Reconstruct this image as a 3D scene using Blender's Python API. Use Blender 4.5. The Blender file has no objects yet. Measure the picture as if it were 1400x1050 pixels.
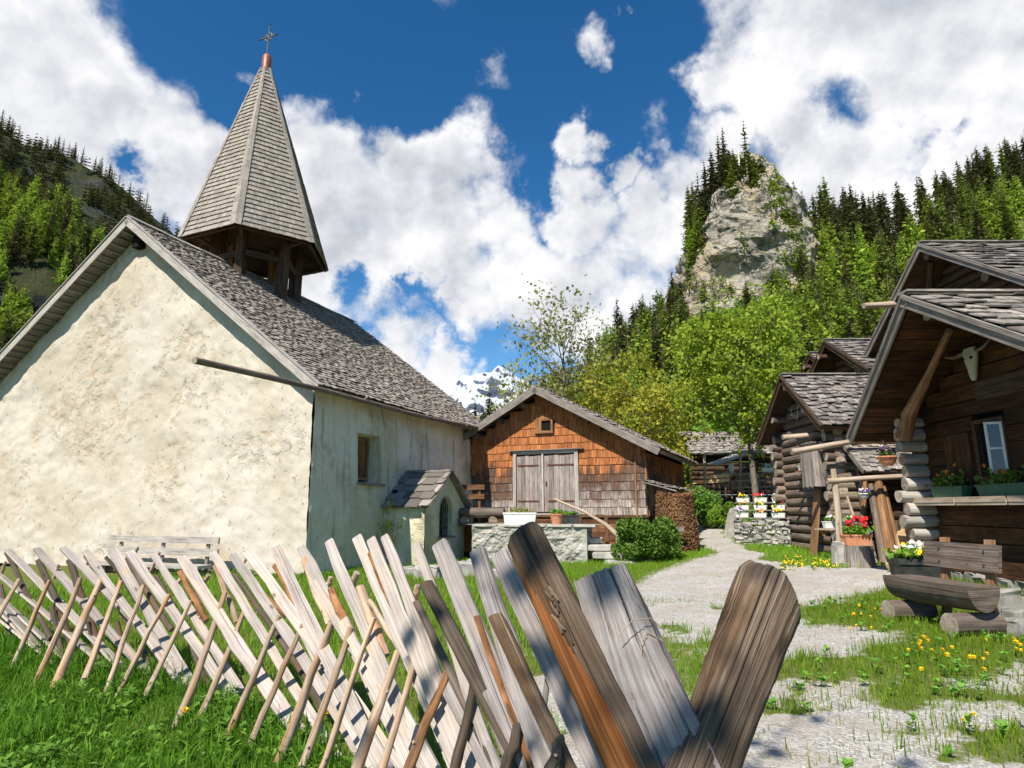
import bpy, math, random
import numpy as np
from mathutils import Vector, noise as mnoise
PI = math.pi
sc = bpy.context.scene
COL = sc.collection
rng = np.random.default_rng(7)
random.seed(7)

# ---------------------------------------------------------------- camera
F, CX, CY, EYE = 850.0, 700.0, 525.0, 1.5
TH = math.radians(11.3)
CT, ST = math.cos(TH), math.sin(TH)
cam_d = bpy.data.cameras.new('camera'); cam = bpy.data.objects.new('camera', cam_d); COL.objects.link(cam)
cam.location = (0, 0, EYE); cam.rotation_euler = (PI/2 + TH, 0, 0)
cam_d.sensor_width = 36.0; cam_d.lens = 36.0*F/1400.0
cam_d.clip_start = 0.05; cam_d.clip_end = 20000
sc.camera = cam
sc.view_settings.view_transform = 'Standard'; sc.view_settings.look = 'None'
sc.view_settings.exposure = 0.62; sc.view_settings.gamma = 1.0

def ray(px, py):
    v = (CY-py)/F
    return ((px-CX)/F, CT-ST*v, ST+CT*v)
def at(px, py, Y):
    d = ray(px, py); t = Y/d[1]
    return np.array([d[0]*t, Y, EYE+d[2]*t])
def atX(px, py, X):
    d = ray(px, py); t = X/d[0]
    return np.array([X, d[1]*t, EYE+d[2]*t])
def G(px, py, z=0.0):
    d = ray(px, py); t = (z-EYE)/d[2]
    return np.array([d[0]*t, d[1]*t, z])
def V(*a): return np.array(a, float)
def nrm(v): v = np.asarray(v, float); return v/(np.linalg.norm(v)+1e-12)

# ---------------------------------------------------------------- sun and sky
SUN_AZ, SUN_EL = 209.0, 50.0      # azimuth clockwise from +Y of the direction towards the sun
sa, se = math.radians(SUN_AZ), math.radians(SUN_EL)
SUNV = Vector((math.sin(sa)*math.cos(se), math.cos(sa)*math.cos(se), math.sin(se)))
sun_d = bpy.data.lights.new('sun', 'SUN'); sun_d.energy = 4.5; sun_d.angle = math.radians(0.5); sun_d.color = (1.0, 0.93, 0.82)
sun = bpy.data.objects.new('sun', sun_d); COL.objects.link(sun)
sun.rotation_euler = SUNV.to_track_quat('Z', 'Y').to_euler(); sun.location = (-20, -30, 40)

class NT:
    """small node helper"""
    def __init__(s, tree): s.t = tree; s.t.nodes.clear()
    def n(s, typ, ins=None, **props):
        nd = s.t.nodes.new(typ)
        for k, v in props.items(): setattr(nd, k, v)
        if ins:
            for k, v in ins.items():
                sk = nd.inputs[k]
                if isinstance(v, bpy.types.NodeSocket): s.t.links.new(v, sk)
                elif v is not None:
                    if isinstance(v, (tuple, list)) and len(v) == 3 and sk.type == 'RGBA': v = (*v, 1)
                    sk.default_value = v
        return nd
    def math(s, op, a, b=None, c=None, clamp=False):
        ins = {0: a}
        if b is not None: ins[1] = b
        if c is not None: ins[2] = c
        return s.n('ShaderNodeMath', ins, operation=op, use_clamp=clamp).outputs[0]
    def vm(s, op, a, b=None, scale=None):
        nd = s.n('ShaderNodeVectorMath', {0: a}, operation=op)
        if b is not None:
            if isinstance(b, bpy.types.NodeSocket): s.t.links.new(b, nd.inputs[1])
            else: nd.inputs[1].default_value = b
        if scale is not None:
            if isinstance(scale, bpy.types.NodeSocket): s.t.links.new(scale, nd.inputs['Scale'])
            else: nd.inputs['Scale'].default_value = scale
        return nd.outputs['Value'] if op in ('DISTANCE', 'LENGTH', 'DOT_PRODUCT') else nd.outputs[0]
    def noise(s, vec, scale, detail=4, rough=0.55, dist=0.0, lac=2.0, col=False):
        nd = s.n('ShaderNodeTexNoise', {'Vector': vec, 'Scale': scale, 'Detail': detail, 'Roughness': rough, 'Distortion': dist, 'Lacunarity': lac})
        return nd.outputs['Color' if col else 'Fac']
    def maprange(s, v, a, b, c=0.0, d=1.0, smooth=False):
        return s.n('ShaderNodeMapRange', {'Value': v, 'From Min': a, 'From Max': b, 'To Min': c, 'To Max': d},
                   interpolation_type='SMOOTHSTEP' if smooth else 'LINEAR').outputs[0]
    def mix(s, f, a, b, mode='MIX'):
        nd = s.n('ShaderNodeMix', None, data_type='RGBA', blend_type=mode)
        for k, v in ((0, f), (6, a), (7, b)):
            sk = nd.inputs[k]
            if isinstance(v, bpy.types.NodeSocket): s.t.links.new(v, sk)
            else: sk.default_value = (*v, 1) if isinstance(v, (tuple, list)) and len(v) == 3 else v
        return nd.outputs[2]
    def ramp(s, f, stops):
        nd = s.n('ShaderNodeValToRGB', {0: f}); cr = nd.color_ramp
        while len(cr.elements) < len(stops): cr.elements.new(0.5)
        for e, (p, c) in zip(cr.elements, stops): e.position = p; e.color = (*c, 1)
        return nd.outputs[0]

world = bpy.data.worlds.new('World'); sc.world = world; world.use_nodes = True
def build_sky():
    k = NT(world.node_tree)
    sky = k.n('ShaderNodeTexSky', None, sky_type='NISHITA', sun_disc=False, sun_elevation=se, sun_rotation=sa,
              altitude=1600.0, air_density=1.0, dust_density=0.25, ozone_density=3.0)
    dirv = k.n('ShaderNodeTexCoord').outputs['Generated']
    dirv = k.vm('NORMALIZE', dirv)
    # deepen the blue, as high alpine air does
    blue = k.n('ShaderNodeHueSaturation', {'Hue': 0.497, 'Saturation': 1.30, 'Value': 0.95, 'Color': sky.outputs[0]}).outputs[0]
    sep = k.n('ShaderNodeSeparateXYZ', {0: dirv}).outputs
    hz = k.maprange(sep[2], 0.0, 0.42, 1.0, 0.0, smooth=True)
    blue = k.mix(k.math('MULTIPLY', hz, 0.55), blue, (2.0, 4.2, 7.1))
    # cloud cover
    w1 = k.noise(dirv, 3.2, 3, 0.6, col=True)
    w2 = k.noise(dirv, 11.0, 5, 0.62, col=True)
    off = k.vm('ADD', k.vm('SCALE', k.vm('SUBTRACT', w1, (0.5, 0.5, 0.5)), scale=0.16),
                      k.vm('SCALE', k.vm('SUBTRACT', w2, (0.5, 0.5, 0.5)), scale=0.13))
    wd = k.vm('ADD', dirv, off)
    blobs = [(20,90,120,1),(110,130,110,1),(200,175,85,1),(60,230,150,1),(190,250,110,1),(300,240,100,1),(345,160,45,.8),
             (-120,120,180,1),(430,215,80,1),(470,290,110,1),(400,330,110,1),(330,330,90,1),(560,235,60,1),(625,235,65,1),(590,320,110,1),
             (690,300,75,1),(500,330,100,1),(650,390,75,.9),(720,380,85,1),(800,300,70,1),(860,335,85,1),(792,195,30,.75),(845,215,34,.85),
             (880,265,50,1),(920,300,60,1),(800,400,95,1),(880,410,90,1),(560,412,32,.7),(620,425,45,.9),(530,475,55,.8),(590,500,48,1),
             (640,500,30,.6),(1000,90,55,1),(1075,55,110,1),(1200,60,130,1),(1330,80,140,1),(1450,150,150,1),(1105,190,80,1),(1170,215,75,1),
             (1140,250,80,1),(1350,200,70,.9),(1280,260,80,.9),(1080,260,60,.9),(1250,130,90,.9),(825,68,34,.62),(862,38,26,.6),(690,95,30,.38),
             (490,108,14,.4),(905,182,18,.5),(1420,-60,150,.9),(1240,-70,120,.9),(-60,-10,60,.8),(40,45,60,.8),(250,115,40,.55),
             (1080,300,80,1),(1180,290,90,1),(950,230,70,.9),(740,420,80,.9),(1600,400,200,.8),(-500,300,220,.8),(690,470,40,.4)]
    holes = [(195,200,30,.8),(215,222,14,.35),(1250,160,26,.4),(1290,182,22,.35),(1235,185,16,.3),(1140,140,40,.45),(1320,170,32,.45),(1215,235,24,.3),
             (765,345,24,.5),(730,262,40,.5),(480,385,34,.7),(570,400,40,.55),(300,150,30,.5),(560,395,22,.4)]
    acc = None
    for (x, y, r, st) in blobs:
        c = nrm(ray(x, y)); d = k.vm('DISTANCE', wd, tuple(c))
        m = k.maprange(d, 0.2*r/F, 1.5*r/F, st, 0.0, smooth=True)
        acc = m if acc is None else k.math('MAXIMUM', acc, m)
    for (x, y, r, st) in holes:
        c = nrm(ray(x, y)); d = k.vm('DISTANCE', wd, tuple(c))
        acc = k.math('SUBTRACT', acc, k.maprange(d, 0.0, 1.3*r/F, st, 0.0, smooth=True))
    # clouds behind and above the viewer, plain noise
    back = k.maprange(k.noise(wd, 2.2, 4, 0.6), 0.52, 0.68, 0.0, 0.8, smooth=True)
    backm = k.maprange(sep[1], 0.35, -0.1, 0.0, 1.0, smooth=True)
    acc = k.math('MAXIMUM', acc, k.math('MULTIPLY', back, backm))
    n1 = k.noise(dirv, 6.0, 12, 0.57)
    sun_off = tuple(v*0.035 for v in (-0.55, 0.0, 0.85))
    d2 = k.vm('ADD', dirv, sun_off)
    n2 = k.noise(d2, 6.0, 9, 0.55)
    dens = k.math('ADD', acc, k.math('MULTIPLY', k.math('SUBTRACT', n1, 0.5), 1.9))
    cov = k.maprange(dens, 0.30, 0.82, 0.0, 1.0, smooth=True)
    body = k.maprange(dens, 0.5, 1.35, 0.0, 1.0, smooth=True)
    relief = k.math('ADD', 0.55, k.math('MULTIPLY', k.math('SUBTRACT', n1, n2), 2.4), clamp=True)
    big = k.maprange(k.noise(dirv, 2.4, 3, 0.5), 0.38, 0.62, 0.0, 1.0, smooth=True)
    high = k.maprange(sep[2], 0.40, 0.62, 0.0, 1.0, smooth=True)
    grey = k.math('MULTIPLY', body, k.math('ADD', k.math('MULTIPLY', high, 0.55), k.math('MULTIPLY', big, 0.45)))
    lit = k.math('SUBTRACT', relief, k.math('MULTIPLY', grey, 0.62), clamp=True)
    ccol = k.ramp(lit, [(0.0, (3.2, 3.4, 3.8)), (0.35, (5.0, 5.1, 5.4)), (0.62, (6.5, 6.5, 6.6)), (1.0, (7.6, 7.5, 7.4))])
    out = k.mix(cov, blue, ccol)
    bg = k.n('ShaderNodeBackground', {'Color': out, 'Strength': 0.10})
    o = k.n('ShaderNodeOutputWorld', {'Surface': bg.outputs[0]})
build_sky()

# ---------------------------------------------------------------- materials
MATS = {}
def newmat(name):
    m = bpy.data.materials.new(name); m.use_nodes = True; MATS[name] = m
    return m, NT(m.node_tree)
def finish(k, base, rough=0.85, bump=None, bstr=0.3, bdist=0.02, spec=0.25, metal=0.0, trans=0.0):
    ins = {'Base Color': base, 'Roughness': rough, 'Specular IOR Level': spec, 'Metallic': metal}
    if bump is not None:
        b = k.n('ShaderNodeBump', {'Height': bump, 'Strength': bstr, 'Distance': bdist}); ins['Normal'] = b.outputs[0]
    p = k.n('ShaderNodeBsdfPrincipled', ins)
    sh = p.outputs[0]
    if trans > 0:
        tr = k.n('ShaderNodeBsdfTranslucent', {'Color': base})
        mx = k.n('ShaderNodeMixShader', {0: trans, 1: sh, 2: tr.outputs[0]}); sh = mx.outputs[0]
    k.n('ShaderNodeOutputMaterial', {'Surface': sh})

def wood(name, dark, mid, light, grain=(1.2, 30), var=0.35, rough=0.85, bstr=0.5, patch=None, patch_amt=0.5, crack=0.5, obj_rand=False, pscale=1.5):
    m, k = newmat(name)
    uv = k.n('ShaderNodeUVMap').outputs[0]
    geo = k.n('ShaderNodeNewGeometry').outputs
    oi = k.n('ShaderNodeObjectInfo').outputs['Random']
    rnd = k.math('FRACT', k.math('ADD', geo['Random Per Island'], oi)) if obj_rand else geo['Random Per Island']
    offv = k.n('ShaderNodeCombineXYZ', {0: k.math('MULTIPLY', rnd, 53.0), 1: k.math('MULTIPLY', rnd, 17.0), 2: k.math('MULTIPLY', rnd, 91.0)}).outputs[0]
    p = k.vm('ADD', uv, offv)
    gp = k.vm('MULTIPLY', p, (grain[0], grain[1], 1.0))
    n1 = k.noise(gp, 1.0, 6, 0.65, 0.6)
    n2 = k.noise(k.vm('MULTIPLY', p, (2.0, 5.0, 1.0)), pscale, 3, 0.6)
    f = k.math('ADD', k.math('MULTIPLY', n1, 0.75), k.math('MULTIPLY', n2, 0.35))
    c = k.ramp(f, [(0.32, dark), (0.52, mid), (0.74, light)])
    if patch is not None:
        n3 = k.maprange(k.noise(k.vm('MULTIPLY', p, (1.5, 5.0, 1.0)), 1.3, 4, 0.6), 0.50, 0.64, 0.0, patch_amt, smooth=True)
        c = k.mix(n3, c, patch)
    # narrow drying cracks along the grain
    cr = k.noise(k.vm('MULTIPLY', p, (grain[0]*0.6, grain[1]*1.9, 1.0)), 1.0, 3, 0.5, 0.3)
    crm = k.maprange(cr, 0.30, 0.37, crack, 0.0, smooth=True)
    c = k.mix(crm, c, tuple(v*0.25 for v in dark))
    # knots
    vo = k.n('ShaderNodeTexVoronoi', {'Vector': k.vm('MULTIPLY', p, (2.1, 5.5, 1.0)), 'Scale': 1.0}, distance='EUCLIDEAN')
    kn = k.maprange(vo.outputs['Distance'], 0.035, 0.09, 0.7, 0.0, smooth=True)
    c = k.mix(kn, c, tuple(v*0.5 for v in dark))
    val = k.maprange(rnd, 0.0, 1.0, 1.0-var, 1.0+var)
    hs = k.n('ShaderNodeHueSaturation', {'Value': val, 'Color': c}).outputs[0]
    h = k.math('SUBTRACT', n1, k.math('MULTIPLY', crm, 1.2))
    finish(k, hs, rough, h, bstr, 0.012)
    return m

def simple(name, col, col2=None, scale=5.0, rough=0.7, bstr=0.2, spec=0.3, metal=0.0, bd=0.01, detail=4):
    m, k = newmat(name)
    tc = k.n('ShaderNodeTexCoord').outputs['Object']
    n = k.noise(tc, scale, detail, 0.6)
    c = k.mix(k.maprange(n, 0.35, 0.65), col, col2 if col2 else tuple(v*0.7 for v in col))
    finish(k, c, rough, n, bstr, bd, spec, metal)
    return m

def leafmat(name, c1, c2, trans=0.35, c3=None, objvar=0.25):
    m, k = newmat(name)
    geo = k.n('ShaderNodeNewGeometry').outputs
    oi = k.n('ShaderNodeObjectInfo').outputs['Random']
    tc = k.n('ShaderNodeTexCoord').outputs['Object']
    r = geo['Random Per Island']
    c = k.mix(r, c1, c2)
    if c3 is not None:
        n = k.maprange(k.noise(tc, 0.45, 3, 0.6), 0.45, 0.62, 0.0, 0.9, smooth=True)
        c = k.mix(n, c, c3)
    c = k.n('ShaderNodeHueSaturation', {'Hue': k.maprange(oi, 0, 1, 0.488, 0.512), 'Value': k.maprange(oi, 0, 1, 1-objvar, 1+objvar), 'Color': c}).outputs[0]
    finish(k, c, 0.6, None, spec=0.2, trans=trans)
    return m

wood('fence_plank', (0.17,0.135,0.115), (0.37,0.325,0.29), (0.58,0.525,0.48), grain=(1.3, 85), var=0.16, patch=(0.56,0.42,0.30), patch_amt=0.5, obj_rand=True, bstr=0.55, crack=0.55)
wood('fence_plank_grey', (0.10,0.088,0.083), (0.27,0.24,0.23), (0.50,0.455,0.43), grain=(1.5, 105), var=0.12, patch=(0.30,0.24,0.2), patch_amt=0.5, obj_rand=True, bstr=0.8, crack=0.85)
wood('fence_stick', (0.22,0.13,0.07), (0.42,0.30,0.21), (0.62,0.50,0.40), grain=(4, 40), var=0.22, patch=(0.46,0.20,0.07), patch_amt=0.65, obj_rand=True)
wood('fence_stick_dark', (0.025,0.018,0.013), (0.085,0.065,0.048), (0.18,0.145,0.11), grain=(2, 80), var=0.3, patch=(0.17,0.07,0.02), patch_amt=0.4, obj_rand=True)
wood('stick_bark', (0.09,0.045,0.02), (0.26,0.12,0.05), (0.50,0.26,0.12), grain=(6, 18), var=0.2, patch=(0.12,0.08,0.06), patch_amt=0.7, obj_rand=True, bstr=0.9)
wood('post_wood', (0.045,0.03,0.02), (0.14,0.098,0.066), (0.42,0.31,0.21), grain=(1.8, 120), var=0.1, patch=(0.10,0.05,0.02), patch_amt=0.7, obj_rand=True, bstr=1.0, crack=1.0)
wood('post_shaded', (0.02,0.014,0.010), (0.09,0.062,0.042), (0.21,0.155,0.105), grain=(1.8, 120), var=0.1, patch=(0.16,0.07,0.022), patch_amt=0.5, obj_rand=True, bstr=1.0, crack=1.0)  # weathered post wood, darkened further to carry the left post's shade
wood('post_orange', (0.05,0.018,0.006), (0.20,0.07,0.018), (0.36,0.15,0.05), grain=(1.0, 110), var=0.08, obj_rand=True, bstr=0.7)
wood('bench_wood', (0.03,0.022,0.017), (0.12,0.09,0.07), (0.24,0.195,0.155), grain=(1.2, 50), var=0.15, crack=1.0, bstr=0.9)
wood('grey_wood', (0.05,0.042,0.037), (0.185,0.16,0.14), (0.36,0.32,0.285), grain=(1.4, 50), var=0.3)
wood('grey_wood_light', (0.15,0.135,0.12), (0.36,0.325,0.29), (0.55,0.51,0.47), grain=(1.4, 45), var=0.2)
wood('roof_shingle', (0.10,0.085,0.072), (0.29,0.25,0.215), (0.47,0.42,0.37), grain=(3, 40), var=0.32, bstr=0.4, crack=0.3)
wood('hut_shingle', (0.05,0.043,0.038), (0.165,0.145,0.13), (0.34,0.31,0.285), grain=(3, 40), var=0.5, bstr=0.4, crack=0.3)
wood('spire_shingle', (0.13,0.105,0.08), (0.29,0.255,0.215), (0.44,0.395,0.345), grain=(3, 50), var=0.17, bstr=0.4, crack=0.3)
wood('stone_shingle', (0.065,0.055,0.046), (0.215,0.19,0.165), (0.42,0.38,0.34), grain=(3, 14), var=0.42, bstr=0.5, crack=0.1)
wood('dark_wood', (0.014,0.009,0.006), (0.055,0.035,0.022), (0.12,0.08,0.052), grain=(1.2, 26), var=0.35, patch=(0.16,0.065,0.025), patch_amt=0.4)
wood('chalet_shaded', (0.008,0.004,0.002), (0.045,0.02,0.009), (0.11,0.052,0.022), grain=(1.2, 30), var=0.35, patch=(0.15,0.055,0.015), patch_amt=0.45)  # chalet wood again, its colour darkened for the shade over the near house
wood('chalet_wood', (0.03,0.015,0.008), (0.12,0.058,0.027), (0.24,0.13,0.068), grain=(1.0, 30), var=0.35, patch=(0.30,0.12,0.04), patch_amt=0.5)
wood('brown_wood', (0.06,0.028,0.012), (0.22,0.11,0.05), (0.38,0.22,0.12), grain=(1.0, 24), var=0.25)
wood('log_grey', (0.035,0.027,0.021), (0.15,0.115,0.088), (0.32,0.265,0.215), grain=(1.2, 36), var=0.28, patch=(0.16,0.085,0.05), patch_amt=0.45, crack=0.9)
wood('log_old', (0.03,0.022,0.018), (0.115,0.088,0.07), (0.23,0.19,0.16), grain=(1.0, 18), var=0.35, crack=0.9)
wood('pole_wood', (0.16,0.11,0.075), (0.38,0.29,0.21), (0.56,0.46,0.36), grain=(1.0, 16), var=0.15)
wood('log_end', (0.12,0.09,0.065), (0.34,0.275,0.215), (0.54,0.46,0.385), grain=(9, 9), var=0.25, crack=0.8)
wood('fresh_wood', (0.35,0.20,0.09), (0.58,0.38,0.20), (0.74,0.54,0.32), grain=(1.0, 20), var=0.12, crack=0.1)
wood('door_wood', (0.075,0.06,0.052), (0.25,0.215,0.195), (0.43,0.385,0.355), grain=(1.0, 30), var=0.3, crack=0.8, patch=(0.18,0.11,0.07), patch_amt=0.35)
wood('trunk_bark', (0.05,0.04,0.03), (0.16,0.13,0.10), (0.30,0.26,0.21), grain=(5, 12), var=0.1, bstr=1.0)
wood('twig_stack', (0.035,0.016,0.007), (0.17,0.085,0.037), (0.38,0.22,0.11), grain=(8, 8), var=0.5)
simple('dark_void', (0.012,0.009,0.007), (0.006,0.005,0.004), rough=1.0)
simple('iron', (0.05,0.045,0.042), (0.11,0.08,0.06), 20, 0.6, 0.2, 0.4, 0.6)
simple('rust_iron', (0.10,0.04,0.025), (0.17,0.07,0.04), 18, 0.75, 0.2, 0.3, 0.3)
simple('copper', (0.24,0.085,0.055), (0.33,0.13,0.085), 6, 0.5, 0.1, 0.4, 0.35)
simple('cross_metal', (0.10,0.11,0.12), (0.16,0.17,0.18), 12, 0.5, 0.1, 0.4, 0.5)
simple('terracotta', (0.50,0.20,0.10), (0.62,0.29,0.17), 9, 0.8, 0.1)
simple('white_paint', (0.78,0.78,0.75), (0.68,0.68,0.64), 7, 0.6, 0.05)
simple('green_plastic', (0.05,0.14,0.085), (0.035,0.10,0.06), 8, 0.5, 0.05)
simple('black_plastic', (0.025,0.028,0.027), (0.06,0.062,0.055), 7, 0.5, 0.1)
simple('skull_bone', (0.62,0.60,0.44), (0.46,0.42,0.28), 10, 0.7, 0.2)
simple('antler_bone', (0.62,0.58,0.50), (0.40,0.33,0.25), 14, 0.6, 0.2)
simple('horn', (0.10,0.075,0.05), (0.28,0.21,0.12), 8, 0.5, 0.2)
simple('soil', (0.06,0.04,0.025), (0.10,0.07,0.045), 14, 1.0, 0.5)
simple('stone_light', (0.46,0.44,0.40), (0.26,0.25,0.22), 3.5, 0.9, 0.8, 0.2, bd=0.04, detail=8)
simple('stone_grey', (0.33,0.32,0.29), (0.17,0.17,0.14), 3.0, 0.9, 0.8, 0.2, bd=0.04, detail=8)
simple('rubble', (0.47,0.45,0.40), (0.22,0.22,0.185), 2.6, 0.95, 1.0, 0.2, bd=0.06, detail=9)
simple('step_stone', (0.50,0.48,0.43), (0.35,0.33,0.29), 5.0, 0.9, 0.5, 0.2, bd=0.02, detail=7)
simple('flower_white', (0.80,0.80,0.76), (0.70,0.70,0.62), 9, 0.6, 0)
simple('flower_red', (0.72,0.01,0.015), (0.5,0.005,0.01), 9, 0.5, 0)
simple('flower_violet', (0.22,0.06,0.42), (0.10,0.02,0.2), 30, 0.6, 0)
simple('flower_dark', (0.05,0.02,0.06), (0.10,0.03,0.10), 30, 0.6, 0)
simple('flower_yellow', (0.86,0.60,0.01), (0.80,0.48,0.01), 40, 0.6, 0)
simple('flower_orange', (0.62,0.14,0.03), (0.7,0.3,0.04), 30, 0.6, 0)
simple('cloth_white', (0.75,0.74,0.72), (0.66,0.65,0.64), 9, 0.8, 0)
simple('cloth_red', (0.45,0.03,0.03), (0.35,0.02,0.02), 9, 0.8, 0)
simple('cloth_blue', (0.06,0.09,0.17), (0.05,0.07,0.12), 9, 0.8, 0)
simple('skin', (0.55,0.33,0.24), (0.48,0.28,0.2), 9, 0.6, 0)
simple('hair', (0.06,0.04,0.03), (0.04,0.03,0.02), 9, 0.8, 0)
def glassmat():
    m, k = newmat('window_glass')
    finish(k, (0.02,0.025,0.03), 0.08, None, spec=0.8)
glassmat()
leafmat('leaf_bright', (0.27,0.41,0.03), (0.46,0.58,0.07), 0.48)
leafmat('leaf_yellow', (0.34,0.36,0.035), (0.50,0.45,0.06), 0.4, c3=(0.20,0.27,0.03))
leafmat('leaf_sparse', (0.30,0.31,0.09), (0.38,0.38,0.15), 0.4)
leafmat('leaf_bush', (0.06,0.12,0.015), (0.15,0.25,0.035), 0.25)
leafmat('leaf_green', (0.10,0.22,0.02), (0.22,0.36,0.04), 0.35)
leafmat('leaf_plant', (0.10,0.24,0.03), (0.20,0.38,0.05), 0.3)
leafmat('needle_dark', (0.05,0.062,0.022), (0.13,0.135,0.045), 0.25, c3=(0.11,0.09,0.04), objvar=0.35)
leafmat('needle_mid', (0.10,0.13,0.022), (0.21,0.25,0.04), 0.25, objvar=0.3)
leafmat('needle_larch', (0.18,0.27,0.025), (0.37,0.45,0.05), 0.38, objvar=0.3)
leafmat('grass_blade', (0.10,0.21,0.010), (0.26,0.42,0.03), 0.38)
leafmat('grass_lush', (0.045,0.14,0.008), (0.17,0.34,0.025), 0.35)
leafmat('grass_dry', (0.22,0.26,0.05), (0.36,0.34,0.12), 0.3)

def plaster(name, base, dirt, stain, patch, streak=0.0):
    m, k = newmat(name)
    tc = k.n('ShaderNodeTexCoord').outputs['Object']
    big = k.noise(tc, 0.45, 5, 0.6)
    med = k.noise(tc, 2.2, 6, 0.62)
    fine = k.noise(tc, 16.0, 7, 0.7)
    c = k.mix(k.maprange(big, 0.40, 0.62, smooth=True), base, dirt)
    c = k.mix(k.maprange(med, 0.48, 0.68, 0, 0.55, smooth=True), c, stain)
    # bare rubble showing where the render has come off
    msk = k.math('MULTIPLY', k.maprange(k.noise(k.vm('ADD', tc, (3.1, 0, 1.7)), 0.55, 3, 0.6), 0.50, 0.60, smooth=True),
                 k.maprange(k.noise(tc, 3.4, 5, 0.65), 0.44, 0.60, smooth=True))
    vo = k.n('ShaderNodeTexVoronoi', {'Vector': k.vm('ADD', tc, k.vm('SCALE', k.noise(tc, 5.0, 3, col=True), scale=0.18)), 'Scale': 4.2}, feature='F1')
    stc = k.mix(k.n('ShaderNodeSeparateXYZ', {0: vo.outputs['Color']}).outputs[0], patch, tuple(v*0.55 for v in dirt))
    c = k.mix(k.math('MULTIPLY', msk, 0.42), c, stc)
    if streak:
        st = k.noise(k.vm('MULTIPLY', tc, (3.5, 3.5, 0.35)), 1.3, 5, 0.65)
        c = k.mix(k.maprange(st, 0.50, 0.72, 0, streak, smooth=True), c, (0.13, 0.15, 0.09))
    pit = k.maprange(k.noise(tc, 7.5, 4, 0.7), 0.30, 0.40, 1.0, 0.0, smooth=True)
    c = k.mix(k.math('MULTIPLY', pit, 0.55), c, tuple(v*0.45 for v in stain))
    spots = k.maprange(k.noise(tc, 23.0, 4, 0.6), 0.66, 0.72, 0.0, 0.5, smooth=True)
    c = k.mix(spots, c, tuple(v*0.6 for v in stain))
    hgt = k.math('ADD', k.math('MULTIPLY', med, 0.9), k.math('MULTIPLY', fine, 0.35))
    hgt = k.math('SUBTRACT', hgt, k.math('MULTIPLY', k.math('MULTIPLY', msk, vo.outputs['Distance']), 1.2))
    hgt = k.math('SUBTRACT', hgt, k.math('MULTIPLY', pit, 0.5))
    finish(k, c, 0.92, hgt, 0.55, 0.055, 0.15)
plaster('plaster_cream', (0.575,0.525,0.445), (0.50,0.44,0.345), (0.44,0.375,0.285), (0.50,0.33,0.18))
plaster('plaster_side', (0.82,0.74,0.57), (0.62,0.55,0.37), (0.80,0.75,0.62), (0.40,0.38,0.30), streak=0.6)
plaster('plaster_shrine', (0.76,0.69,0.52), (0.56,0.52,0.34), (0.36,0.37,0.26), (0.45,0.42,0.33), streak=0.2)

def barnmat():
    m, k = newmat('barn_shingle')
    geo = k.n('ShaderNodeNewGeometry').outputs
    uv = k.n('ShaderNodeUVMap').outputs[0]
    pos = k.n('ShaderNodeSeparateXYZ', {0: geo['Position']}).outputs
    rnd = geo['Random Per Island']
    offv = k.n('ShaderNodeCombineXYZ', {0: k.math('MULTIPLY', rnd, 53.0), 1: k.math('MULTIPLY', rnd, 17.0), 2: 0.0}).outputs[0]
    p = k.vm('ADD', uv, offv)
    n1 = k.noise(k.vm('MULTIPLY', p, (2.0, 36.0, 1.0)), 1.0, 6, 0.65, 0.5)
    w = k.noise(geo['Position'], 0.9, 4, 0.6)
    # weather reaches the lower rows: silver at the bottom, red-brown under the eaves
    hz = k.math('ADD', pos[2], k.math('MULTIPLY', k.math('SUBTRACT', w, 0.5), 2.2))
    hz = k.math('ADD', hz, k.math('MULTIPLY', k.math('SUBTRACT', n1, 0.5), 0.9))
    hz = k.math('ADD', hz, k.math('MULTIPLY', k.math('SUBTRACT', rnd, 0.5), 0.5))
    orange = k.ramp(n1, [(0.34, (0.07,0.022,0.008)), (0.44, (0.30,0.10,0.032)), (0.58, (0.45,0.175,0.06)), (0.75, (0.60,0.28,0.11))])
    silver = k.ramp(n1, [(0.34, (0.07,0.055,0.048)), (0.45, (0.24,0.19,0.16)), (0.56, (0.42,0.36,0.32)), (0.72, (0.60,0.55,0.505))])
    blk = k.ramp(n1, [(0.33, (0.03,0.02,0.015)), (0.6, (0.14,0.085,0.06)), (0.8, (0.22,0.16,0.12))])
    c = k.mix(k.maprange(hz, 2.05, 2.65, smooth=True), silver, orange)
    band = k.math('MULTIPLY', k.maprange(hz, 1.85, 2.3, smooth=True), k.maprange(hz, 3.0, 2.5, smooth=True))
    c = k.mix(k.math('MULTIPLY', band, 0.9), c, blk)
    # drip line at the lower edge of every shingle
    c = k.n('ShaderNodeHueSaturation', {'Value': k.maprange(rnd, 0, 1, 0.75, 1.25), 'Color': c}).outputs[0]
    finish(k, c, 0.85, n1, 0.5, 0.012)
barnmat()

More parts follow.
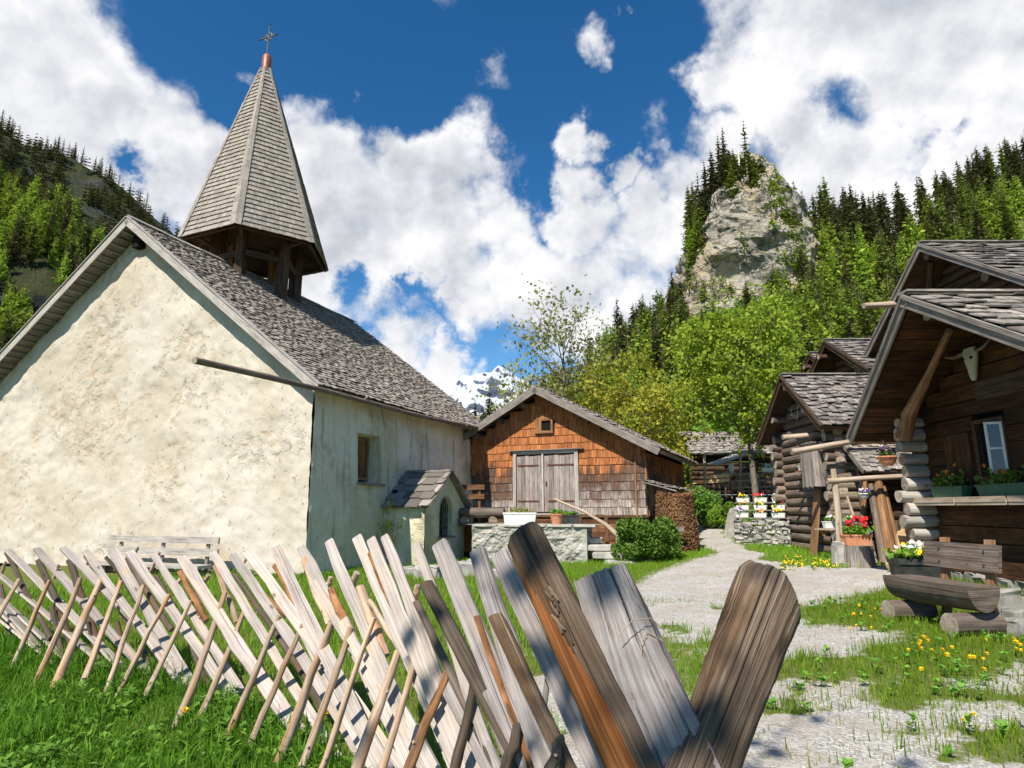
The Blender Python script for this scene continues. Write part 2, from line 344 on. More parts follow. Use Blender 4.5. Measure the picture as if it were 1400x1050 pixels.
def rockmat():
    m, k = newmat('crag_rock')
    tc = k.n('ShaderNodeTexCoord').outputs['Object']
    geo = k.n('ShaderNodeNewGeometry').outputs
    nz = k.n('ShaderNodeSeparateXYZ', {0: geo['Normal']}).outputs[2]
    n1 = k.noise(tc, 0.09, 9, 0.68, 0.4)
    n2 = k.noise(k.vm('MULTIPLY', tc, (1, 1, 0.5)), 0.35, 8, 0.7)
    c = k.ramp(n1, [(0.32, (0.20,0.175,0.14)), (0.42, (0.38,0.345,0.285)), (0.52, (0.50,0.45,0.38)), (0.60, (0.54,0.43,0.29)), (0.68, (0.38,0.35,0.30))])
    c = k.mix(k.maprange(n2, 0.36, 0.50, 0.75, 0.0, smooth=True), c, (0.065,0.06,0.055))
    crack = k.n('ShaderNodeTexVoronoi', {'Vector': k.vm('ADD', k.vm('MULTIPLY', tc, (0.16, 0.16, 0.28)), k.vm('SCALE', k.noise(tc, 0.3, 4, col=True), scale=0.9)), 'Scale': 1.0}, feature='DISTANCE_TO_EDGE')
    ck = k.maprange(crack.outputs['Distance'], 0.0, 0.05, 0.35, 0.0, smooth=True)
    c = k.mix(ck, c, (0.05,0.045,0.04))
    g = k.math('MULTIPLY', k.maprange(k.math('ADD', nz, k.math('MULTIPLY', k.math('SUBTRACT', n2, 0.5), 0.9)), 0.55, 0.80, smooth=True), 0.7)
    c = k.mix(g, c, (0.17,0.19,0.05))
    h = k.math('SUBTRACT', k.math('ADD', n2, n1), k.math('MULTIPLY', ck, 0.6))
    finish(k, c, 0.95, h, 1.0, 1.8, 0.1)
    m, k = newmat('slope_ground')
    tc = k.n('ShaderNodeTexCoord').outputs['Object']
    n1 = k.noise(tc, 0.06, 7, 0.65); n2 = k.noise(tc, 0.5, 6, 0.7)
    c = k.ramp(n1, [(0.34, (0.05,0.08,0.015)), (0.5, (0.10,0.155,0.025)), (0.62, (0.24,0.29,0.06)), (0.74, (0.40,0.36,0.22))])
    c = k.mix(k.maprange(n2, 0.4, 0.6, 0, 0.5), c, (0.05,0.06,0.02))
    finish(k, c, 1.0, n2, 0.8, 1.0, 0.05)
    m, k = newmat('cliff_rock')
    tc = k.n('ShaderNodeTexCoord').outputs['Object']
    geo = k.n('ShaderNodeNewGeometry').outputs
    nz = k.n('ShaderNodeSeparateXYZ', {0: geo['Normal']}).outputs[2]
    n1 = k.noise(tc, 0.03, 9, 0.7, 0.3); n2 = k.noise(k.vm('MULTIPLY', tc, (1, 1, 0.35)), 0.12, 8, 0.72)
    c = k.ramp(n2, [(0.34, (0.025,0.028,0.028)), (0.52, (0.065,0.068,0.066)), (0.7, (0.13,0.125,0.12))])
    gr = k.maprange(k.math('ADD', n1, k.math('MULTIPLY', nz, 0.25)), 0.55, 0.68, smooth=True)
    c = k.mix(gr, c, k.mix(n2, (0.03,0.04,0.018), (0.075,0.075,0.035)))
    finish(k, c, 1.0, n2, 1.0, 3.0, 0.05)
    m, k = newmat('snow_rock')
    tc = k.n('ShaderNodeTexCoord').outputs['Object']
    geo = k.n('ShaderNodeNewGeometry').outputs
    sp = k.n('ShaderNodeSeparateXYZ', {0: geo['Normal']}).outputs; ps = k.n('ShaderNodeSeparateXYZ', {0: geo['Position']}).outputs
    n1 = k.noise(tc, 0.004, 9, 0.68, 0.8)
    f = k.math('ADD', k.math('ADD', n1, k.math('MULTIPLY', sp[2], 0.75)), k.maprange(ps[2], 250, 800, -0.12, 0.06))
    c = k.mix(k.maprange(f, 0.82, 0.92, smooth=True), (0.10,0.12,0.17), (0.62,0.66,0.72))
    c = k.mix(k.maprange(ps[2], 260, 420, 1.0, 0.0, smooth=True), c, (0.035,0.06,0.06))
    finish(k, c, 0.9, n1, 1.0, 60.0, 0.1)
rockmat()

def groundmat():
    m, k = newmat('ground_surface')
    tc = k.n('ShaderNodeTexCoord').outputs['Object']
    att = k.n('ShaderNodeAttribute', None, attribute_name='gravel').outputs['Fac']
    n0 = k.noise(tc, 1.3, 6, 0.62); n1 = k.noise(tc, 6.0, 6, 0.7); n2 = k.noise(tc, 45.0, 4, 0.7)
    vo = k.n('ShaderNodeTexVoronoi', {'Vector': tc, 'Scale': 55.0})
    peb = k.n('ShaderNodeSeparateXYZ', {0: vo.outputs['Color']}).outputs[0]
    grav = k.mix(peb, (0.28,0.265,0.245), (0.64,0.615,0.575))
    grav = k.mix(k.maprange(n0, 0.42, 0.62, 0, 0.55, smooth=True), grav, (0.38,0.33,0.26))
    grav = k.mix(k.maprange(n1, 0.52, 0.68, 0, 0.65, smooth=True), grav, (0.25,0.21,0.15))
    soil = k.mix(n1, (0.07,0.11,0.015), (0.17,0.19,0.045))
    soil = k.mix(k.maprange(n0, 0.5, 0.68, 0, 0.35), soil, (0.20,0.17,0.10))
    a = k.math('ADD', att, k.math('MULTIPLY', k.math('SUBTRACT', n1, 0.5), 1.1))
    c = k.mix(k.maprange(a, 0.35, 0.6, smooth=True), soil, grav)
    h = k.math('ADD', k.math('MULTIPLY', vo.outputs['Distance'], -0.7), n2)
    finish(k, c, 0.95, h, 0.8, 0.018, 0.15)
groundmat()
# ---------------------------------------------------------------- mesh builder
class MB:
    def __init__(s):
        s.v = []; s.nv = 0; s.loops = []; s.starts = []; s.nl = 0; s.tot = []; s.uv = []; s.mi = []
    def add(s, verts, faces, uvs=None, mi=0):
        """verts (n,3); faces (m,k) int array of one arity; uvs (m,k,2)"""
        verts = np.asarray(verts, float).reshape(-1, 3); faces = np.asarray(faces, int)
        m, kk = faces.shape
        s.v.append(verts); s.loops.append((faces + s.nv).ravel())
        s.tot.append(np.full(m, kk)); s.nv += len(verts)
        s.uv.append(np.zeros((m*kk, 2)) if uvs is None else np.asarray(uvs, float).reshape(-1, 2))
        s.mi.append(np.full(m, mi) if np.isscalar(mi) else np.asarray(mi))
    def box(s, o, ax, ay, az, mi=0, taper=0.0, uo=None):
        """box from corner o spanned by three vectors; grain runs along the longest"""
        o, ax, ay, az = (np.asarray(t, float) for t in (o, ax, ay, az))
        c = [o, o+ax, o+ax+ay, o+ay]
        top = [t+az for t in c]
        if taper:
            cen = sum(top)/4; top = [cen+(t-cen)*(1-taper) for t in top]
        v = np.array(c+top)
        f = np.array([[0,3,2,1],[4,5,6,7],[0,1,5,4],[1,2,6,5],[2,3,7,6],[3,0,4,7]])
        L = [np.linalg.norm(t) for t in (ax, ay, az)]
        g = int(np.argmax(L))
        loc = np.array([[0,0,0],[1,0,0],[1,1,0],[0,1,0],[0,0,1],[1,0,1],[1,1,1],[0,1,1]], float)*L
        uv = []
        for fi, fa in enumerate(f):
            nax = [2,2,1,0,1,0][fi]
            oth = [a for a in range(3) if a != nax]
            ua = g if g in oth else oth[0]; va = [a for a in oth if a != ua][0]
            uv.append([[loc[i][ua], loc[i][va]+0.37*fi] for i in fa])
        s.add(v, f, np.array(uv), mi)
    def cbox(s, c, sx, sy, sz, rz=0.0, mi=0, taper=0.0):
        """box by centre of its base, sizes and turn about z"""
        ca, sn = math.cos(rz), math.sin(rz)
        ax = V(ca, sn, 0)*sx; ay = V(-sn, ca, 0)*sy; az = V(0, 0, sz)
        s.box(np.asarray(c, float)-ax/2-ay/2, ax, ay, az, mi, taper)
    def beam(s, p0, p1, w, h, up=(0,0,1), mi=0):
        p0 = np.asarray(p0, float); p1 = np.asarray(p1, float)
        d = nrm(p1-p0); u = np.asarray(up, float); r = nrm(np.cross(d, u)); u2 = np.cross(r, d)
        s.box(p0-r*w/2-u2*h/2, p1-p0, r*w, u2*h, mi)
    def log(s, pts, radii, seg=12, wob=0.04, cap=None, mi=0, sub=1, flat=1.0):
        """round timber through points; ends capped with material cap"""
        pts = [np.asarray(p, float) for p in pts]
        if np.isscalar(radii): radii = [radii]*len(pts)
        P, R = [], []
        for i in range(len(pts)-1):
            n = max(1, sub)
            for j in range(n):
                t = j/n; P.append(pts[i]*(1-t)+pts[i+1]*t); R.append(radii[i]*(1-t)+radii[i+1]*t)
        P.append(pts[-1]); R.append(radii[-1])
        P = np.array(P); n = len(P)
        d0 = nrm(P[-1]-P[0]); ref = V(0,0,1) if abs(d0[2]) < 0.9 else V(1,0,0)
        ph = rng.uniform(0, 6.28, 3); rings = []; L = 0; us = []
        for i in range(n):
            d = nrm(P[min(i+1, n-1)]-P[max(i-1, 0)]); r = nrm(np.cross(d, ref)); u = np.cross(r, d)
            if i: L += np.linalg.norm(P[i]-P[i-1])
            us.append(L)
            a = np.arange(seg)/seg*2*PI
            rr = R[i]*(1+wob*np.sin(2*a+ph[0])+wob*0.7*np.sin(3*a+ph[1]+L*1.3)+rng.normal(0, wob*0.4, seg))
            rings.append(P[i]+np.outer(np.cos(a)*rr, r)+np.outer(np.sin(a)*rr*flat, u))
        v = np.vstack(rings); f = []; uv = []
        circ = 2*PI*max(R)
        for i in range(n-1):
            for j in range(seg):
                j2 = (j+1) % seg
                f.append([i*seg+j, i*seg+j2, (i+1)*seg+j2, (i+1)*seg+j])
                uv.append([[us[i], j/seg*circ], [us[i], (j+1)/seg*circ], [us[i+1], (j+1)/seg*circ], [us[i+1], j/seg*circ]])
        s.add(v, f, uv, mi)
        if cap is not None:
            for ring, cc, fl in ((rings[0], P[0], True), (rings[-1], P[-1], False)):
                cv = np.vstack([ring, cc[None]]); ff = []; uu = []
                for j in range(seg):
                    j2 = (j+1) % seg
                    t = [j2, j, seg] if fl else [j, j2, seg]
                    ff.append(t); uu.append([[math.cos(q/seg*6.283)*R[0], math.sin(q/seg*6.283)*R[0]] if q < seg else [0, 0] for q in t])
                s.add(cv, ff, uu, cap)
    def poly(s, pts, mi=0, uvs=None):
        n = len(pts); s.add(pts, [list(range(n))], uvs, mi)
    def prism(s, pts, vec, mi=0):
        """flat outline pushed out along vec"""
        pts = np.asarray(pts, float); vec = np.asarray(vec, float); n = len(pts)
        e1 = nrm(pts[1]-pts[0]); nn = nrm(vec); e2 = np.cross(nn, e1)
        q = np.stack([(pts-pts[0])@e1, (pts-pts[0])@e2], 1)
        s.add(np.vstack([pts, pts+vec]), [list(range(n))[::-1]], [q[::-1]], mi)
        s.add(pts+vec, [list(range(n))], [q], mi)
        f = []; uv = []; t = np.linalg.norm(vec)
        for i in range(n):
            j = (i+1) % n; f.append([i, j, j+n, i+n]); l = np.linalg.norm(pts[j]-pts[i]); uv.append([[0,0],[l,0],[l,t],[0,t]])
        s.add(np.vstack([pts, pts+vec]), f, uv, mi)
    def lathe(s, prof, c, seg=16, mi=0):
        c = np.asarray(c, float); n = len(prof); a = np.arange(seg)/seg*2*PI
        v = np.vstack([c+np.stack([np.cos(a)*r, np.sin(a)*r, np.full(seg, z)], 1) for r, z in prof])
        f = [[i*seg+j, i*seg+(j+1) % seg, (i+1)*seg+(j+1) % seg, (i+1)*seg+j] for i in range(n-1) for j in range(seg)]
        s.add(v, f, None, mi)
    def cards(s, cen, a, b, mi=0):
        """many quads at once: centres and two half-axes, all (n,3)"""
        n = len(cen)
        v = np.stack([cen-a-b, cen+a-b, cen+a+b, cen-a+b], 1).reshape(-1, 3)
        s.add(v, np.arange(4*n).reshape(n, 4), np.tile([[0,0],[1,0],[1,1],[0,1]], (n, 1)), mi)
    def build(s, name, mats, parent=None, smooth=False, loc=None, dedupe=False):
        me = bpy.data.meshes.new(name)
        org = V(0,0,0)
        if parent is not None:
            r = parent
            while r.parent is not None: r = r.parent
            org = np.array(r.location)
        elif loc is not None: org = np.asarray(loc, float)
        v = np.vstack(s.v)-org
        loops = np.concatenate(s.loops); tot = np.concatenate(s.tot)
        me.vertices.add(len(v)); me.vertices.foreach_set('co', v.ravel())
        me.loops.add(len(loops)); me.loops.foreach_set('vertex_index', loops)
        me.polygons.add(len(tot)); st = np.concatenate([[0], np.cumsum(tot)[:-1]])
        me.polygons.foreach_set('loop_start', st); me.polygons.foreach_set('loop_total', tot)
        me.polygons.foreach_set('material_index', np.concatenate(s.mi))
        me.polygons.foreach_set('use_smooth', np.full(len(tot), bool(smooth)))
        ul = me.uv_layers.new(name='UVMap'); ul.data.foreach_set('uv', np.vstack(s.uv).ravel())
        for m in ([mats] if isinstance(mats, str) else mats): me.materials.append(MATS[m])
        me.validate(); me.update()
        o = bpy.data.objects.new(name, me); COL.objects.link(o)
        if parent is not None: o.parent = parent
        elif loc is not None: o.location = loc
        return o

def tag(o, label, cat, group=None, kind=None):
    if label: o['label'] = label
    if cat: o['category'] = cat
    if group: o['group'] = group
    if kind: o['kind'] = kind
    return o
def thing(name, label, cat, loc, group=None):
    o = bpy.data.objects.new(name, None); COL.objects.link(o); o.location = tuple(float(t) for t in loc)
    o.empty_display_size = 0.1
    return tag(o, label, cat, group)
def kids(o): return [c for c in bpy.data.objects if c.parent == o]
def copy_tree(root, loc, rz=0.0, scale=1.0, label=None, group=None, ch=None):
    r = root.copy(); COL.objects.link(r); r.location = loc; r.rotation_euler = (0, 0, rz)
    r.scale = (scale,)*3 if np.isscalar(scale) else scale
    if label: r['label'] = label
    if group: r['group'] = group
    for c in (ch if ch is not None else kids(root)):
        d = c.copy(); COL.objects.link(d); d.parent = r
    return r

def sstep(a, b, x):
    t = np.clip((x-a)/(b-a), 0, 1); return t*t*(3-2*t)
# cheap tiling-free value noise in numpy
_perm = np.random.default_rng(3).integers(0, 2**31, 4096)
def _h(ix, iy, iz):
    n = (ix*374761393 + iy*668265263 + iz*2147483647) & 0xffffffff
    n = ((n ^ (n >> 13))*1274126177) & 0xffffffff
    return ((n ^ (n >> 16)) & 0xffff)/65535.0
def vnoise(p):
    p = np.asarray(p, float); i = np.floor(p).astype(np.int64); f = p-i; f = f*f*(3-2*f)
    r = 0
    for dx in (0, 1):
        for dy in (0, 1):
            for dz in (0, 1):
                w = (f[..., 0] if dx else 1-f[..., 0])*(f[..., 1] if dy else 1-f[..., 1])*(f[..., 2] if dz else 1-f[..., 2])
                r = r + w*_h(i[..., 0]+dx, i[..., 1]+dy, i[..., 2]+dz)
    return r
def fbm(p, oct=4, rough=0.5):
    p = np.asarray(p, float); a = 1; s = 0; t = 0
    for o in range(oct): s = s+a*vnoise(p*2**o+o*17.3); t += a; a *= rough
    return s/t
def xyz(x, y, z=0.0): return np.stack([x, y, np.broadcast_to(z, np.shape(x))], -1)

# ---------------------------------------------------------------- the ground
FEN = np.array([(-9.5,9.2),(-6.2,7.8),(-4.77,6.76),(-3.4,6.1),(-2.13,5.3),(-1.46,4.6),(-.95,3.95),(-.4,3.2),(0,2.6),(.3,2.05),(.55,1.55),(.75,1.1)])
def fence_Y(q):
    qs = FEN[:, 0]/FEN[:, 1]; return np.interp(q, qs, FEN[:, 1])
def Hgt(x, y):
    x = np.asarray(x, float); y = np.asarray(y, float)
    d = fence_Y(x/np.maximum(y, 0.3))-y
    front = sstep(0.0, 1.4, d)*sstep(1.3, 0.5, x)
    h = -0.20*front
    h = h+0.035*np.clip(y-10, 0, 15)*sstep(1.0, 7.5, x)
    h = h+0.30*sstep(6.2, 7.6, x+0.0*y)*sstep(6, 8, y)*sstep(14.5, 12.5, y)*0.6
    h = h+0.055*np.clip(y-24, 0, 30)+0.10*np.clip(y-54, 0, 400)*0.6
    h = h+(fbm(xyz(x*0.6, y*0.6), 3)-0.5)*0.07
    h = h+0.5*sstep(-6, -25, x)*0+0.02*np.clip(x-14, 0, 50)
    return h
def Hs(x, y): return float(Hgt(np.array([x]), np.array([y]))[0])

def inpoly(x, y, poly):
    ins = np.zeros(x.shape, bool); n = len(poly)
    for i in range(n):
        x0, y0 = poly[i][:2]; x1, y1 = poly[(i+1) % n][:2]
        c = ((y0 > y) != (y1 > y)) & (x < (x1-x0)*(y-y0)/((y1-y0)+1e-12)+x0)
        ins ^= c
    return ins
def gpoly(pts, z=0.0): return [G(px, py, z)[:2] for px, py in pts]
# open gravel: the yard and the lane, outlined on the ground
YARD = [V(-1.0,3.0), V(.2,4.5)]+gpoly([(700,905),(760,880),(835,850),(850,815),(862,797),(905,783),(940,776)])+[V(5.8,18.6),V(5.9,21),V(6.4,24),V(7.9,28),V(9.6,31),V(14,33),V(14,31.5),V(10.3,29),V(8.6,26),V(7.7,22.5)]+gpoly([(1040,764),(1100,778),(1240,776)], 0.15)+[V(9.5,15),V(8.0,12.8),V(6.8,11.6),V(6.2,10.0),V(5.6,8.0),V(7,6.5),V(9,5),V(8,1),V(1.0,0.5)]
GRASSP = [gpoly([(1090,862),(1100,838),(1215,812),(1330,812),(1420,850),(1440,930),(1250,925),(1075,935),(1060,905),(1150,892),(1245,893),(1250,868),(1150,858)]),
          gpoly([(1100,950),(1180,925),(1420,930),(1420,965),(1250,968)]),
          gpoly([(1100,1000),(1200,985),(1350,990),(1420,1000),(1420,1030),(1250,1020)]),
          gpoly([(1010,1040),(1060,1015),(1180,1010),(1260,1040),(1160,1060)])]
BL = [(0,0),(.22,0),(-.22,0),(0,.3),(0,-.3),(.4,.3),(-.4,-.3),(.4,-.3),(-.4,.3)]
def gravel_mask(x, y):
    wx = x+(fbm(xyz(x*0.9, y*0.9), 4, 0.6)-0.5)*1.1; wy = y+(fbm(xyz(x*0.9+40, y*0.9), 4, 0.6)-0.5)*1.1
    m = sum(inpoly(wx+a, wy+b, YARD).astype(float) for a, b in BL)/len(BL)
    n = fbm(xyz(x*1.4, y*1.4, 5.0), 4, 0.6)
    near = sstep(13.5, 9.0, y)
    m = m*(1-near*sstep(0.50, 0.62, n)*0.65)
    g = np.zeros(x.shape)
    for i, p in enumerate(GRASSP): g = np.maximum(g, (1.0 if i == 0 else .85)*sum(inpoly(wx+a, wy+b, p).astype(float) for a, b in BL)/len(BL))
    m = m*(1-g*(0.75+0.25*sstep(0.35, 0.5, n)))
    return m
def build_ground():
    xs = np.arange(-13, 16.01, 0.11); ys = np.arange(-2, 34.01, 0.11)
    X, Y = np.meshgrid(xs, ys); Z = Hgt(X, Y); A = gravel_mask(X, Y)
    nx, ny = len(xs), len(ys)
    idx = np.arange(nx*ny).reshape(ny, nx)
    Fq = np.stack([idx[:-1, :-1], idx[:-1, 1:], idx[1:, 1:], idx[1:, :-1]], -1).reshape(-1, 4)
    fa = A.ravel()[Fq].mean(1)
    vv = np.stack([X.ravel(), Y.ravel(), Z.ravel()], 1)
    for nm, sel in (('gravel_path', fa > 0.45), ('ground', fa <= 0.45)):
        f = Fq[sel]; used, inv = np.unique(f, return_inverse=True); f = inv.reshape(f.shape)
        mb = MB(); mb.add(vv[used], f)
        if nm == 'ground':   # coarse sheet to the horizon, below the fine one
            R = [16, 40, 120, 500, 2500, 9000]; 
            gx = np.array([-9000,-2500,-500,-120,-40,-13,16,45,120,500,2500,9000.]); gy = np.array([-9000,-2500,-500,-100,-30,-2,34,60,120,500,2500,9000.])
            CXX, CYY = np.meshgrid(gx, gy); CZ = np.minimum(Hgt(CXX, np.minimum(CYY, 60)), 3)-0.3
            ii = np.arange(144).reshape(12, 12)
            cf = []
            for a in range(11):
                for b in range(11):
                    if gx[b] >= -13 and gx[b+1] <= 16 and gy[a] >= -2 and gy[a+1] <= 34: continue
                    cf.append([ii[a, b], ii[a, b+1], ii[a+1, b+1], ii[a+1, b]])
            mb.add(np.stack([CXX.ravel(), CYY.ravel(), CZ.ravel()], 1), cf)
        o = mb.build(nm, 'ground_surface', smooth=True); o['kind'] = 'structure'
        at_ = o.data.attributes.new('gravel', 'FLOAT', 'POINT')
        arr = np.zeros(len(o.data.vertices)); arr[:len(used)] = A.ravel()[used]
        at_.data.foreach_set('value', arr)
build_ground()

def blades(pts, hmin, hmax, w, lean=0.35):
    """grass blades as three-step strips"""
    n = len(pts); h = rng.uniform(hmin, hmax, n); a = rng.uniform(0, 2*PI, n)
    side = np.stack([np.cos(a), np.sin(a), np.zeros(n)], 1)*(w*rng.uniform(.6, 1.3, n))[:, None]
    b = rng.uniform(0, 2*PI, n); ln = rng.uniform(.1, 1, n)*lean
    ld = np.stack([np.cos(b)*ln, np.sin(b)*ln, np.zeros(n)], 1)
    p0 = pts; p1 = pts+ld*(h*0.3)[:, None]+xyz(np.zeros(n), np.zeros(n), 1)*0; p1[:, 2] += h*0.55
    p2 = pts+ld*(h*1.0)[:, None]; p2[:, 2] += h*(1-ln*0.35)
    v = np.stack([p0-side, p0+side, p1+side*.75, p1-side*.75, p2], 1).reshape(-1, 3)
    base = np.arange(n)[:, None]*5
    return v, base+np.array([[0,1,2,3]]), base+np.array([[3,2,4]])
def grass_field(name, label, xs, ys, dens, hmin, hmax, w, accept, mat='grass_blade', lean=0.5):
    n = int((xs[1]-xs[0])*(ys[1]-ys[0])*dens)
    x = rng.uniform(*xs, n); y = rng.uniform(*ys, n)
    keep = accept(x, y); x = x[keep]; y = y[keep]
    if len(x) == 0: return None
    z = Hgt(x, y)-0.005
    sc_ = 0.55+0.9*fbm(xyz(x*1.7, y*1.7, 9.), 3)
    v, q, t = blades(np.stack([x, y, z], 1), hmin, hmax, w, lean)
    vv = v.reshape(-1, 5, 3); vv[:, :, 2] = z[:, None]+(vv[:, :, 2]-z[:, None])*sc_[:, None]
    mb = MB(); v = vv.reshape(-1, 3)
    mb.v.append(v); mb.nv = len(v)
    for f in (q, t):
        mb.loops.append(f.ravel()); mb.tot.append(np.full(len(f), f.shape[1])); mb.uv.append(np.zeros((f.size, 2))); mb.mi.append(np.zeros(len(f), int))
    o = mb.build(name, mat); tag(o, label, 'grass', kind='stuff'); return o
def infrust(x, y, m=40, pmax=1130):
    q = x/np.maximum(y, .1); pxx = 700+850*q
    return (pxx > -60) & (pxx < 1460)
def front_of_fence(x, y): return (fence_Y(x/np.maximum(y, .1))-y > 0.0) & (x < 0.6)
def weeds():
    for (nm, lab_, xr, yr, n, cond) in (('weeds', 'broad-leaved weeds and nettles among the grass before the fence', (-7, 0), (3.1, 7.6), 900, lambda x, y: front_of_fence(x, y) & (fbm(xyz(x*1.1, y*1.1, 2.), 3) > .5)),
                                        ('weeds', 'low broad-leaved weeds in the grass strip and gravel on the right', (1.2, 8), (3, 11), 200, lambda x, y: (x/y > .3) & (gravel_mask(x, y) < .6)),
                                        ('weeds', 'weeds along the foot of the chapel wall and shrine', (-9, -1), (11, 18), 700, lambda x, y: (y < 14.6-(x+4.6)*.383+.1) & (y > 13.7-(x+4.6)*.383) & (x < -4.5) | ((x > -4.62+(y-14.6)*.383) & (x < -4.2+(y-14.6)*.383) & (y > 14.3)))):
        x = rng.uniform(*xr, n*6); y = rng.uniform(*yr, n*6); k = cond(x, y) & infrust(x, y); x, y = x[k][:n], y[k][:n]
        z = Hgt(x, y); m = 9; N = len(x)*m
        if N == 0: continue
        a = rng.uniform(0, 2*PI, N); up = rng.uniform(.25, 1.1, N); L = rng.uniform(.03, .085, N); hh = np.repeat(rng.uniform(.02, .13, len(x)), m)*rng.uniform(.3, 1, N)
        d = np.stack([np.cos(a), np.sin(a), up], 1); d /= np.linalg.norm(d, axis=1)[:, None]; s = np.stack([-np.sin(a), np.cos(a), np.zeros(N)], 1)
        b = np.stack([np.repeat(x, m), np.repeat(y, m), np.repeat(z, m)+hh], 1); w = L*.30
        v = np.stack([b, b+d*(L*.5)[:, None]+s*w[:, None], b+d*L[:, None]*[1, 1, .75], b+d*(L*.5)[:, None]-s*w[:, None]], 1).reshape(-1, 3)
        mb = MB(); mb.add(v, np.arange(4*N).reshape(N, 4)); tag(mb.build(nm, 'leaf_plant'), lab_, 'weeds', kind='stuff')
if not globals().get('NOGRASS'):
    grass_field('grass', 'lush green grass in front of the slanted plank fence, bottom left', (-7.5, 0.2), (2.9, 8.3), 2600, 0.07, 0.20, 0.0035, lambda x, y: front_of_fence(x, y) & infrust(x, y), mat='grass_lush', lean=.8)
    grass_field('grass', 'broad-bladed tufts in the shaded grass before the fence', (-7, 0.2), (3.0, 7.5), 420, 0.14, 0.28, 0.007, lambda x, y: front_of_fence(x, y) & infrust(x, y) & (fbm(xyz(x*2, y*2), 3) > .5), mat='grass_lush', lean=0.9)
    weeds()
    grass_field('grass', 'sunny lawn between the plank fence, the chapel and the stone wall', (-9, 5.2), (3.2, 21), 520, 0.05, 0.15, 0.005,
                lambda x, y: ~front_of_fence(x, y) & infrust(x, y) & (gravel_mask(x, y) < rng.uniform(.1, .75, x.shape)) & (x/y < .3) & ~((y > 14.6) & (x < -4.6+(y-14.6)*.383)))
    grass_field('grass', 'grass strip with dandelions in front of the log bench', (1.2, 9.5), (3.0, 13), 900, 0.04, 0.15, 0.0045,
                lambda x, y: (x/y > .27) & infrust(x, y) & (gravel_mask(x, y) < rng.uniform(.1, .75, x.shape)))
    grass_field('grass', 'sparse tufts growing in the gravel yard', (-0.5, 8), (2.0, 13), 300, 0.015, 0.06, 0.004,
                lambda x, y: infrust(x, y) & (gravel_mask(x, y) < 0.85) & (fbm(xyz(x*3, y*3), 3) > .52), mat='grass_dry')
    grass_field('grass', 'verge of grass beside the lane and along the log huts', (4.5, 14), (13, 32), 260, 0.05, 0.16, 0.008,
                lambda x, y: infrust(x, y) & (gravel_mask(x, y) < rng.uniform(.1, .7, x.shape)))
# loose stones in the yard
def pebbles():
    mb = MB(); n = 2600
    x = rng.uniform(0.3, 7.5, n); y = rng.uniform(2.8, 12, n); k = (gravel_mask(x, y) > .6) & infrust(x, y); x = x[k]; y = y[k]
    base = np.array([(1,0,0),(0,1,0),(-1,0,0),(0,-1,0),(0,0,1),(0,0,-1)], float)
    f = np.array([[0,1,4],[1,2,4],[2,3,4],[3,0,4],[1,0,5],[2,1,5],[3,2,5],[0,3,5]])
    for i in range(len(x)):
        r = abs(rng.normal(0, 0.007))+0.004; a = rng.uniform(0, 6.28)
        M = base*rng.uniform(.6, 1.3, (6, 1))*r*[1.2, .9, .6]
        M = np.stack([M[:, 0]*math.cos(a)-M[:, 1]*math.sin(a), M[:, 0]*math.sin(a)+M[:, 1]*math.cos(a), M[:, 2]], 1)
        mb.add(M+[x[i], y[i], Hs(x[i], y[i])+r*.3], f)
    tag(mb.build('gravel_stones', 'step_stone'), 'small loose stones scattered on the gravel yard', 'gravel', kind='stuff')
if not globals().get('NOGRASS'): pebbles()
def shingles(mb, O, U, Vd, x0, x1, length, row, sw, th=0.014, lift=0.03, jit=0.25, v_start=0.0, mi=0, over=1.55, skip=None):
    """overlapping shingles on a plane; x0(v), x1(v) give the row's ends"""
    O = np.asarray(O, float); U = nrm(U); Vd = nrm(Vd); N = nrm(np.cross(U, Vd))
    if N[2] < 0 and abs(N[2]) > 0.05: N = -N
    v = v_start; B = []; A1 = []; A2 = []; A3 = []
    while v < length-row*0.25:
        a = x0(v) if callable(x0) else x0; b = x1(v) if callable(x1) else x1
        x = a; wav = rng.normal(0, row*0.04)
        while x < b-0.01:
            w = min(sw*rng.uniform(.55, 1.45), b-x)
            if b-x-w < sw*.3: w = b-x
            if skip is None or not skip(x+w/2, v+row/2):
                dv = rng.normal(0, row*jit*0.35)+wav
                l = min(row*over, length-v+0.02)
                li = lift*rng.uniform(.7, 1.5)
                B.append(O+U*x+Vd*(v+dv)+N*li); A1.append(U*(w-0.004)+N*rng.normal(0, th*.35)); A2.append(Vd*l-N*(li-0.004)); A3.append(N*th*rng.uniform(.7, 1.4))
            x += w
        v += row
    for b_, a1, a2, a3 in zip(B, A1, A2, A3): mb.box(b_, a2, a1, a3, mi)

def gridwall(mb, P, us, hs_fn, nz, disp, nrm_out, hole=None, mi=0, zl=None):
    """lumpy wall: columns at us, each from the ground to hs_fn(u); P(u, z) -> point"""
    cols = []
    for u in us:
        top = hs_fn(u); z = np.linspace(0, 1, nz)*top if zl is None else np.clip(zl, None, top)
        cols.append(np.array([P(u, t) for t in z]))
    v = np.array(cols); n = v.reshape(-1, 3)
    d = (fbm(n*1.1, 4, .55)-.5)*disp+(fbm(n*4.5+7, 3, .6)-.5)*disp*.35
    n = n+np.outer(d, nrm_out); nu = len(us)
    f = []
    for i in range(nu-1):
        for j in range(nz-1):
            if hole and hole((us[i]+us[i+1])/2, ((zl[j]+zl[j+1])/2 if zl is not None else (j+.5)/(nz-1)*hs_fn((us[i]+us[i+1])/2))): continue
            f.append([i*nz+j, (i+1)*nz+j, (i+1)*nz+j+1, i*nz+j+1])
    mb.add(n, f, None, mi)

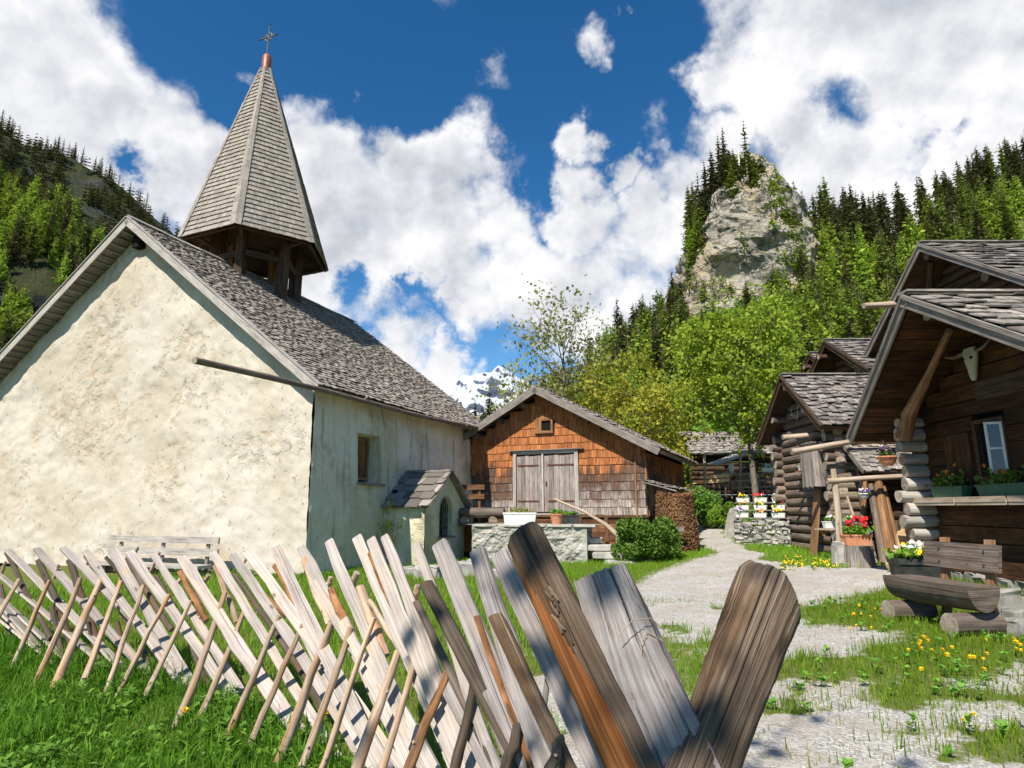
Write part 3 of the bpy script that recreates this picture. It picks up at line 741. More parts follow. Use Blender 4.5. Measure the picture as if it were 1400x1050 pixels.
# ---------------------------------------------------------------- chapel
CO = V(-4.72, 14.6, 0); CU = V(-.934, .358, 0); CD = V(.358, .934, 0); UPV = V(0, 0, 1)
def W(a, b, z): return CO+CU*a+CD*b+UPV*z
HWc = 6.5; RZ = 9.60; SL = 0.765; LEN = 10.0
def roof_z(a): return RZ-SL*abs(a-HWc)
def build_chapel():
    ch = thing('chapel', 'small white plastered mountain chapel with a wood-shingled roof and pointed belfry', 'chapel', CO)
    bat = 0.055  # walls lean in a little
    def bt(z): return (4.4-min(z, 4.4))*bat
    # front gable wall, sunlit
    us = np.linspace(0, 13, 170)
    def Pg(a, z):
        aa = a
        if a < 1.0: aa = a-bt(z)*(1-a)
        if a > 12: aa = a+bt(z)*(a-12)
        return W(aa, -bt(z), z)
    mb = MB(); gridwall(mb, Pg, us, lambda a: roof_z(a)-0.16, 130, 0.16, -CD)
    mb.build('gable_wall', 'plaster_cream', ch, smooth=True)
    mb = MB()   # rear gable
    gridwall(mb, lambda a, z: W(a, LEN, z), np.linspace(0, 13, 20), lambda a: roof_z(a)-0.16, 12, 0.05, CD)
    mb.build('gable_wall', 'plaster_side', ch, smooth=True)
    # right side wall with a deep window
    wb0, wb1, wz0, wz1 = 1.72, 2.78, 2.16, 3.44
    bs = np.unique(np.round(np.concatenate([np.linspace(0, wb0, 24), np.linspace(wb0, wb1, 14), np.linspace(wb1, LEN, 90)]), 4))
    zs = np.unique(np.round(np.concatenate([np.linspace(0, wz0, 30), np.linspace(wz0, wz1, 16), np.linspace(wz1, 4.42, 14)]), 4))
    Ps = lambda b, z: W(-bt(z)+0.0, b-bt(z)*max(0, 1-b), z)
    mb = MB(); gridwall(mb, Ps, bs, lambda b: 4.42, len(zs), 0.12, -CU, hole=lambda b, z: wb0 < b < wb1 and wz0 < z < wz1, zl=zs)
    # reveals of the window
    for (b0, z0, b1, z1) in ((wb0, wz0, wb0, wz1), (wb1, wz1, wb1, wz0), (wb0, wz1, wb1, wz1), (wb1, wz0, wb0, wz0)):
        p = [Ps(b0, z0)-CU*.03, Ps(b1, z1)-CU*.03]; q = [t+CU*.5 for t in p]
        cb = ((wb0+wb1)/2, (wz0+wz1)/2)
        # the reveal splays: inner opening narrower
        q = [t+(W(0, cb[0], cb[1])-W(0, bb, zz))*.12*V(1,1,.6) for t, bb, zz in ((q[0], b0, z0), (q[1], b1, z1))]
        mb.add(np.array([p[0], p[1], q[1], q[0]]), [[0,1,2,3]])
    mb.build('side_wall', 'plaster_side', ch, smooth=False)
    mb = MB(); gridwall(mb, lambda b, z: W(13, b, z), np.linspace(0, LEN, 12), lambda b: 4.42, 6, 0.05, CU); mb.build('side_wall', 'plaster_cream', ch, smooth=True)
    # window
    w = MB()
    i0, i1, j0, j1 = wb0+.14, wb1-.12, wz0+.08, wz1-.08
    def WP(b, z, dep): return W(dep-bt(z), b, z)
    for (b, z, db, dz) in ((i0, j0, .07, j1-j0), (i1-.07, j0, .07, j1-j0), (i0+.07, j0, i1-i0-.14, .07), (i0+.07, j1-.07, i1-i0-.14, .07)):
        w.box(WP(b, z, .30), CD*db, CU*.07, UPV*dz)
    wf = w.build('window', 'brown_wood', ch)
    w = MB()
    for kx in range(5):
        w.box(WP(i0+.30+kx*.1, j0+.07, .34), CD*.095, CU*.025, UPV*(j1-j0-.14))
    w.build('shutter', 'chalet_wood', wf)
    w = MB(); w.box(WP(i0+.07, j0+.07, .40), CD*.26, CU*.02, UPV*(j1-j0-.14)); w.build('opening', 'dark_void', wf)
    w = MB(); w.log([WP(i0+.2, j0+.05, .27), WP(i0+.2, j1-.05, .27)], .014, 8); w.build('iron_bar', 'iron', wf)
    w = MB(); w.box(WP(wb0-.04, wz0-.07, -.13), CD*(wb1-wb0+.14), CU*.5, UPV*.06); w.build('sill', 'grey_wood', wf)
    # roof
    cs = 1/math.sqrt(1+SL*SL); L = (HWc+.42)/cs
    def slope(side):
        mb = MB(); b0, b1 = -.48, LEN+.5
        s = -1 if side == 'right' else 1
        ae = HWc+s*(HWc+.42); ez = roof_z(ae)
        E = W(ae, b0, ez-.0); Vd = nrm(-s*CU*cs*1.0+UPV*SL*cs)
        N = nrm(np.cross(CD, Vd)); N = N if N[2] > 0 else -N
        mb.box(E-N*.10, CD*(b1-b0), Vd*L, N*.085, 1)
        shingles(mb, E+Vd*(-.05), CD, Vd, 0, b1-b0, L+.02, *((.165, .11) if side == 'right' else (.24, .2)), th=.018, lift=.042, jit=.08)
        return mb, E, Vd, N
    rr = None
    for side in ('right', 'left'):
        mb, E, Vd, N = slope(side)
        r = mb.build('roof', ['roof_shingle', 'grey_wood'], ch)
        # rafter laths seen under the eaves
        m2 = MB(); n = 34
        for i in range(n):
            t = .15+i*(L-.3)/n
            m2.box(E+Vd*t-N*.16, CD*.5, Vd*.06, N*.055)
        m2.build('batten', 'grey_wood', r)
        # barge board and narrow cover board above it
        m2 = MB()
        m2.box(E-CD*.035-N*.17+Vd*(-.1), Vd*(L+.1), CD*.03, N*.2)
        m2.box(E-CD*.07+N*.045-Vd*.12, Vd*(L+.14), CD*.16, N*.022)
        m2.build('barge_board', 'grey_wood_light', r)
    mb = MB()   # ridge boards
    for i in range(9):
        b = -.5+i*1.22
        for s in (-1, 1):
            mb.box(W(HWc, b, RZ+.11-(i % 2)*.012), CD*1.23, nrm(s*CU*cs-UPV*SL*cs)*.2, UPV*.022)
    mb.build('ridge_board', 'roof_shingle', ch)
    # hewn gutter running past the corner
    mb = MB(); g0 = W(-.54, -3.95, 4.07); g1 = W(-.56, 10.6, 4.34)
    n = 8; pts = [g0*(1-i/n)+g1*(i/n)+UPV*(.03*math.sin(i*1.1))+CU*.02*math.sin(i*1.7) for i in range(n+1)]
    mb.log(pts, [.062+.004*math.sin(i*2) for i in range(n+1)], 12, .05, cap=1, sub=3)
    g = mb.build('gutter', ['log_grey', 'log_end'], ch, smooth=True)
    mb = MB()
    for b in (1.3, 4.5, 7.2, 9.4):
        mb.log([W(.1, b, 4.36), W(-.54, b, 4.23), W(-.66, b, 4.29)], [.035, .03, .03], 8, .05)
    mb.build('gutter_hook', 'grey_wood', g)
    # ventilation hole below the apex
    mb = MB(); mb.cbox(W(HWc-.05, -.085, 8.86), .28, .22, .34, rz=math.atan2(CU[1], CU[0])); mb.build('vent_hole', 'dark_void', ch)
    # ---- belfry
    cx, cy = W(HWc, 4.5, 0)[:2]; BC = V(cx, cy, 0); zr, zt, R = 10.5, 18.05, 2.50
    az = [math.radians(174+60*i) for i in range(6)]
    ring = lambda r, z: [BC+V(math.sin(a)*r, math.cos(a)*r, z) for a in az]
    sp = thing_part = None
    mb = MB()
    rb, rt = ring(R, zr), [p_+V(-.30, 0, 0) for p_ in ring(.13, zt)]
    for i in range(6):
        j = (i+1) % 6
        A, B, C, D = rb[i], rb[j], rt[j], rt[i]
        U = nrm(B-A); mid = (A+B)/2; mt = (C+D)/2; Vd = nrm(mt-mid); Ls = np.linalg.norm(mt-mid); w0 = np.linalg.norm(B-A); w1 = np.linalg.norm(C-D)
        N = nrm(np.cross(U, Vd)); outv = mid-V(cx, cy, mid[2]); flip = np.dot(N, outv) < 0
        UU, OO = (U, A) if not flip else (-U, B)
        mb.add(np.array([A, B, C, D])-nrm(outv)*.02, [[0,1,2,3]], None, 1)
        N2 = nrm(np.cross(UU, Vd))
        def bb(v, w0=w0, w1=w1, Ls=Ls): return (w0-w1)/2*v/Ls
        # rows with their own normal (steep face)
        v = -.04
        while v < Ls-.05:
            a = bb(max(v, 0)); e = w0-a; x = a; wv = rng.normal(0, .008)
            while x < e-.01:
                w = min(.14*rng.uniform(.8, 1.2), e-x); w = e-x if e-x-w < .05 else w
                li = .06*rng.uniform(.9, 1.1)
                mb.box(OO+UU*x+Vd*(v+wv+rng.normal(0, .004))+N2*li, Vd*min(.3, Ls-v)-N2*li*.9, UU*(w-.006), N2*.026)
                x += w
            v += .2
    s_ = mb.build('spire', ['spire_shingle', 'dark_wood'], ch)
    mb = MB()    # hip covers, short lapped boards up every edge
    for i in range(6):
        A, C = rb[i], rt[i]; L = np.linalg.norm(C-A); d = nrm(C-A); o = nrm(A-V(cx, cy, A[2]))
        nn = nrm(np.cross(np.cross(d, o), d)); t = np.cross(d, nn)
        for sgn in (-1, 1):
            tt = nrm(t*sgn-nn*.42); v = -.05
            while v < L-.1:
                wd = .15*(1-v/L)+.05
                mb.box(A+d*v+nn*(.075+rng.uniform(0, .012)), d*min(.34, L-v), tt*wd, nn*.016); v += .24
    mb.build('hip_board', 'spire_shingle', s_)
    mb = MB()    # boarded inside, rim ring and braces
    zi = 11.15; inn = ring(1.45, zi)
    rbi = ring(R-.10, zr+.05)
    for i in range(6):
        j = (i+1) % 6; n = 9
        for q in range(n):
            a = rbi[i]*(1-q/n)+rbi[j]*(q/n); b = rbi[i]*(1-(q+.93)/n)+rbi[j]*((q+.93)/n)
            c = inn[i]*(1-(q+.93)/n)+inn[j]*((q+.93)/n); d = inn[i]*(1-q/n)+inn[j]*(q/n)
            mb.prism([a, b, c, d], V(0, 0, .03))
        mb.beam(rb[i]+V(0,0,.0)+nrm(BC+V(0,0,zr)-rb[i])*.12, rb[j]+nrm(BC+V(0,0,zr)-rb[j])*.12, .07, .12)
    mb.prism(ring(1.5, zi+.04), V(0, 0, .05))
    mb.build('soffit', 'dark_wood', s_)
    for i in range(6):
        p = BC+V(math.sin(az[i]+.1)*1.42, math.cos(az[i]+.1)*1.42, 0)
        da = abs(np.dot(p-CO, CU)-HWc); zb = RZ-SL*da-.15
        mb = MB(); mb.cbox(p+V(0,0,zb), .25, .27, zi-zb+.1, rz=-az[i]); mb.cbox(p+V(0,0,zb)+nrm(BC-p)*.24+V(.02,.03,0), .15, .16, zi-zb, rz=-az[i])
        mb.build('belfry_post', 'brown_wood' if i in (2, 3) else 'dark_wood', ch)
        mb = MB(); mb.beam(p+V(0,0,zi-.7), rb[i]*.8+(BC+V(0,0,zr))*.2+V(0,0,.12), .1, .1); mb.build('brace', 'dark_wood', ch)
    mb = MB()
    pp = ring(1.42, 9.98)
    for i in (0, 1, 2, 4, 5): mb.beam(pp[i], pp[(i+1) % 6], .09, .2)
    mb.build('belfry_rail', 'dark_wood', ch)
    # start of the cap sits on the spire's tip
    mb = MB(); mb.lathe([(.34, 17.5), (.30, 17.62), (.20, 17.85), (.175, 18.1), (.17, 18.62), (.1, 18.72), (0, 18.74)], V(cx-.30, cy, 0), 16)
    mb.build('copper_cap', 'copper', ch, smooth=True)
    mb = MB(); c = V(cx-.31, cy, 0); rx = nrm(V(.93, -.36, 0))
    mb.log([c+V(0,0,18.6), c+V(0,0,20.1)], [.035, .022], 8, 0)
    mb.log([c-rx*.42+V(0,0,19.52), c+rx*.42+V(0,0,19.52)], .03, 8, 0)
    for e in (c-rx*.42+V(0,0,19.52), c+rx*.42+V(0,0,19.52), c+V(0,0,20.1)): mb.lathe([(0,-.05),(.055,0),(0,.05)], e, 6)
    n = 16; rg = [c+rx*math.cos(i/n*2*PI)*.17+V(0,0,19.52+math.sin(i/n*2*PI)*.17) for i in range(n+1)]
    mb.log(rg, .02, 6, 0)
    mb.log([c-rx*.15+V(0,0,19.37), c+rx*.15+V(0,0,19.67)], .015, 6, 0); mb.log([c-rx*.15+V(0,0,19.67), c+rx*.15+V(0,0,19.37)], .015, 6, 0)
    mb.build('cross', 'cross_metal', ch)

# ---------------------------------------------------------------- wayside shrine leaning on the side wall
def build_shrine():
    # local frame: s along the chapel (CD), d outwards (-CU)
    s0, d0 = 3.05, 0.0; Wd, Dp = 2.35, 1.42
    OUT = -CU
    S = lambda s, d, z: W(0, s0, 0)+CD*s+OUT*d+UPV*z
    th = thing('shrine', 'little whitewashed shrine with stone-slab roof and arched iron grille, against the chapel side', 'shrine', S(Wd/2, Dp/2, 0))
    apz, evz = 2.50, 1.62
    mb = MB()
    ox, ow, oz0, ozs = Wd/2-.02, .40, .72, 1.40   # arch centre, half width, sill, spring
    def top(s): return apz-(apz-evz)*abs(s-Wd/2)/(Wd/2)
    def archz(s):
        t = (s-ox)/ow
        return ozs+.42*math.sqrt(max(0, 1-t*t)) if abs(t) < 1 else 0
    us = np.unique(np.concatenate([np.linspace(-.06, ox-ow, 12), np.linspace(ox-ow, ox+ow, 18), np.linspace(ox+ow, Wd+.06, 12)]))
    # front as strips around the arch
    def strip(u0, u1, z0a, z0b, z1a, z1b, nz):
        for j in range(nz):
            a, b = j/nz, (j+1)/nz
            P = [S(u0, Dp, z0a+(z1a-z0a)*a), S(u1, Dp, z0b+(z1b-z0b)*a), S(u1, Dp, z0b+(z1b-z0b)*b), S(u0, Dp, z0a+(z1a-z0a)*b)]
            P = np.array(P); dd = (fbm(P*1.8, 3)-.5)*.07; mb.add(P+np.outer(dd, OUT), [[0,1,2,3]])
    for a, b in zip(us[:-1], us[1:]):
        m = (a+b)/2
        if abs(m-ox) < ow:
            strip(a, b, 0, 0, oz0, oz0, 5); strip(a, b, archz(a) or ozs, archz(b) or ozs, top(a), top(b), 6)
            za, zb = archz(a) or ozs, archz(b) or ozs
            mb.add(np.array([S(a, Dp+.02, za), S(b, Dp+.02, zb), S(b, Dp-.3, zb), S(a, Dp-.3, za)]), [[0,1,2,3]])
        else: strip(a, b, 0, 0, top(a), top(b), 12)
    for u in (ox-ow, ox+ow): mb.add(np.array([S(u, Dp+.02, oz0), S(u, Dp+.02, ozs), S(u, Dp-.3, ozs), S(u, Dp-.3, oz0)]), [[0,1,2,3]])
    mb.add(np.array([S(ox-ow, Dp+.02, oz0), S(ox+ow, Dp+.02, oz0), S(ox+ow, Dp-.3, oz0), S(ox-ow, Dp-.3, oz0)]), [[0,1,2,3]])
    for u, sg in ((-.06, -1), (Wd+.06, 1)):
        gridwall(mb, lambda d, z: S(u, d, z), np.linspace(-.1, Dp, 18), lambda d: top(u), 18, .08, CD*sg)
    mb.build('wall', 'plaster_shrine', th, smooth=False)
    mb = MB(); mb.box(S(.2, .25, .3), CD*(Wd-.4), OUT*.1, UPV*1.7); mb.box(S(ox-ow, Dp-.55, oz0-.02), CD*2*ow, OUT*.03, UPV*1.15); mb.build('niche', 'dark_void', th)
    mb = MB()
    for i in range(7):
        s = ox-ow+.06+i*(2*ow-.12)/6; mb.log([S(s, Dp-.12, oz0), S(s, Dp-.12, (archz(s) or ozs)+.01)], .013, 6, 0)
    for z in (.95, 1.2, 1.45): mb.beam(S(ox-ow+.01, Dp-.12, z), S(ox+ow-.01, Dp-.12, z), .012, .03)
    g = mb.build('grille', 'iron', th)
    mb = MB(); mb.box(S(ox-ow-.06, Dp-.2, oz0-.05), CD*(2*ow+.14), OUT*.3, UPV*.05); mb.build('sill', 'grey_wood', th)
    # slab roof: a few courses of broken stone slates
    mb = MB()
    for sg in (-1, 1):
        base = S(Wd/2+sg*(Wd/2+.16), -.12, top(-.16)+.0)
        Vd = nrm(CD*(-sg)*(Wd/2)+UPV*(apz-evz)); Ln = (Wd/2+.16)/(Wd/2)*math.hypot(Wd/2, apz-evz)
        Nq = nrm(np.cross(OUT, Vd)); Nq = Nq if Nq[2] > 0 else -Nq; v_ = -.04; r0_ = 0
        mb.box(base, OUT*(Dp+.26), Vd*Ln, Nq*.03)
        while v_ < Ln-.1:
            x_ = -.02
            while x_ < Dp+.28:
                w_ = min(rng.uniform(.3, .62), Dp+.32-x_)
                rock(mb, base+OUT*x_+Vd*(v_+rng.normal(0, .035))+Nq*(.075+rng.uniform(0, .02)), Vd*min(.52, Ln-v_+.06)-Nq*.06, OUT*(w_-.008), Nq*rng.uniform(.03, .05), .32)
                x_ += w_
            v_ += .34
    mb.box(S(Wd/2-.14, -.1, apz+.02), OUT*(Dp+.3), CD*.28, UPV*.04)
    mb.build('roof', 'stone_shingle', th)

def stones(mb, P0, P1, z0, z1, depth, size, out, mi=0, top_fn=None, rough=.25, proud=.05, sm=None):
    """rubble masonry: irregular blocks laid in rough courses between two ground points"""
    P0 = np.asarray(P0, float); P1 = np.asarray(P1, float); L = np.linalg.norm((P1-P0)[:2]); U = nrm((P1-P0)*[1,1,0]); out = nrm(out)
    z = z0
    while z < z1-.02:
        h = min(size*rng.uniform(.55, 1.15), z1-z) if z1-z > size*.5 else z1-z
        x = 0
        while x < L-.01:
            w = min(size*rng.uniform(.7, 1.9), L-x); w = L-x if L-x-w < size*.35 else w
            o = P0*[1,1,0]+U*(x+.012)+V(0,0,z+rng.uniform(-.02,.02)*1)+out*rng.uniform(-proud, proud)
            if top_fn is None or z+h*.5 < top_fn(x+w/2):
                rock(mb, o, U*(w-.02), -out*depth, V(0,0,h-.012), rough, mi)
            x += w
        z += h
_cube = None
def rock(mb, o, ax, ay, az, r=.2, mi=0):
    """a block with chamfered, jittered corners"""
    global _cube
    if _cube is None:
        g = [-1, -.72, .72, 1]
        vs = {}; V_ = []; Fc = []
        def vid(p):
            if p not in vs: vs[p] = len(V_); V_.append(p)
            return vs[p]
        for ax_ in range(3):
            for sg in (-1, 1):
                for i in range(3):
                    for j in range(3):
                        q = []
                        for (a, b) in ((i, j), (i+1, j), (i+1, j+1), (i, j+1)):
                            p = [0, 0, 0]; p[ax_] = sg; p[(ax_+1) % 3] = g[a]; p[(ax_+2) % 3] = g[b]; q.append(vid(tuple(p)))
                        Fc.append(q if sg > 0 else q[::-1])
        V_ = np.array(V_, float)
        m = np.abs(V_).sum(1); big = (np.abs(V_) > .99).sum(1)
        V_[big == 3] *= .86; V_[big == 2] *= .95
        _cube = (V_, np.array(Fc))
    v, f = _cube
    vv = v*(1+rng.normal(0, r*.22, v.shape)); 
    P = np.asarray(o, float)+np.outer((vv[:, 0]+1)/2, ax)+np.outer((vv[:, 1]+1)/2, ay)+np.outer((vv[:, 2]+1)/2, az)
    mb.add(P, f, None, mi)

build_chapel()
build_shrine()

def build_terrace():
    # retaining wall of the terrace in front of the barn
    a = V(-1.15, 18.35, 0); b = V(2.08, 17.75, 0); out = nrm(V(-.18, -1, 0))
    w = thing('stone_wall', 'grey rubble retaining wall topped with flowerpots, between the shrine and the steps', 'wall', (a+b)/2)
    mb = MB(); U = nrm(b-a); Lw = np.linalg.norm(b-a)
    def lump(P): 
        d = (fbm(P*V(3.2,3.2,4.2), 4, .62)-.5)*.26+(fbm(P*11, 3)-.5)*.06; return d
    for (q0, q1, o_) in ((a, b, out), (b, b+V(.35, 1.6, 0), nrm(V(1, -.2, 0)))):
        n_ = 110 if q0 is a else 50; m_ = 44; us = np.linspace(0, 1, n_); zs_ = np.linspace(-.05, 1.0, m_)
        P = np.array([[q0*(1-u)+q1*u+V(0,0,z) for z in zs_] for u in us]).reshape(-1, 3)
        edge = np.repeat(np.minimum(us, 1)*0+1, m_); dd = lump(P); 
        if q0 is a: dd = dd*np.repeat(np.clip((1-us)*12, 0, 1), m_)
        else: dd = dd*np.repeat(np.clip(us*8, 0, 1), m_)
        P = P+np.outer(dd, o_); idx = np.arange(n_*m_).reshape(n_, m_)
        mb.add(P, np.stack([idx[:-1, :-1], idx[1:, :-1], idx[1:, 1:], idx[:-1, 1:]], -1).reshape(-1, 4))
    mb.poly([a+V(0,0,1.0), b+V(0,0,1.0), b+V(.35,1.6,1.0), a-out*.6+V(0,0,1.0)])
    mb.build('masonry', 'rubble', w)
    mb = MB(); x = 0
    U = nrm(b-a)
    while x < 3.2:
        l = rng.uniform(.4, .8); rock(mb, a+U*x+V(0,0,.98)+out*.05, U*(l-.02), -out*.55, V(0,0,.07), .1); x += l
    mb.build('coping', 'step_stone', w)
    # terrace floor
    mb = MB(); P = [a-out*.4, b-out*.4, b+V(.3,1.6,0), V(3.4,20.0,0), V(-3,23.4,0), V(-1.6,18.6,0)]
    mb.poly([p*[1,1,0]+V(0,0,1.0) for p in P]); o = mb.build('terrace', 'stone_grey'); o['kind'] = 'structure'
    # stone steps
    st = thing('stone_steps', 'short flight of rough stone steps beside the end of the retaining wall', 'steps', G(822, 765))
    for i in range(5):
        p = V(3.00-.26*i, 17.35+.34*i, -.04+.185*i)
        mb = MB(); rock(mb, p+V(-.55,-.2,0), V(.82+.05*(i%2), -.1, 0), V(.08, .45, 0), V(0,0,.17), .18); mb.build('step', 'step_stone', st)
    # handrail
    hr = thing('handrail', 'pale bent pole handrail running down past the steps', 'handrail', G(840, 770))
    p0 = at(757, 682, 19.2); p1 = at(800, 700, 18.6); p2 = at(828, 717, 18.1); p3 = at(846, 733, 17.8)
    mb = MB(); mb.log([p0, p1, p2, p3], [.035, .04, .05, .075], 10, .06, cap=1, sub=3); mb.build('rail', ['pole_wood', 'log_end'], hr, smooth=True)
    for p, zb in ((p3+V(-.05,.05,-.03), 0.0), (p0*.85+p1*.15, 1.0)):
        mb = MB(); mb.log([V(p[0], p[1], zb-.1), p], [.035, .03], 8, .05, cap=1); mb.build('post', ['pole_wood', 'log_end'], hr, smooth=True)
build_terrace()

# ---------------------------------------------------------------- barn
BK = V(4.33, 20.2, 0); BU = V(-.91, .415, 0); BD = V(.415, .91, 0)
def B(a, b, z): return BK+BU*a+BD*b+UPV*z
def build_barn():
    th = thing('barn', 'shingle-clad wooden barn, red-brown under the eaves and silver grey below, with grey double doors', 'barn', BK)
    hw, rz, sl = 3.62, 5.62, .55; cs = 1/math.sqrt(1+sl*sl)
    rzf = lambda a: rz-sl*abs(a-hw)
    z0 = 1.30; dA, dB, dz1 = 2.36, 4.62, 3.42; wA, wB, wz0, wz1 = 3.18, 3.80, 4.10, 4.62
    def skip(x, z): 
        zz = z+z0
        return (dA-.05 < x < dB+.05 and zz < dz1+.02) or (wA < x < wB and wz0-.05 < zz < wz1) or zz+.12 > rzf(x)-.16
    mb = MB()
    # sheathing
    P = [B(0,.03,z0), B(7.24,.03,z0), B(7.24,.03,rzf(7.24)-.2), B(hw,.03,rz-.2), B(0,.03,rzf(0)-.2)]
    mb.prism(P, BD*.05, 1)
    def row(O, U, N, x0, x1, ztop, rowh=.27, sw=.15):
        v = 0
        while v < ztop:
            x = x0; wv = rng.normal(0, .012)
            while x < x1-.02:
                w = min(sw*rng.uniform(.6, 1.4), x1-x); w = x1-x if x1-x-w < .07 else w
                if not skip_(x+w/2, v+.12):
                    mb.box(O+U*x+UPV*(v-.03+wv+rng.normal(0, .008))+N*.035, UPV*.38-N*.03, U*(w-.005)+N*rng.normal(0, .003), N*.016)
                x += w
            v += rowh
    skip_ = skip
    row(B(0, 0, z0), BU, -BD, 0, 7.24, 4.3)
    # tabs tight up under the window
    skip_ = lambda x, z: z+z0+.2 > 3.25
    row(B(0, 0, z0), BD, -BU, 0, 7.0, 2.0)
    mb.build('shingled_wall', ['barn_shingle', 'dark_wood'], th)
    mb = MB(); mb.box(B(.02,0,z0), BU*.03, BD*7, UPV*2.0); mb.box(B(7.2,0,z0), BU*.05, BD*7, UPV*2.0)
    mb.prism([B(0,7,z0), B(7.24,7,z0), B(7.24,7,rzf(7.24)-.2), B(hw,7,rz-.2), B(0,7,rzf(0)-.2)], -BD*.05)
    mb.build('rear_wall', 'dark_wood', th)
    mb = MB()   # corner boards
    for a, s in ((0, -1), (.34, 1)):
        mb.box(B(a-.02, -.085, z0-.05), BU*.05, BD*.05, UPV*(3.25-z0 if a == 0 else 2.0))
    mb.build('corner_board', 'brown_wood', th)
    # plank base below
    mb = MB()
    for i in range(5):
        zz = -.1+i*.275
        mb.box(B(-.02, .0, zz), BU*7.2, BD*.05, UPV*.265); mb.box(B(-.03, .05, zz), BD*6.9, BU*.05, UPV*.265)
    mb.box(B(-.04, -.06, z0-.09), BU*7.3, BD*.09, UPV*.07)
    for a in (.4, 1.3, 2.2): mb.box(B(a, -.05, 0), BU*.12, BD*.05, UPV*1.2)
    mb.build('plank_base', 'chalet_wood', th)
    # doors
    dm = (dA+dB)/2+.1
    for a0, a1, tone in ((dA+.06, dm-.06, 0), (dm+.02, dB-.06, 1)):
        mb = MB(); n = 6; w = (a1-a0)/n
        for i in range(n): mb.box(B(a0+i*w, -.03-.006*(i % 2), z0+.08), BU*(w-.008), BD*.03, UPV*(dz1-z0-.2-.01*(i % 3)))
        d = mb.build('door', 'door_wood', th)
        for zz in (z0+.42, dz1-.48):
            m2 = MB(); m2.box(B(a0+.02 if not tone else a0+.12, -.055, zz), BU*(a1-a0-.16), BD*.022, UPV*.045); m2.build('strap_hinge', 'rust_iron', d)
        if not tone:
            m2 = MB(); m2.box(B(a1-.12, -.065, z0+.95), BU*.05, BD*.03, UPV*.14); m2.build('latch', 'iron', d)
    mb = MB()
    mb.box(B(dA-.08, -.08, z0), BU*.13, BD*.07, UPV*(dz1-z0+.08)); mb.box(B(dB-.05, -.08, z0), BU*.12, BD*.07, UPV*(dz1-z0+.05)); mb.box(B(dA+.05, -.07, dz1-.06), BU*(dB-dA-.1), BD*.06, UPV*.1)
    mb.box(B(dm-.05, -.07, z0+.08), BU*.06, BD*.045, UPV*(dz1-z0-.15))
    mb.build('door_frame', 'grey_wood_light', th)
    mb = MB(); mb.box(B(dA-.3, -.16, dz1+.05), BU*(dB-dA+.5), BD*.15, UPV*.03); mb.build('drip_board', 'grey_wood', th)
    mb = MB()
    for (a, z, da, dz) in ((wA, wz0, .07, wz1-wz0), (wB-.2, wz0, .2, wz1-wz0), (wA+.07, wz0, wB-wA-.27, .05), (wA+.07, wz1-.05, wB-wA-.27, .05)):
        mb.box(B(a, -.07, z), BU*da, BD*.1, UPV*dz)
    mb.box(B(wA-.04, -.13, wz0-.045), BU*(wB-wA+.08), BD*.12, UPV*.045)
    wn = mb.build('window', 'brown_wood', th)
    mb = MB(); mb.box(B(wA+.05, .01, wz0+.03), BU*(wB-wA-.2), BD*.015, UPV*(wz1-wz0-.06)); mb.build('opening', 'dark_void', wn)
    # purlin ends
    mb = MB()
    for da in (.62, 1.5, 2.45, 3.3):
        for s in (-1, 1):
            a = hw+s*da; mb.log([B(a, .2, rzf(a)-.20), B(a, -.42, rzf(a)-.20)], .105, 12, .05, cap=1)
    mb.build('purlin', ['log_old', 'log_old'], th, smooth=False)
    # roof
    b0, b1 = -.58, 7.25; L = (hw+.55)/cs
    for s in (-1, 1):
        ae = hw+s*(hw+.55); E = B(ae, b0, rzf(ae)); Vd = nrm(-s*BU*cs+UPV*sl*cs); N = nrm(np.cross(BD, Vd)); N = N if N[2] > 0 else -N
        mb = MB(); mb.box(E-N*.08, BD*(b1-b0), Vd*L, N*.07, 1)
        shingles(mb, E-Vd*.08, BD, Vd, 0, b1-b0, L+.08, .24, .15, th=.02, lift=.06, jit=.45)
        r = mb.build('roof', ['roof_shingle', 'dark_wood'], th)
        m2 = MB(); m2.box(E-BD*.05-N*.2-Vd*.05, Vd*(L+.05), BD*.04, N*.23); m2.build('barge_board', 'grey_wood', r)
        m2 = MB(); m2.box(E-N*.13-Vd*.06-BD*.02, BD*(b1-b0+.04), Vd*.05, N*.13); m2.build('eave_board', 'grey_wood', r)
    # lean-to roof on the right side with its brackets
    mb = MB(); E = B(-1.05, -.75, 2.05); Vd = nrm(BU*1.08+UPV*.30); 
    mb.box(E-V(0,0,.05), BD*2.9, Vd*1.1, V(0,0,.035), 1)
    shingles(mb, E-Vd*.05, BD, Vd, 0, 2.9, 1.15, .27, .19, th=.02, lift=.05, jit=.5)
    mb.build('lean_to_roof', ['stone_shingle', 'grey_wood'], th)
build_barn()

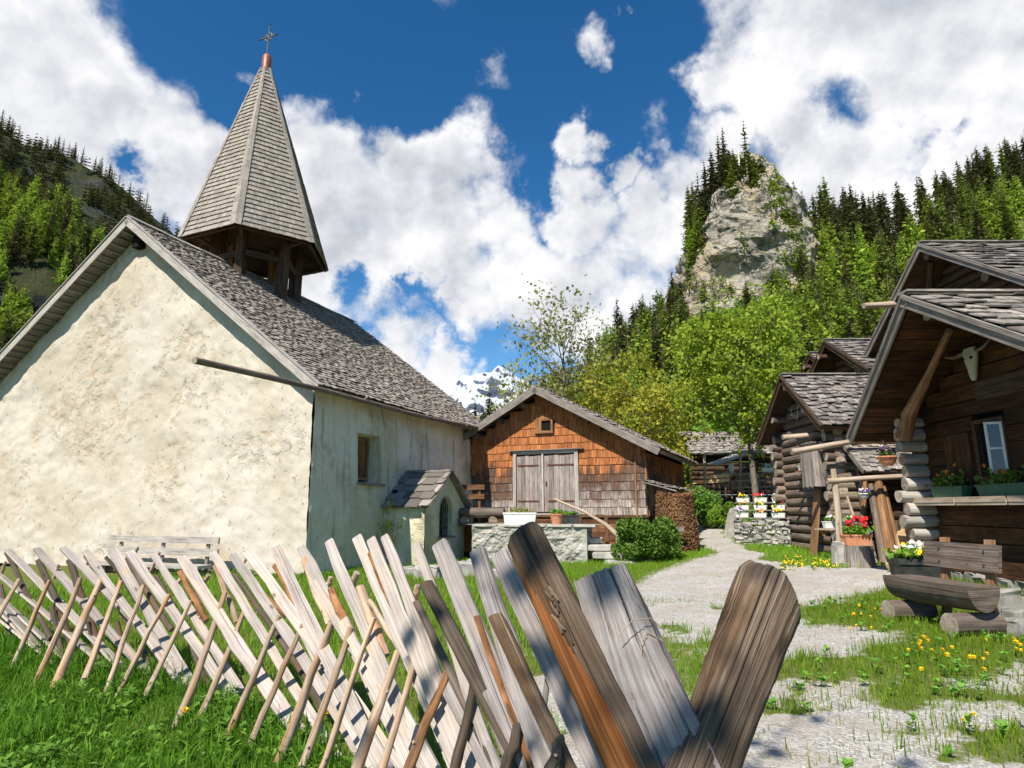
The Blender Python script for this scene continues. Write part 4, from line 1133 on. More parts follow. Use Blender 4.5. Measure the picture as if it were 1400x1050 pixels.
def build_woodstack():
    c = V(4.98, 19.35, 0)
    th = thing('wood_stack', 'round tower of tightly stacked brown kindling under the barn side lean-to roof', 'firewood', c)
    mb = MB(); z = -.05
    mb.lathe([(0,-.05),(.60,-.05),(.56,1.0),(.5,1.93),(0,1.93)], c, 20)
    r0 = .64
    while z < 1.9:
        r = r0-.07*z/1.9+.03*math.sin(z*3); n = int(2*PI*r/.042)
        for i in range(n):
            a = i/n*2*PI+rng.uniform(-.03, .03)
            d = V(math.cos(a), math.sin(a), rng.normal(0, .06)); p = c+d*(r+rng.uniform(-.035, .03))+V(0,0,z+rng.uniform(0,.03)); t = V(-math.sin(a), math.cos(a), 0)
            w = rng.uniform(.022, .042); h = rng.uniform(.022, .042)
            mb.box(p-d*.2-t*w/2, d*.2, t*w, UPV*h)
        z += .038
    mb.build('kindling', 'twig_stack', th)
    # cut firewood behind it, along the barn wall
    th = thing('firewood_pile', 'split firewood stacked with pale ends against the barn side wall', 'firewood', B(-.4, 1.2, 0))
    mb = MB()
    for i in range(9):
        for j in range(12):
            p = B(-.45+rng.uniform(-.03,.03), .35+j*.13, .05+i*.155); mb.log([p, p+BU*.4], .07*rng.uniform(.8,1.1), 6, .12, cap=1)
    mb.build('log', ['brown_wood', 'fresh_wood'], th)
build_woodstack()
# ---------------------------------------------------------------- slanted plank fence
def fpt(px, py, off=0.0):
    """point of the fence's standing surface on this sight line; off > 0 lies in front of it"""
    d = ray(px, py); q = d[0]/d[1]; Y = fence_Y(q)
    n = nrm(V(-.45, -.89, 0)); 
    Y = Y-off
    t = Y/d[1]; return V(d[0]*t, Y, EYE+d[2]*t)
def build_fence():
    th = thing('plank_fence', 'rustic fence of slanted bleached planks propped by crossed sticks, from left edge to foreground', 'fence', (-1.5, 4.6, -.1))
    def plank(tx, ty, bx, by, w, off, mat='fence_plank', thick=.022, z_end=-.3, rnd=.5, face=None, w2=None):
        a = fpt(tx, ty, off); b = fpt(bx, by, off)
        d = b-a; 
        if b[2] > z_end and d[2] < -0.02: b = a+d*((a[2]-z_end)/(-d[2]))
        L = np.linalg.norm(b-a); d = nrm(b-a)
        out = nrm(V(-a[0]*.35-.25, -1, 0.02)); out = nrm(out-d*np.dot(out, d)); side = np.cross(d, out)
        dist = math.hypot(a[1], a[0]); wm = w*dist/F*math.cos(math.atan2(abs(a[0]), a[1]))*(.70 if mat == 'fence_plank' else .86)
        wb = wm*(w2 if w2 else 1.0)
        # outline with a rounded, slightly split top and wavering edges
        n = 14; rows = []
        bow = rng.normal(0, .02); 
        for i in range(n+1):
            t = i/n; hw = (wm*(1-t)+wb*t)/2
            e = 1 if i > 0 else .93
            l = -hw*e+rng.normal(0, .0035); r = hw*e+rng.normal(0, .0035)
            c = a+d*(L*t+(0 if i else -.012))+side*(bow*math.sin(t*3.1))+out*(.01*math.sin(t*4+tx))
            rows.append((c, l, r))
        rows.insert(0, (rows[0][0]-d*.012, rows[0][1]*.80, rows[0][2]*.80))
        v = []; 
        for c, l, r in rows:
            v += [c+side*l+out*thick/2, c+side*r+out*thick/2, c+side*r-out*thick/2, c+side*l-out*thick/2]
        f = []; uv = []; us = [np.linalg.norm(rows[i][0]-rows[0][0]) for i in range(len(rows))]
        cc = [0, wm, wm+thick, 2*wm+thick, 2*wm+2*thick]
        for i in range(len(rows)-1):
            for j in range(4):
                j2 = (j+1) % 4; f.append([i*4+j, i*4+j2, (i+1)*4+j2, (i+1)*4+j][::-1]); uv.append([[us[i], cc[j]], [us[i], cc[j+1]], [us[i+1], cc[j+1]], [us[i+1], cc[j]]][::-1])
        m = len(rows)-1
        f.append([0, 1, 2, 3][::-1]); uv.append([[0,0],[0,wm],[thick,wm],[thick,0]][::-1]); f.append([m*4, m*4+3, m*4+2, m*4+1][::-1]); uv.append([[0,0],[0,wm],[thick,wm],[thick,0]])
        mb = MB(); mb.add(v, f, uv)
        mb.build('plank', mat, th)
    P = [ # top x,y, lower x,y, width px, off, material
        (-75,762,92,925,15,.0),(-50,770,70,905,13,.05),(0,786,140,908,11,.04),(-6,812,88,900,13,.0),(-20,830,60,898,12,.04),(-30,862,20,905,12,.0),
        (12,752,160,906,15,.0),(51,752,200,914,14,.03),(88,750,238,910,14,.0),(118,754,246,932,12,.05),(154,752,256,930,16,.0),
        (178,757,308,944,16,.035),(210,760,332,958,14,.0),(249,763,402,985,20,.03),(292,758,430,985,14,.0),(318,760,442,965,16,.035),
        (340,757,474,960,17,.0),(378,752,500,985,21,.045),(412,750,512,960,18,.0),(450,742,562,985,20,.03),(488,737,622,1050,20,.0),
        (509,741,602,965,21,.06),(529,738,640,1020,19,.02),(572,748,668,1045,18,.05),
        (400,835,500,1030,18,.05),(440,880,530,1050,17,.02),(505,900,590,1055,19,.06),(470,850,560,1050,20,.08),(560,905,640,1080,22,.07),(430,800,520,960,18,.07)]
    for p in P: plank(*p)
    for p in [(604,748,700,965,26,.0,'fence_plank_grey',.026,-.3,.5,None,1.25),(653,758,748,1035,28,.02,'fence_plank_grey',.026,-.3,.5,None,1.15),(686,764,812,1020,27,.0,'fence_plank_grey',.028,-.3,.5,None,1.2),
              (560,870,632,1035,24,.05,'fence_plank_grey'),(610,930,680,1080,26,.06,'fence_plank_grey'),(668,955,720,1080,24,.08,'fence_plank_grey')]: plank(*p)
    # sticks: pts as (x, y, off), thickness px
    def stick(a, b, w, mat, offa, offb, bend=.012, cap=None, zmin=None, taper=.75):
        p = fpt(a[0], a[1], offa)
        d = ray(b[0], b[1]); q = d[0]/d[1]; Y = fence_Y(q)-offb; t = Y/d[1]; e = V(d[0]*t, Y, EYE+d[2]*t)
        if zmin is not None and e[2] > zmin and e[2] < p[2]: e = p+(e-p)*((p[2]-zmin)/(p[2]-e[2]))
        else: e = e+(e-p)*.06
        n = 6; dd = nrm(e-p); s = nrm(np.cross(dd, V(0,1,0))); L = np.linalg.norm(e-p)
        r = w/2*np.linalg.norm(e*.5+p*.5-V(0,0,EYE))/F*.95
        pts = []; bx = rng.normal(0, bend)*L
        for i in range(n+1):
            t = i/n; pts.append(p+(e-p)*t+s*(bx*math.sin(t*PI)+rng.normal(0, .004)*(0 < i < n)))
        mb = MB(); mb.log(pts, [r*(taper+(1.12-taper)*i/n)*rng.uniform(.94, 1.07) for i in range(n+1)], 10, .08, cap=1, sub=3)
        for i in range(1 if w > 7 else 0):   # knot stubs
            j = rng.integers(1, n); c = pts[j]; o = nrm(V(rng.normal(), -abs(rng.normal()), rng.normal())); mb.log([c, c+o*r*1.35], [r*.55, r*.3], 6, .1, cap=1)
        mb.build('stick', [mat, 'log_end'], th, smooth=True)
    FS = [((26,792),(-4,846),5),((68,793),(19,910),5.5),((110,790),(54,922),6),((140,789),(82,923),8.5),((166,794),(111,941),6.5),((196,800),(138,964),6.5),
          ((232,812),(151,972),6),((261,821),(182,987),6),((308,810),(250,966),8),((338,825),(261,1009),7),((382,842),(313,1007),9),((416,850),(343,1022),8),
          ((454,850),(380,1046),13),((480,858),(410,1055),10),((512,844),(438,1058),9),((545,890),(484,1065),14),((570,892),(518,1068),12)]
    for a, b, w in FS: stick(a, b, w, 'fence_stick', .06, .62, zmin=-.16 if b[1] > 900 else None)
    for a, b, w in [((612,918),(556,1060),13)]: stick(a, b, w, 'stick_bark', .07, .45)
    for a, b, w in [((649,922),(612,1070),14),((708,990),(684,1075),15),((768,1010),(748,1070),16)]: stick(a, b, w, 'fence_stick_dark', .06, .3)
    BS = [((9,756),(44,822),5,'fence_stick_dark'),((53,766),(72,815),6.5,'fence_stick_dark'),((96,765),(113,815),7,'fence_stick_dark'),((117,760),(142,800),5,'fence_stick_dark'),
          ((145,762),(163,788),4,'fence_stick_dark'),((174,763),(200,805),6,'fence_stick_dark'),((214,787),(236,822),5,'fence_stick_dark'),((246,782),(280,845),8,'stick_bark'),
          ((294,773),(322,846),7,'fence_stick'),((320,786),(372,865),6,'fence_stick_dark'),((347,802),(390,838),7,'stick_bark'),((377,773),(414,846),9,'stick_bark'),
          ((416,765),(448,848),9,'fence_stick'),((453,805),(478,860),11,'stick_bark'),((492,803),(524,892),14,'fence_stick'),((505,822),(545,884),8,'fence_stick'),
          ((507,756),(570,892),9.5,'stick_bark'),((0,800),(12,880),5,'fence_stick_dark'),((70,830),(90,905),4.5,'fence_stick_dark'),((120,850),(130,900),4,'fence_stick_dark'),
          ((160,850),(175,895),4.5,'fence_stick_dark'),((196,890),(210,925),6,'fence_stick_dark'),((252,858),(275,912),6,'fence_stick_dark')]
    for a, b, w, m in BS:
        if m == 'fence_stick_dark': stick(a, (a[0]+(b[0]-a[0])*2.2, a[1]+(b[1]-a[1])*2.2), w, m, -.03, -.12, taper=1.0)
        else: stick(a, b, w, m, .03, -.06, taper=1.0)
    # uprights seen behind, tips above the planks
    for a, b, w in [((189,748),(165,792),4),((218,755),(205,782),4),((336,764),(330,775),4),((249,790),(238,806),5),((286,786),(275,800),5),((121,768),(112,780),4),
                    ((488,783),(476,812),8),((452,789),(446,803),6),((572,800),(566,828),8),((80,772),(74,790),3.5),((8,768),(2,785),3)]:
        stick(a, b, w, 'fence_stick', -.12, -.1, taper=1.0)
    # split slabs near the viewer
    def slab(a, b, wa, wb, mat, off, cap=1, seg=14, flat=.55, wob=.05, z_end=-.3, rot=None):
        p = fpt(a[0], a[1], off); e = fpt(b[0], b[1], off); d = e-p
        if e[2] > z_end: e2 = p+d*((p[2]-z_end)/(p[2]-e[2])); 
        else: e2 = e
        k = np.linalg.norm(e2-p)/np.linalg.norm(e-p)
        ra = wa/2*math.hypot(*p[:2])/F*.92; rb = wb/2*math.hypot(*e[:2])/F*.92; rb = ra+(rb-ra)*min(k, 1.6)
        n = 8; pts = [p+(e2-p)*i/n+V(0,0,0)+rng.normal(0, .003, 3) for i in range(n+1)]
        mb = MB(); mb.log(pts, [ra+(rb-ra)*i/n for i in range(n+1)], seg, wob, cap=cap, sub=3, flat=flat)
        return mb.build('slab', [mat, 'log_end' if cap else mat], th, smooth=True)
    slab((584,798),(650,925),22,27,'fence_stick_dark',.09)
    slab((569,822),(612,912),12,15,'log_old',.05)
    slab((678,843),(762,1019),26,18,'post_wood',.06)
    slab((651,842),(704,990),10,12,'stick_bark',.05)
    slab((756,875),(748,930),14,16,'grey_wood_light',-.25)
    # ---- big foreground timbers
    def timber(top, bot, wt, wb, depth, mats, Yt, Yb, nseg, seed, name='post', lean=None, squareness=.0, orange=False):
        """hewn timber: cross-section ring with deep checks, carried along its length"""
        r_ = np.random.default_rng(seed)
        A = at(*top, Yt); Bq = at(*bot, Yb); d = nrm(Bq-A); L = np.linalg.norm(Bq-A)*1.35
        out = nrm(V(-A[0]*.3, -1, 0)); out = nrm(out-d*np.dot(out, d)); side = np.cross(d, out)
        ra = wt/2*Yt/F; rb = wb/2*Yb/F; seg = 96; a = np.arange(seg)/seg*2*PI
        chk = np.ones(seg)
        for _ in range(11):
            c0 = r_.uniform(0, 2*PI); wdt = r_.uniform(.03, .09); dp = r_.uniform(.03, .13)
            dd_ = np.abs((a-c0+PI) % (2*PI)-PI); chk -= dp*np.exp(-(dd_/wdt)**2)
        chk += .05*np.sin(2*a+1)+.035*np.sin(3*a+2)+r_.normal(0, .006, seg)
        if squareness: 
            sq = 1/np.maximum(np.abs(np.cos(a)), np.abs(np.sin(a))); chk *= (1-squareness)+squareness*np.minimum(sq, 1.28)
        rows = []; us = []; t_of = [i/nseg*1.6 for i in range(nseg+1)]
        for i in range(nseg+1):
            t = i/nseg; R = ra+(rb-ra)*t*1.35
            tip = 1 if i > 1 else (.93 if i == 1 else .82)
            n3 = (fbm(xyz(np.cos(a)*2.2, np.sin(a)*2.2, t*5+seed), 4, .6)-.5)*.26
            c = A+d*(L*t)
            cutn = (0.28*np.cos(a-lean[0])+0.1*np.sin(3*a))*R*lean[1] if lean is not None else np.zeros(seg)
            dz = cutn*max(0, 1-t*9)
            rr = R*tip*(chk+n3)
            rows.append(c+np.outer(np.cos(a)*rr, side)+np.outer(np.sin(a)*rr*depth, out)+np.outer(dz, d)); us.append(L*t)
        v = np.vstack(rows); f = []; uv = []; mi = []
        circ = 2*PI*ra
        for i in range(nseg):
            for j in range(seg):
                j2 = (j+1) % seg
                f.append([i*seg+j, (i+1)*seg+j, (i+1)*seg+j2, i*seg+j2]); uv.append([[us[i], j/seg*circ], [us[i+1], j/seg*circ], [us[i+1], (j+1)/seg*circ], [us[i], (j+1)/seg*circ]])
                aj = a[j]
                mi.append(1 if (orange and i > 3 and (aj < .35+1.35*min(1.0, t_of[i]) or aj > 5.2)) else 0)   
        mb = MB(); mb.add(v, f, uv, np.array(mi))
        cen = rows[0].mean(0)-d*ra*.02
        rings = [rows[0]*(1-q)+cen*q for q in (0, .35, .7)]
        vv = np.vstack(rings+[cen[None]]); vv[seg:] += r_.normal(0, ra*.035, (len(vv)-seg, 3)); ff = []; uu = []
        for q in range(2):
            for j in range(seg):
                j2 = (j+1) % seg; ids = [q*seg+j, q*seg+j2, (q+1)*seg+j2, (q+1)*seg+j]; ff.append(ids); uu.append([[(vv[k]-cen)@side, (vv[k]-cen)@out] for k in ids])
        mb.add(vv, ff, uu, 2)
        ids = [[2*seg+j, 2*seg+(j+1) % seg, 3*seg] for j in range(seg)]; mb.add(vv, ids, [[[(vv[k]-cen)@side, (vv[k]-cen)@out] for k in t] for t in ids], 2)
        return mb.build(name, mats, th, smooth=True), A, d, side, out, ra
    o1 = timber((714,726),(862,1040), 50, 62, .75, ['post_shaded', 'post_orange', 'post_shaded'], 1.75, 1.45, 80, 5, lean=(0.6, .7), squareness=.55, orange=True)
    o2 = timber((1056,802),(960,1050), 86, 76, .8, ['post_wood', 'post_wood', 'post_wood'], 1.62, 1.42, 60, 11, lean=(3.3, 1.5), squareness=.35)
    # rotten knot wood on the leaning post
    o, A, d, side, out, ra = o1
    for q in range(9):
        mb = MB(); 
        p = A+d*rng.uniform(.16, .30)+out*ra*.62+side*rng.uniform(-.5, .3)*ra*-1; mb.log([p, p+d*rng.uniform(.03, .07)+out*.012+side*rng.normal(0, .008)], [.0055, .002], 6, .2)
        mb.build('splinter', 'post_wood', th)
    # wide weathered board beside it
    mb = MB(); A = at(819, 783, 1.62); Bq = at(920, 1050, 1.42); d = nrm(Bq-A); L = np.linalg.norm(Bq-A)*1.35
    out = nrm(V(-.30, -1, .0)); out = nrm(out-d*np.dot(out, d)); side = np.cross(d, out)
    if side[0] < 0: side = -side
    nx_, ny_ = 60, 40; rows = []
    wa, wb = 72*1.62/F, 112*1.42/F
    for i in range(ny_+1):
        t = i/ny_; w = wa+(wb-wa)*t*1.35
        for fs in (1, -1):
            for j in range(nx_+1):
                s = j/nx_-.5
                top = .004*(s*s*4)+.010*s+.002*math.sin(s*40) if i == 0 else (0.0)
                edge = rng.normal(0, .0006)+.003*math.sin(t*9+fs)
                g = (vnoise(V(s*26, t*.9, 3.))-.5)*.006+(vnoise(V(s*8, t*2.5, 9.))-.5)*.006 if abs(s) < .49 else 0
                ck = -.006 if (abs(s+.13+.02*math.sin(t*5)) < .009 or abs(s-.2-.03*t) < .008 or abs(s-.35+.02*t) < .007) else 0
                rows.append(A+d*(L*t+top)+side*(s*w+edge)+out*(fs*(.014+ (g+ck)*(1 if fs > 0 else 0))))
    v = np.array(rows); st = 2*(nx_+1); f = []; uv = []
    for i in range(ny_):
        for k, fs in ((0, 1), (1, -1)):
            for j in range(nx_):
                a0 = i*st+k*(nx_+1)+j; ids = [a0, a0+1, a0+1+st, a0+st]; ids = ids if fs < 0 else ids[::-1]
                f.append(ids); uv.append([[((q//st)/ny_)*L, ((q % st) % (nx_+1))/nx_*wa+k] for q in ids])
        for j in (0, nx_):
            a0 = i*st+j; b0 = a0+nx_+1; ids = [a0, b0, b0+st, a0+st]; f.append(ids); uv.append([[(q//st)/ny_*L, 2+((q % st) > nx_)*.03] for q in ids])
    for j in range(nx_):
        ids = [j, j+1, nx_+2+j, nx_+1+j]; f.append(ids); uv.append([[0, j/nx_*wa], [0, (j+1)/nx_*wa], [.03, (j+1)/nx_*wa], [.03, j/nx_*wa]])
    mb.add(v, f, uv); mb.build('wide_board', 'fence_plank_grey', th, smooth=False)
    # dry tendril caught on the board
    mb = MB(); pts = [at(x, y, 1.50) for x, y in ((845,868),(865,848),(890,845),(908,862),(913,872))]; mb.log(pts, .0012, 5, 0, sub=3)
    pts = [at(x, y, 1.50) for x, y in ((878,905),(876,880),(884,862),(905,876))]; mb.log(pts, .0011, 5, 0, sub=3)
    tag(mb.build('dry_tendril', 'fence_stick', None), 'thin dry tendril draped over the wide grey fence board', 'twig')
build_fence()
# ---------------------------------------------------------------- flower helpers
def leaves(mb, c, r, n, size, mi=0, flat=.6):
    c = np.asarray(c, float); p = rng.normal(0, .45, (n, 3))*r; p = np.clip(p, -1.3*np.asarray(r), 1.3*np.asarray(r))
    a = rng.normal(0, 1, (n, 3)); a /= np.linalg.norm(a, axis=1)[:, None]; b = np.cross(a, rng.normal(0, 1, (n, 3))); b /= np.linalg.norm(b, axis=1)[:, None]
    s = size*rng.uniform(.5, 1.2, (n, 1)); mb.cards(c+p, a*s, b*s*flat, mi)
def blossom(mb, c, r, mi=0):
    """petals round a centre"""
    n = 5; up = nrm(V(rng.normal(0,.5), -1, rng.uniform(.1, 1))); e1 = nrm(np.cross(up, V(.3,.2,1))); e2 = np.cross(up, e1)
    for k in range(n):
        a = k/n*2*PI; d = e1*math.cos(a)+e2*math.sin(a); t = np.cross(up, d)
        mb.add(np.array([c, c+d*r*.6+t*r*.45, c+d*r+up*r*.15, c+d*r*.6-t*r*.45]), [[0,1,2,3]], None, mi)
def planting(th, c, r, nl, ls, flowers, leaf='leaf_plant'):
    """foliage and one mesh per flower colour, children of the pot"""
    mb = MB(); leaves(mb, c, r, nl, ls); mb.build('foliage', leaf, th)
    for mat, n, fr, up in flowers:
        mb = MB()
        for i in range(n):
            p = np.asarray(c)+rng.normal(0, .5, 3)*r+V(0, -abs(rng.normal(0, .3))*r[1], up+abs(rng.normal(0, .3))*r[2])
            for q in range(3): blossom(mb, p+rng.normal(0, fr*.35, 3), fr)
        mb.build('flower', mat, th)
def pot(name, label, c, r, h, mat, cat='flower pot', group=None, seg=16, rim=1.12):
    th = thing(name, label, cat, c, group)
    mb = MB(); mb.lathe([(0,0),(r*.68,0),(r*.95,h*.84),(r*rim,h*.84),(r*rim,h),(r*.93,h),(r*.9,h*.9),(0,h*.88)], c, seg); mb.build('pot', mat, th, smooth=False)
    return th
def trough(name, label, c, L, Wd, h, rz, mat, group=None, cat='flower box', parent_thing=None, slope=.8):
    th = thing(name, label, cat, c, group)
    ca, sn = math.cos(rz), math.sin(rz); ax = V(ca, sn, 0); ay = V(-sn, ca, 0); c = np.asarray(c, float)
    mb = MB(); 
    def ring(l, w, z): return [c+ax*(l/2*sx)+ay*(w/2*sy)+V(0,0,z) for sx, sy in ((-1,-1),(1,-1),(1,1),(-1,1))]
    levels = [ring(L*(.9+.1*slope*0), Wd*slope, 0), ring(L*.985, Wd*.96, h*.84), ring(L*1.02, Wd*1.06, h*.84), ring(L*1.02, Wd*1.06, h), ring(L*.95, Wd*.9, h), ring(L*.93, Wd*.86, h*.86)]
    v = np.array(sum(levels, [])); f = [[i*4+j, i*4+(j+1) % 4, (i+1)*4+(j+1) % 4, (i+1)*4+j] for i in range(5) for j in range(4)]
    mb.add(v, f); mb.add(np.array(levels[0]), [[3,2,1,0]]); mb.add(np.array(levels[5]), [[0,1,2,3]])
    mb.build('box', mat, th)
    return th, ax, ay

# ---------------------------------------------------------------- log houses: ridge along X, gable towards -X
def logwall(mb, p0, p1, zb, zt_fn, h, r=.13, skip=None, ext0=.25, ext1=.25, flat=True, capi=1, jz=0.0):
    """stacked hewn logs between two ground points; zt_fn(t) gives the top at t in 0..1"""
    p0 = np.asarray(p0, float)*[1,1,0]; p1 = np.asarray(p1, float)*[1,1,0]; L = np.linalg.norm(p1-p0); U = (p1-p0)/L
    z = zb+h/2+jz; k = 0
    while True:
        # span where the wall is at least this high
        ts = np.linspace(0, 1, 60); ok = [zt_fn(t) > z+h*.3 for t in ts]
        if not any(ok): break
        t0 = ts[ok.index(True)]; t1 = ts[len(ok)-1-ok[::-1].index(True)]
        segs = [(t0*L-(ext0*rng.uniform(.7, 1.15) if t0 == 0 else 0), t1*L+(ext1*rng.uniform(.7, 1.15) if t1 == 1 else 0))]
        if skip:
            for (a, b, c0, c1) in skip:
                if c0 < z < c1:
                    ns = []
                    for s0, s1 in segs:
                        if b < s0 or a > s1: ns.append((s0, s1))
                        else:
                            if a > s0: ns.append((s0, a))
                            if b < s1: ns.append((b, s1))
                    segs = ns
        rr = h/2*rng.uniform(.93, 1.0)
        for s0, s1 in segs:
            if s1-s0 < .05: continue
            n = max(2, int((s1-s0)/.8)); pts = [p0+U*(s0+(s1-s0)*i/n)+V(0,0,z+rng.normal(0, h*.02)) for i in range(n+1)]
            mb.log(pts, [rr*rng.uniform(.95, 1.04) for _ in pts], 12, .05, cap=capi, sub=2, flat=1.0)
        z += h*.985; k += 1
def gable_roof(th, x0, x1, yr, zr, hw, sl, sw=.16, row=.26, mat='hut_shingle', prot=0.0, thick=.09, barge='grey_wood', zr_far=None):
    """two slopes; at x0 the ridge sticks out prot further than the eaves"""
    cs = 1/math.sqrt(1+sl*sl); L = hw/cs
    for s in (-1, 1):
        E = V(x0, yr+s*hw, zr-sl*hw); U = V(1,0,0); Vd = nrm(V(0, -s*cs, sl*cs)); N = V(0, s*sl*cs, cs)
        mb = MB()
        P = [E, E+V(x1-x0,0,0), V(x1, yr, zr), V(x0-prot, yr, zr)]
        mb.prism([p-N*thick for p in P], N*thick*.9, 1)
        shingles(mb, E-Vd*.06, U, Vd, lambda v: -prot*max(v, 0)/L, x1-x0, L+.06, row, sw, th=.022, lift=.055, jit=.4)
        r = mb.build('roof', [mat, 'dark_wood'], th)
        m2 = MB(); e0 = E-N*.05-V(.03,0,0); e1 = V(x0-prot-.03, yr, zr)-N*.05
        dd = nrm(e1-e0); m2.box(e0-N*.13-dd*.05, (e1-e0)+dd*.05, V(.035,0,0), N*.15); m2.box(e0-N*.0-dd*.05-V(.03,0,0), (e1-e0)+dd*.05, V(.05,0,0), N*.07)
        m2.build('barge_board', barge, r)
        m2 = MB(); m2.box(E-N*(thick+.03)-Vd*.05, V(x1-x0,0,0), Vd*.06, N*.1); m2.build('eave_board', 'dark_wood', r)
    mb = MB(); x = x0-prot-.02
    while x < x1:
        l = rng.uniform(.9, 1.4); mb.box(V(x, yr-.12, zr+.045), V(l, 0, 0), nrm(V(0, .8, .0))*.24, V(0,0,.035)); mb.box(V(x, yr-.02, zr+.03), V(l, 0, 0), V(0,.15,-.08), V(0,0,.03)); x += l
    mb.build('ridge_cover', mat, th)

def build_house_a():
    xw, y0, y1 = 8.0, 7.3, 12.2     # gable wall plane, near and far corner
    yr = 9.9; zr = 4.98; sl = .655
    zb = .38
    th = thing('log_house', 'dark log chalet at the right edge, with animal skull, window and green flower boxes', 'house', V(xw, 9.8, .2))
    hw = 3.05
    zt = lambda t: zr-sl*abs(y0+t*(y1-y0)-yr)-.22
    win = (12.2-10.55, 12.2-9.72)   # measured from the far corner
    mb = MB()
    wz0, wz1 = 1.95, 2.98
    # smooth hewn beams on the gable: flat faced
    z = zb; h = .27
    sk = [(10.02, 10.72, wz0, wz1), (7.9, 8.75, wz0-.05, wz1+.05)]
    while z < zt((yr-y0)/(y1-y0))-.1:
        zz = z+h/2; half = min((zr-.22-zz)/sl, 10); a = max(y0-.2, yr-half); b = min(y1+.22*rng.uniform(.8, 1.2), yr+half)
        segs = [(a, b)]
        for (s0, s1, c0, c1) in sk:
            if c0 < zz < c1: segs = [q for (p, r_) in segs for q in ([(p, s0), (s1, r_)] if s0 > p and s1 < r_ else [(p, r_)])]
        for p, r_ in segs:
            if r_-p > .05:
                j = rng.uniform(-.02, .02); n = max(1, int((r_-p)/1.3)); 
                mb.box(V(xw+j, p, z+.006), V(0, r_-p, rng.normal(0,.01)), V(.2, 0, 0), V(0, 0, h-.014))
        z += h
    mb.build('gable_wall', 'chalet_shaded', th)
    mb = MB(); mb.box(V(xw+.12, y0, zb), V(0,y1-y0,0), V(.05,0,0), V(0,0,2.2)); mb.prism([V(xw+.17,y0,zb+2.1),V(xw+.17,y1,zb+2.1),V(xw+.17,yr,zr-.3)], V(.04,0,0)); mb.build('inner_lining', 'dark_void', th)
    # far wall: logs along X with ends sticking out past the corner, sunlit
    mb = MB(); z = zb+.05
    while z < 3.1:
        h2 = .235; e = rng.uniform(.42, .60)
        mb.log([V(xw-e, y1-.13+rng.normal(0,.02), z+h2/2), V(xw+.25, y1-.13, z+h2/2)], h2/2*rng.uniform(.86, 1.04), 11, .10, cap=1)
        z += h2
    mb.build('log_end', ['grey_wood_light', 'log_end'], th, smooth=True)
    mb = MB(); mb.box(V(xw+.1, y1-.22, zb), V(6,0,0), V(0,.2,0), V(0,0,2.7)); mb.box(V(xw+.1, y0, zb), V(6,0,0), V(0,.2,0), V(0,0,2.7)); mb.build('side_wall', 'chalet_shaded', th)
    # plinth
    mb = MB(); stones(mb, V(xw-.05, y1+.1, 0), V(xw-.05, y0-2.5, 0), .0, zb+.02, .5, .26, V(-1,0,0), rough=.5, proud=.05); mb.build('plinth', 'stone_grey', th)
    gable_roof(th, 7.05, 14.0, yr, zr, 3.05, sl, sw=.30, row=.30, mat='stone_shingle', prot=.5, barge='grey_wood')
    # boarded soffit
    mb = MB()
    for s in (-1, 1):
        n = 14
        for i in range(n):
            a, b = i/n, (i+.94)/n; q = 3.0
            P = [V(7.1-.45*a, yr+s*q*(1-a), zr-sl*q*(1-a)-.13), V(8.1, yr+s*q*(1-a), zr-sl*q*(1-a)-.13), V(8.1, yr+s*q*(1-b), zr-sl*q*(1-b)-.13), V(7.1-.45*b, yr+s*q*(1-b), zr-sl*q*(1-b)-.13)]
            mb.prism(P, V(0,0,-.02))
    mb.build('soffit', 'chalet_shaded', th)
    mb = MB(); mb.log([atX(1298,452,7.2), atX(1268,515,7.32), atX(1243,565,7.42), atX(1236,600,7.42)], [.06,.07,.13,.15], 14, .14, cap=1, sub=4); mb.build('brace_log', ['brown_wood', 'log_end'], th, smooth=True)
    for yy, zz in ((yr, zr-.32), (7.6, zr-sl*2.3-.3)):
        mb = MB(); mb.log([V(6.9, yy, zz), V(8.2, yy, zz)], .11, 12, .05, cap=1); mb.build('purlin', ['chalet_shaded', 'log_end'], th)
    # window with white casement standing open
    mb = MB(); 
    for (a, z, da, dz) in ((10.02, wz0, .07, wz1-wz0), (10.65, wz0, .07, wz1-wz0), (10.09, wz0, .56, .06), (10.09, wz1-.06, .56, .06)): mb.box(V(xw-.03, a, z), V(0,da,0), V(.12,0,0), V(0,0,dz))
    w = mb.build('window', 'dark_wood', th)
    mb = MB(); mb.box(V(xw+.06, 10.09, wz0+.06), V(0,.56,0), V(.01,0,0), V(0,0,wz1-wz0-.12)); mb.build('pane', 'dark_void', w)
    c0 = V(xw-.03, 10.05, wz0+.08); dv = nrm(V(-.55, .35, 0)); Ww, Hh = .24, .86
    mb = MB()
    for (s, z, ds, dz) in ((0, 0, .04, Hh), (Ww-.04, 0, .04, Hh), (.04, 0, Ww-.08, .04), (.04, Hh-.04, Ww-.08, .04), (.04, Hh*.48, Ww-.08, .03)):
        mb.box(c0+dv*s+V(0,0,z), dv*ds, V(.02,.02,0), V(0,0,dz))
    cf = mb.build('casement', 'white_paint', w)
    mb = MB(); mb.box(c0+dv*.04+V(.008,.008,.04), dv*(Ww-.08), V(.004,.004,0), V(0,0,Hh-.08)); mb.build('glass', 'window_glass', cf)
    mb = MB(); mb.box(V(xw-.04, 7.85, wz0-.1), V(0,.06,0), V(.1,0,0), V(0,0,1.2)); mb.box(V(xw-.04, 8.70, wz0-.1), V(0,.06,0), V(.1,0,0), V(0,0,1.2)); mb.box(V(xw-.04, 7.91, wz1+.02), V(0,.79,0), V(.1,0,0), V(0,0,.06))
    w2 = mb.build('window', 'dark_wood', th)
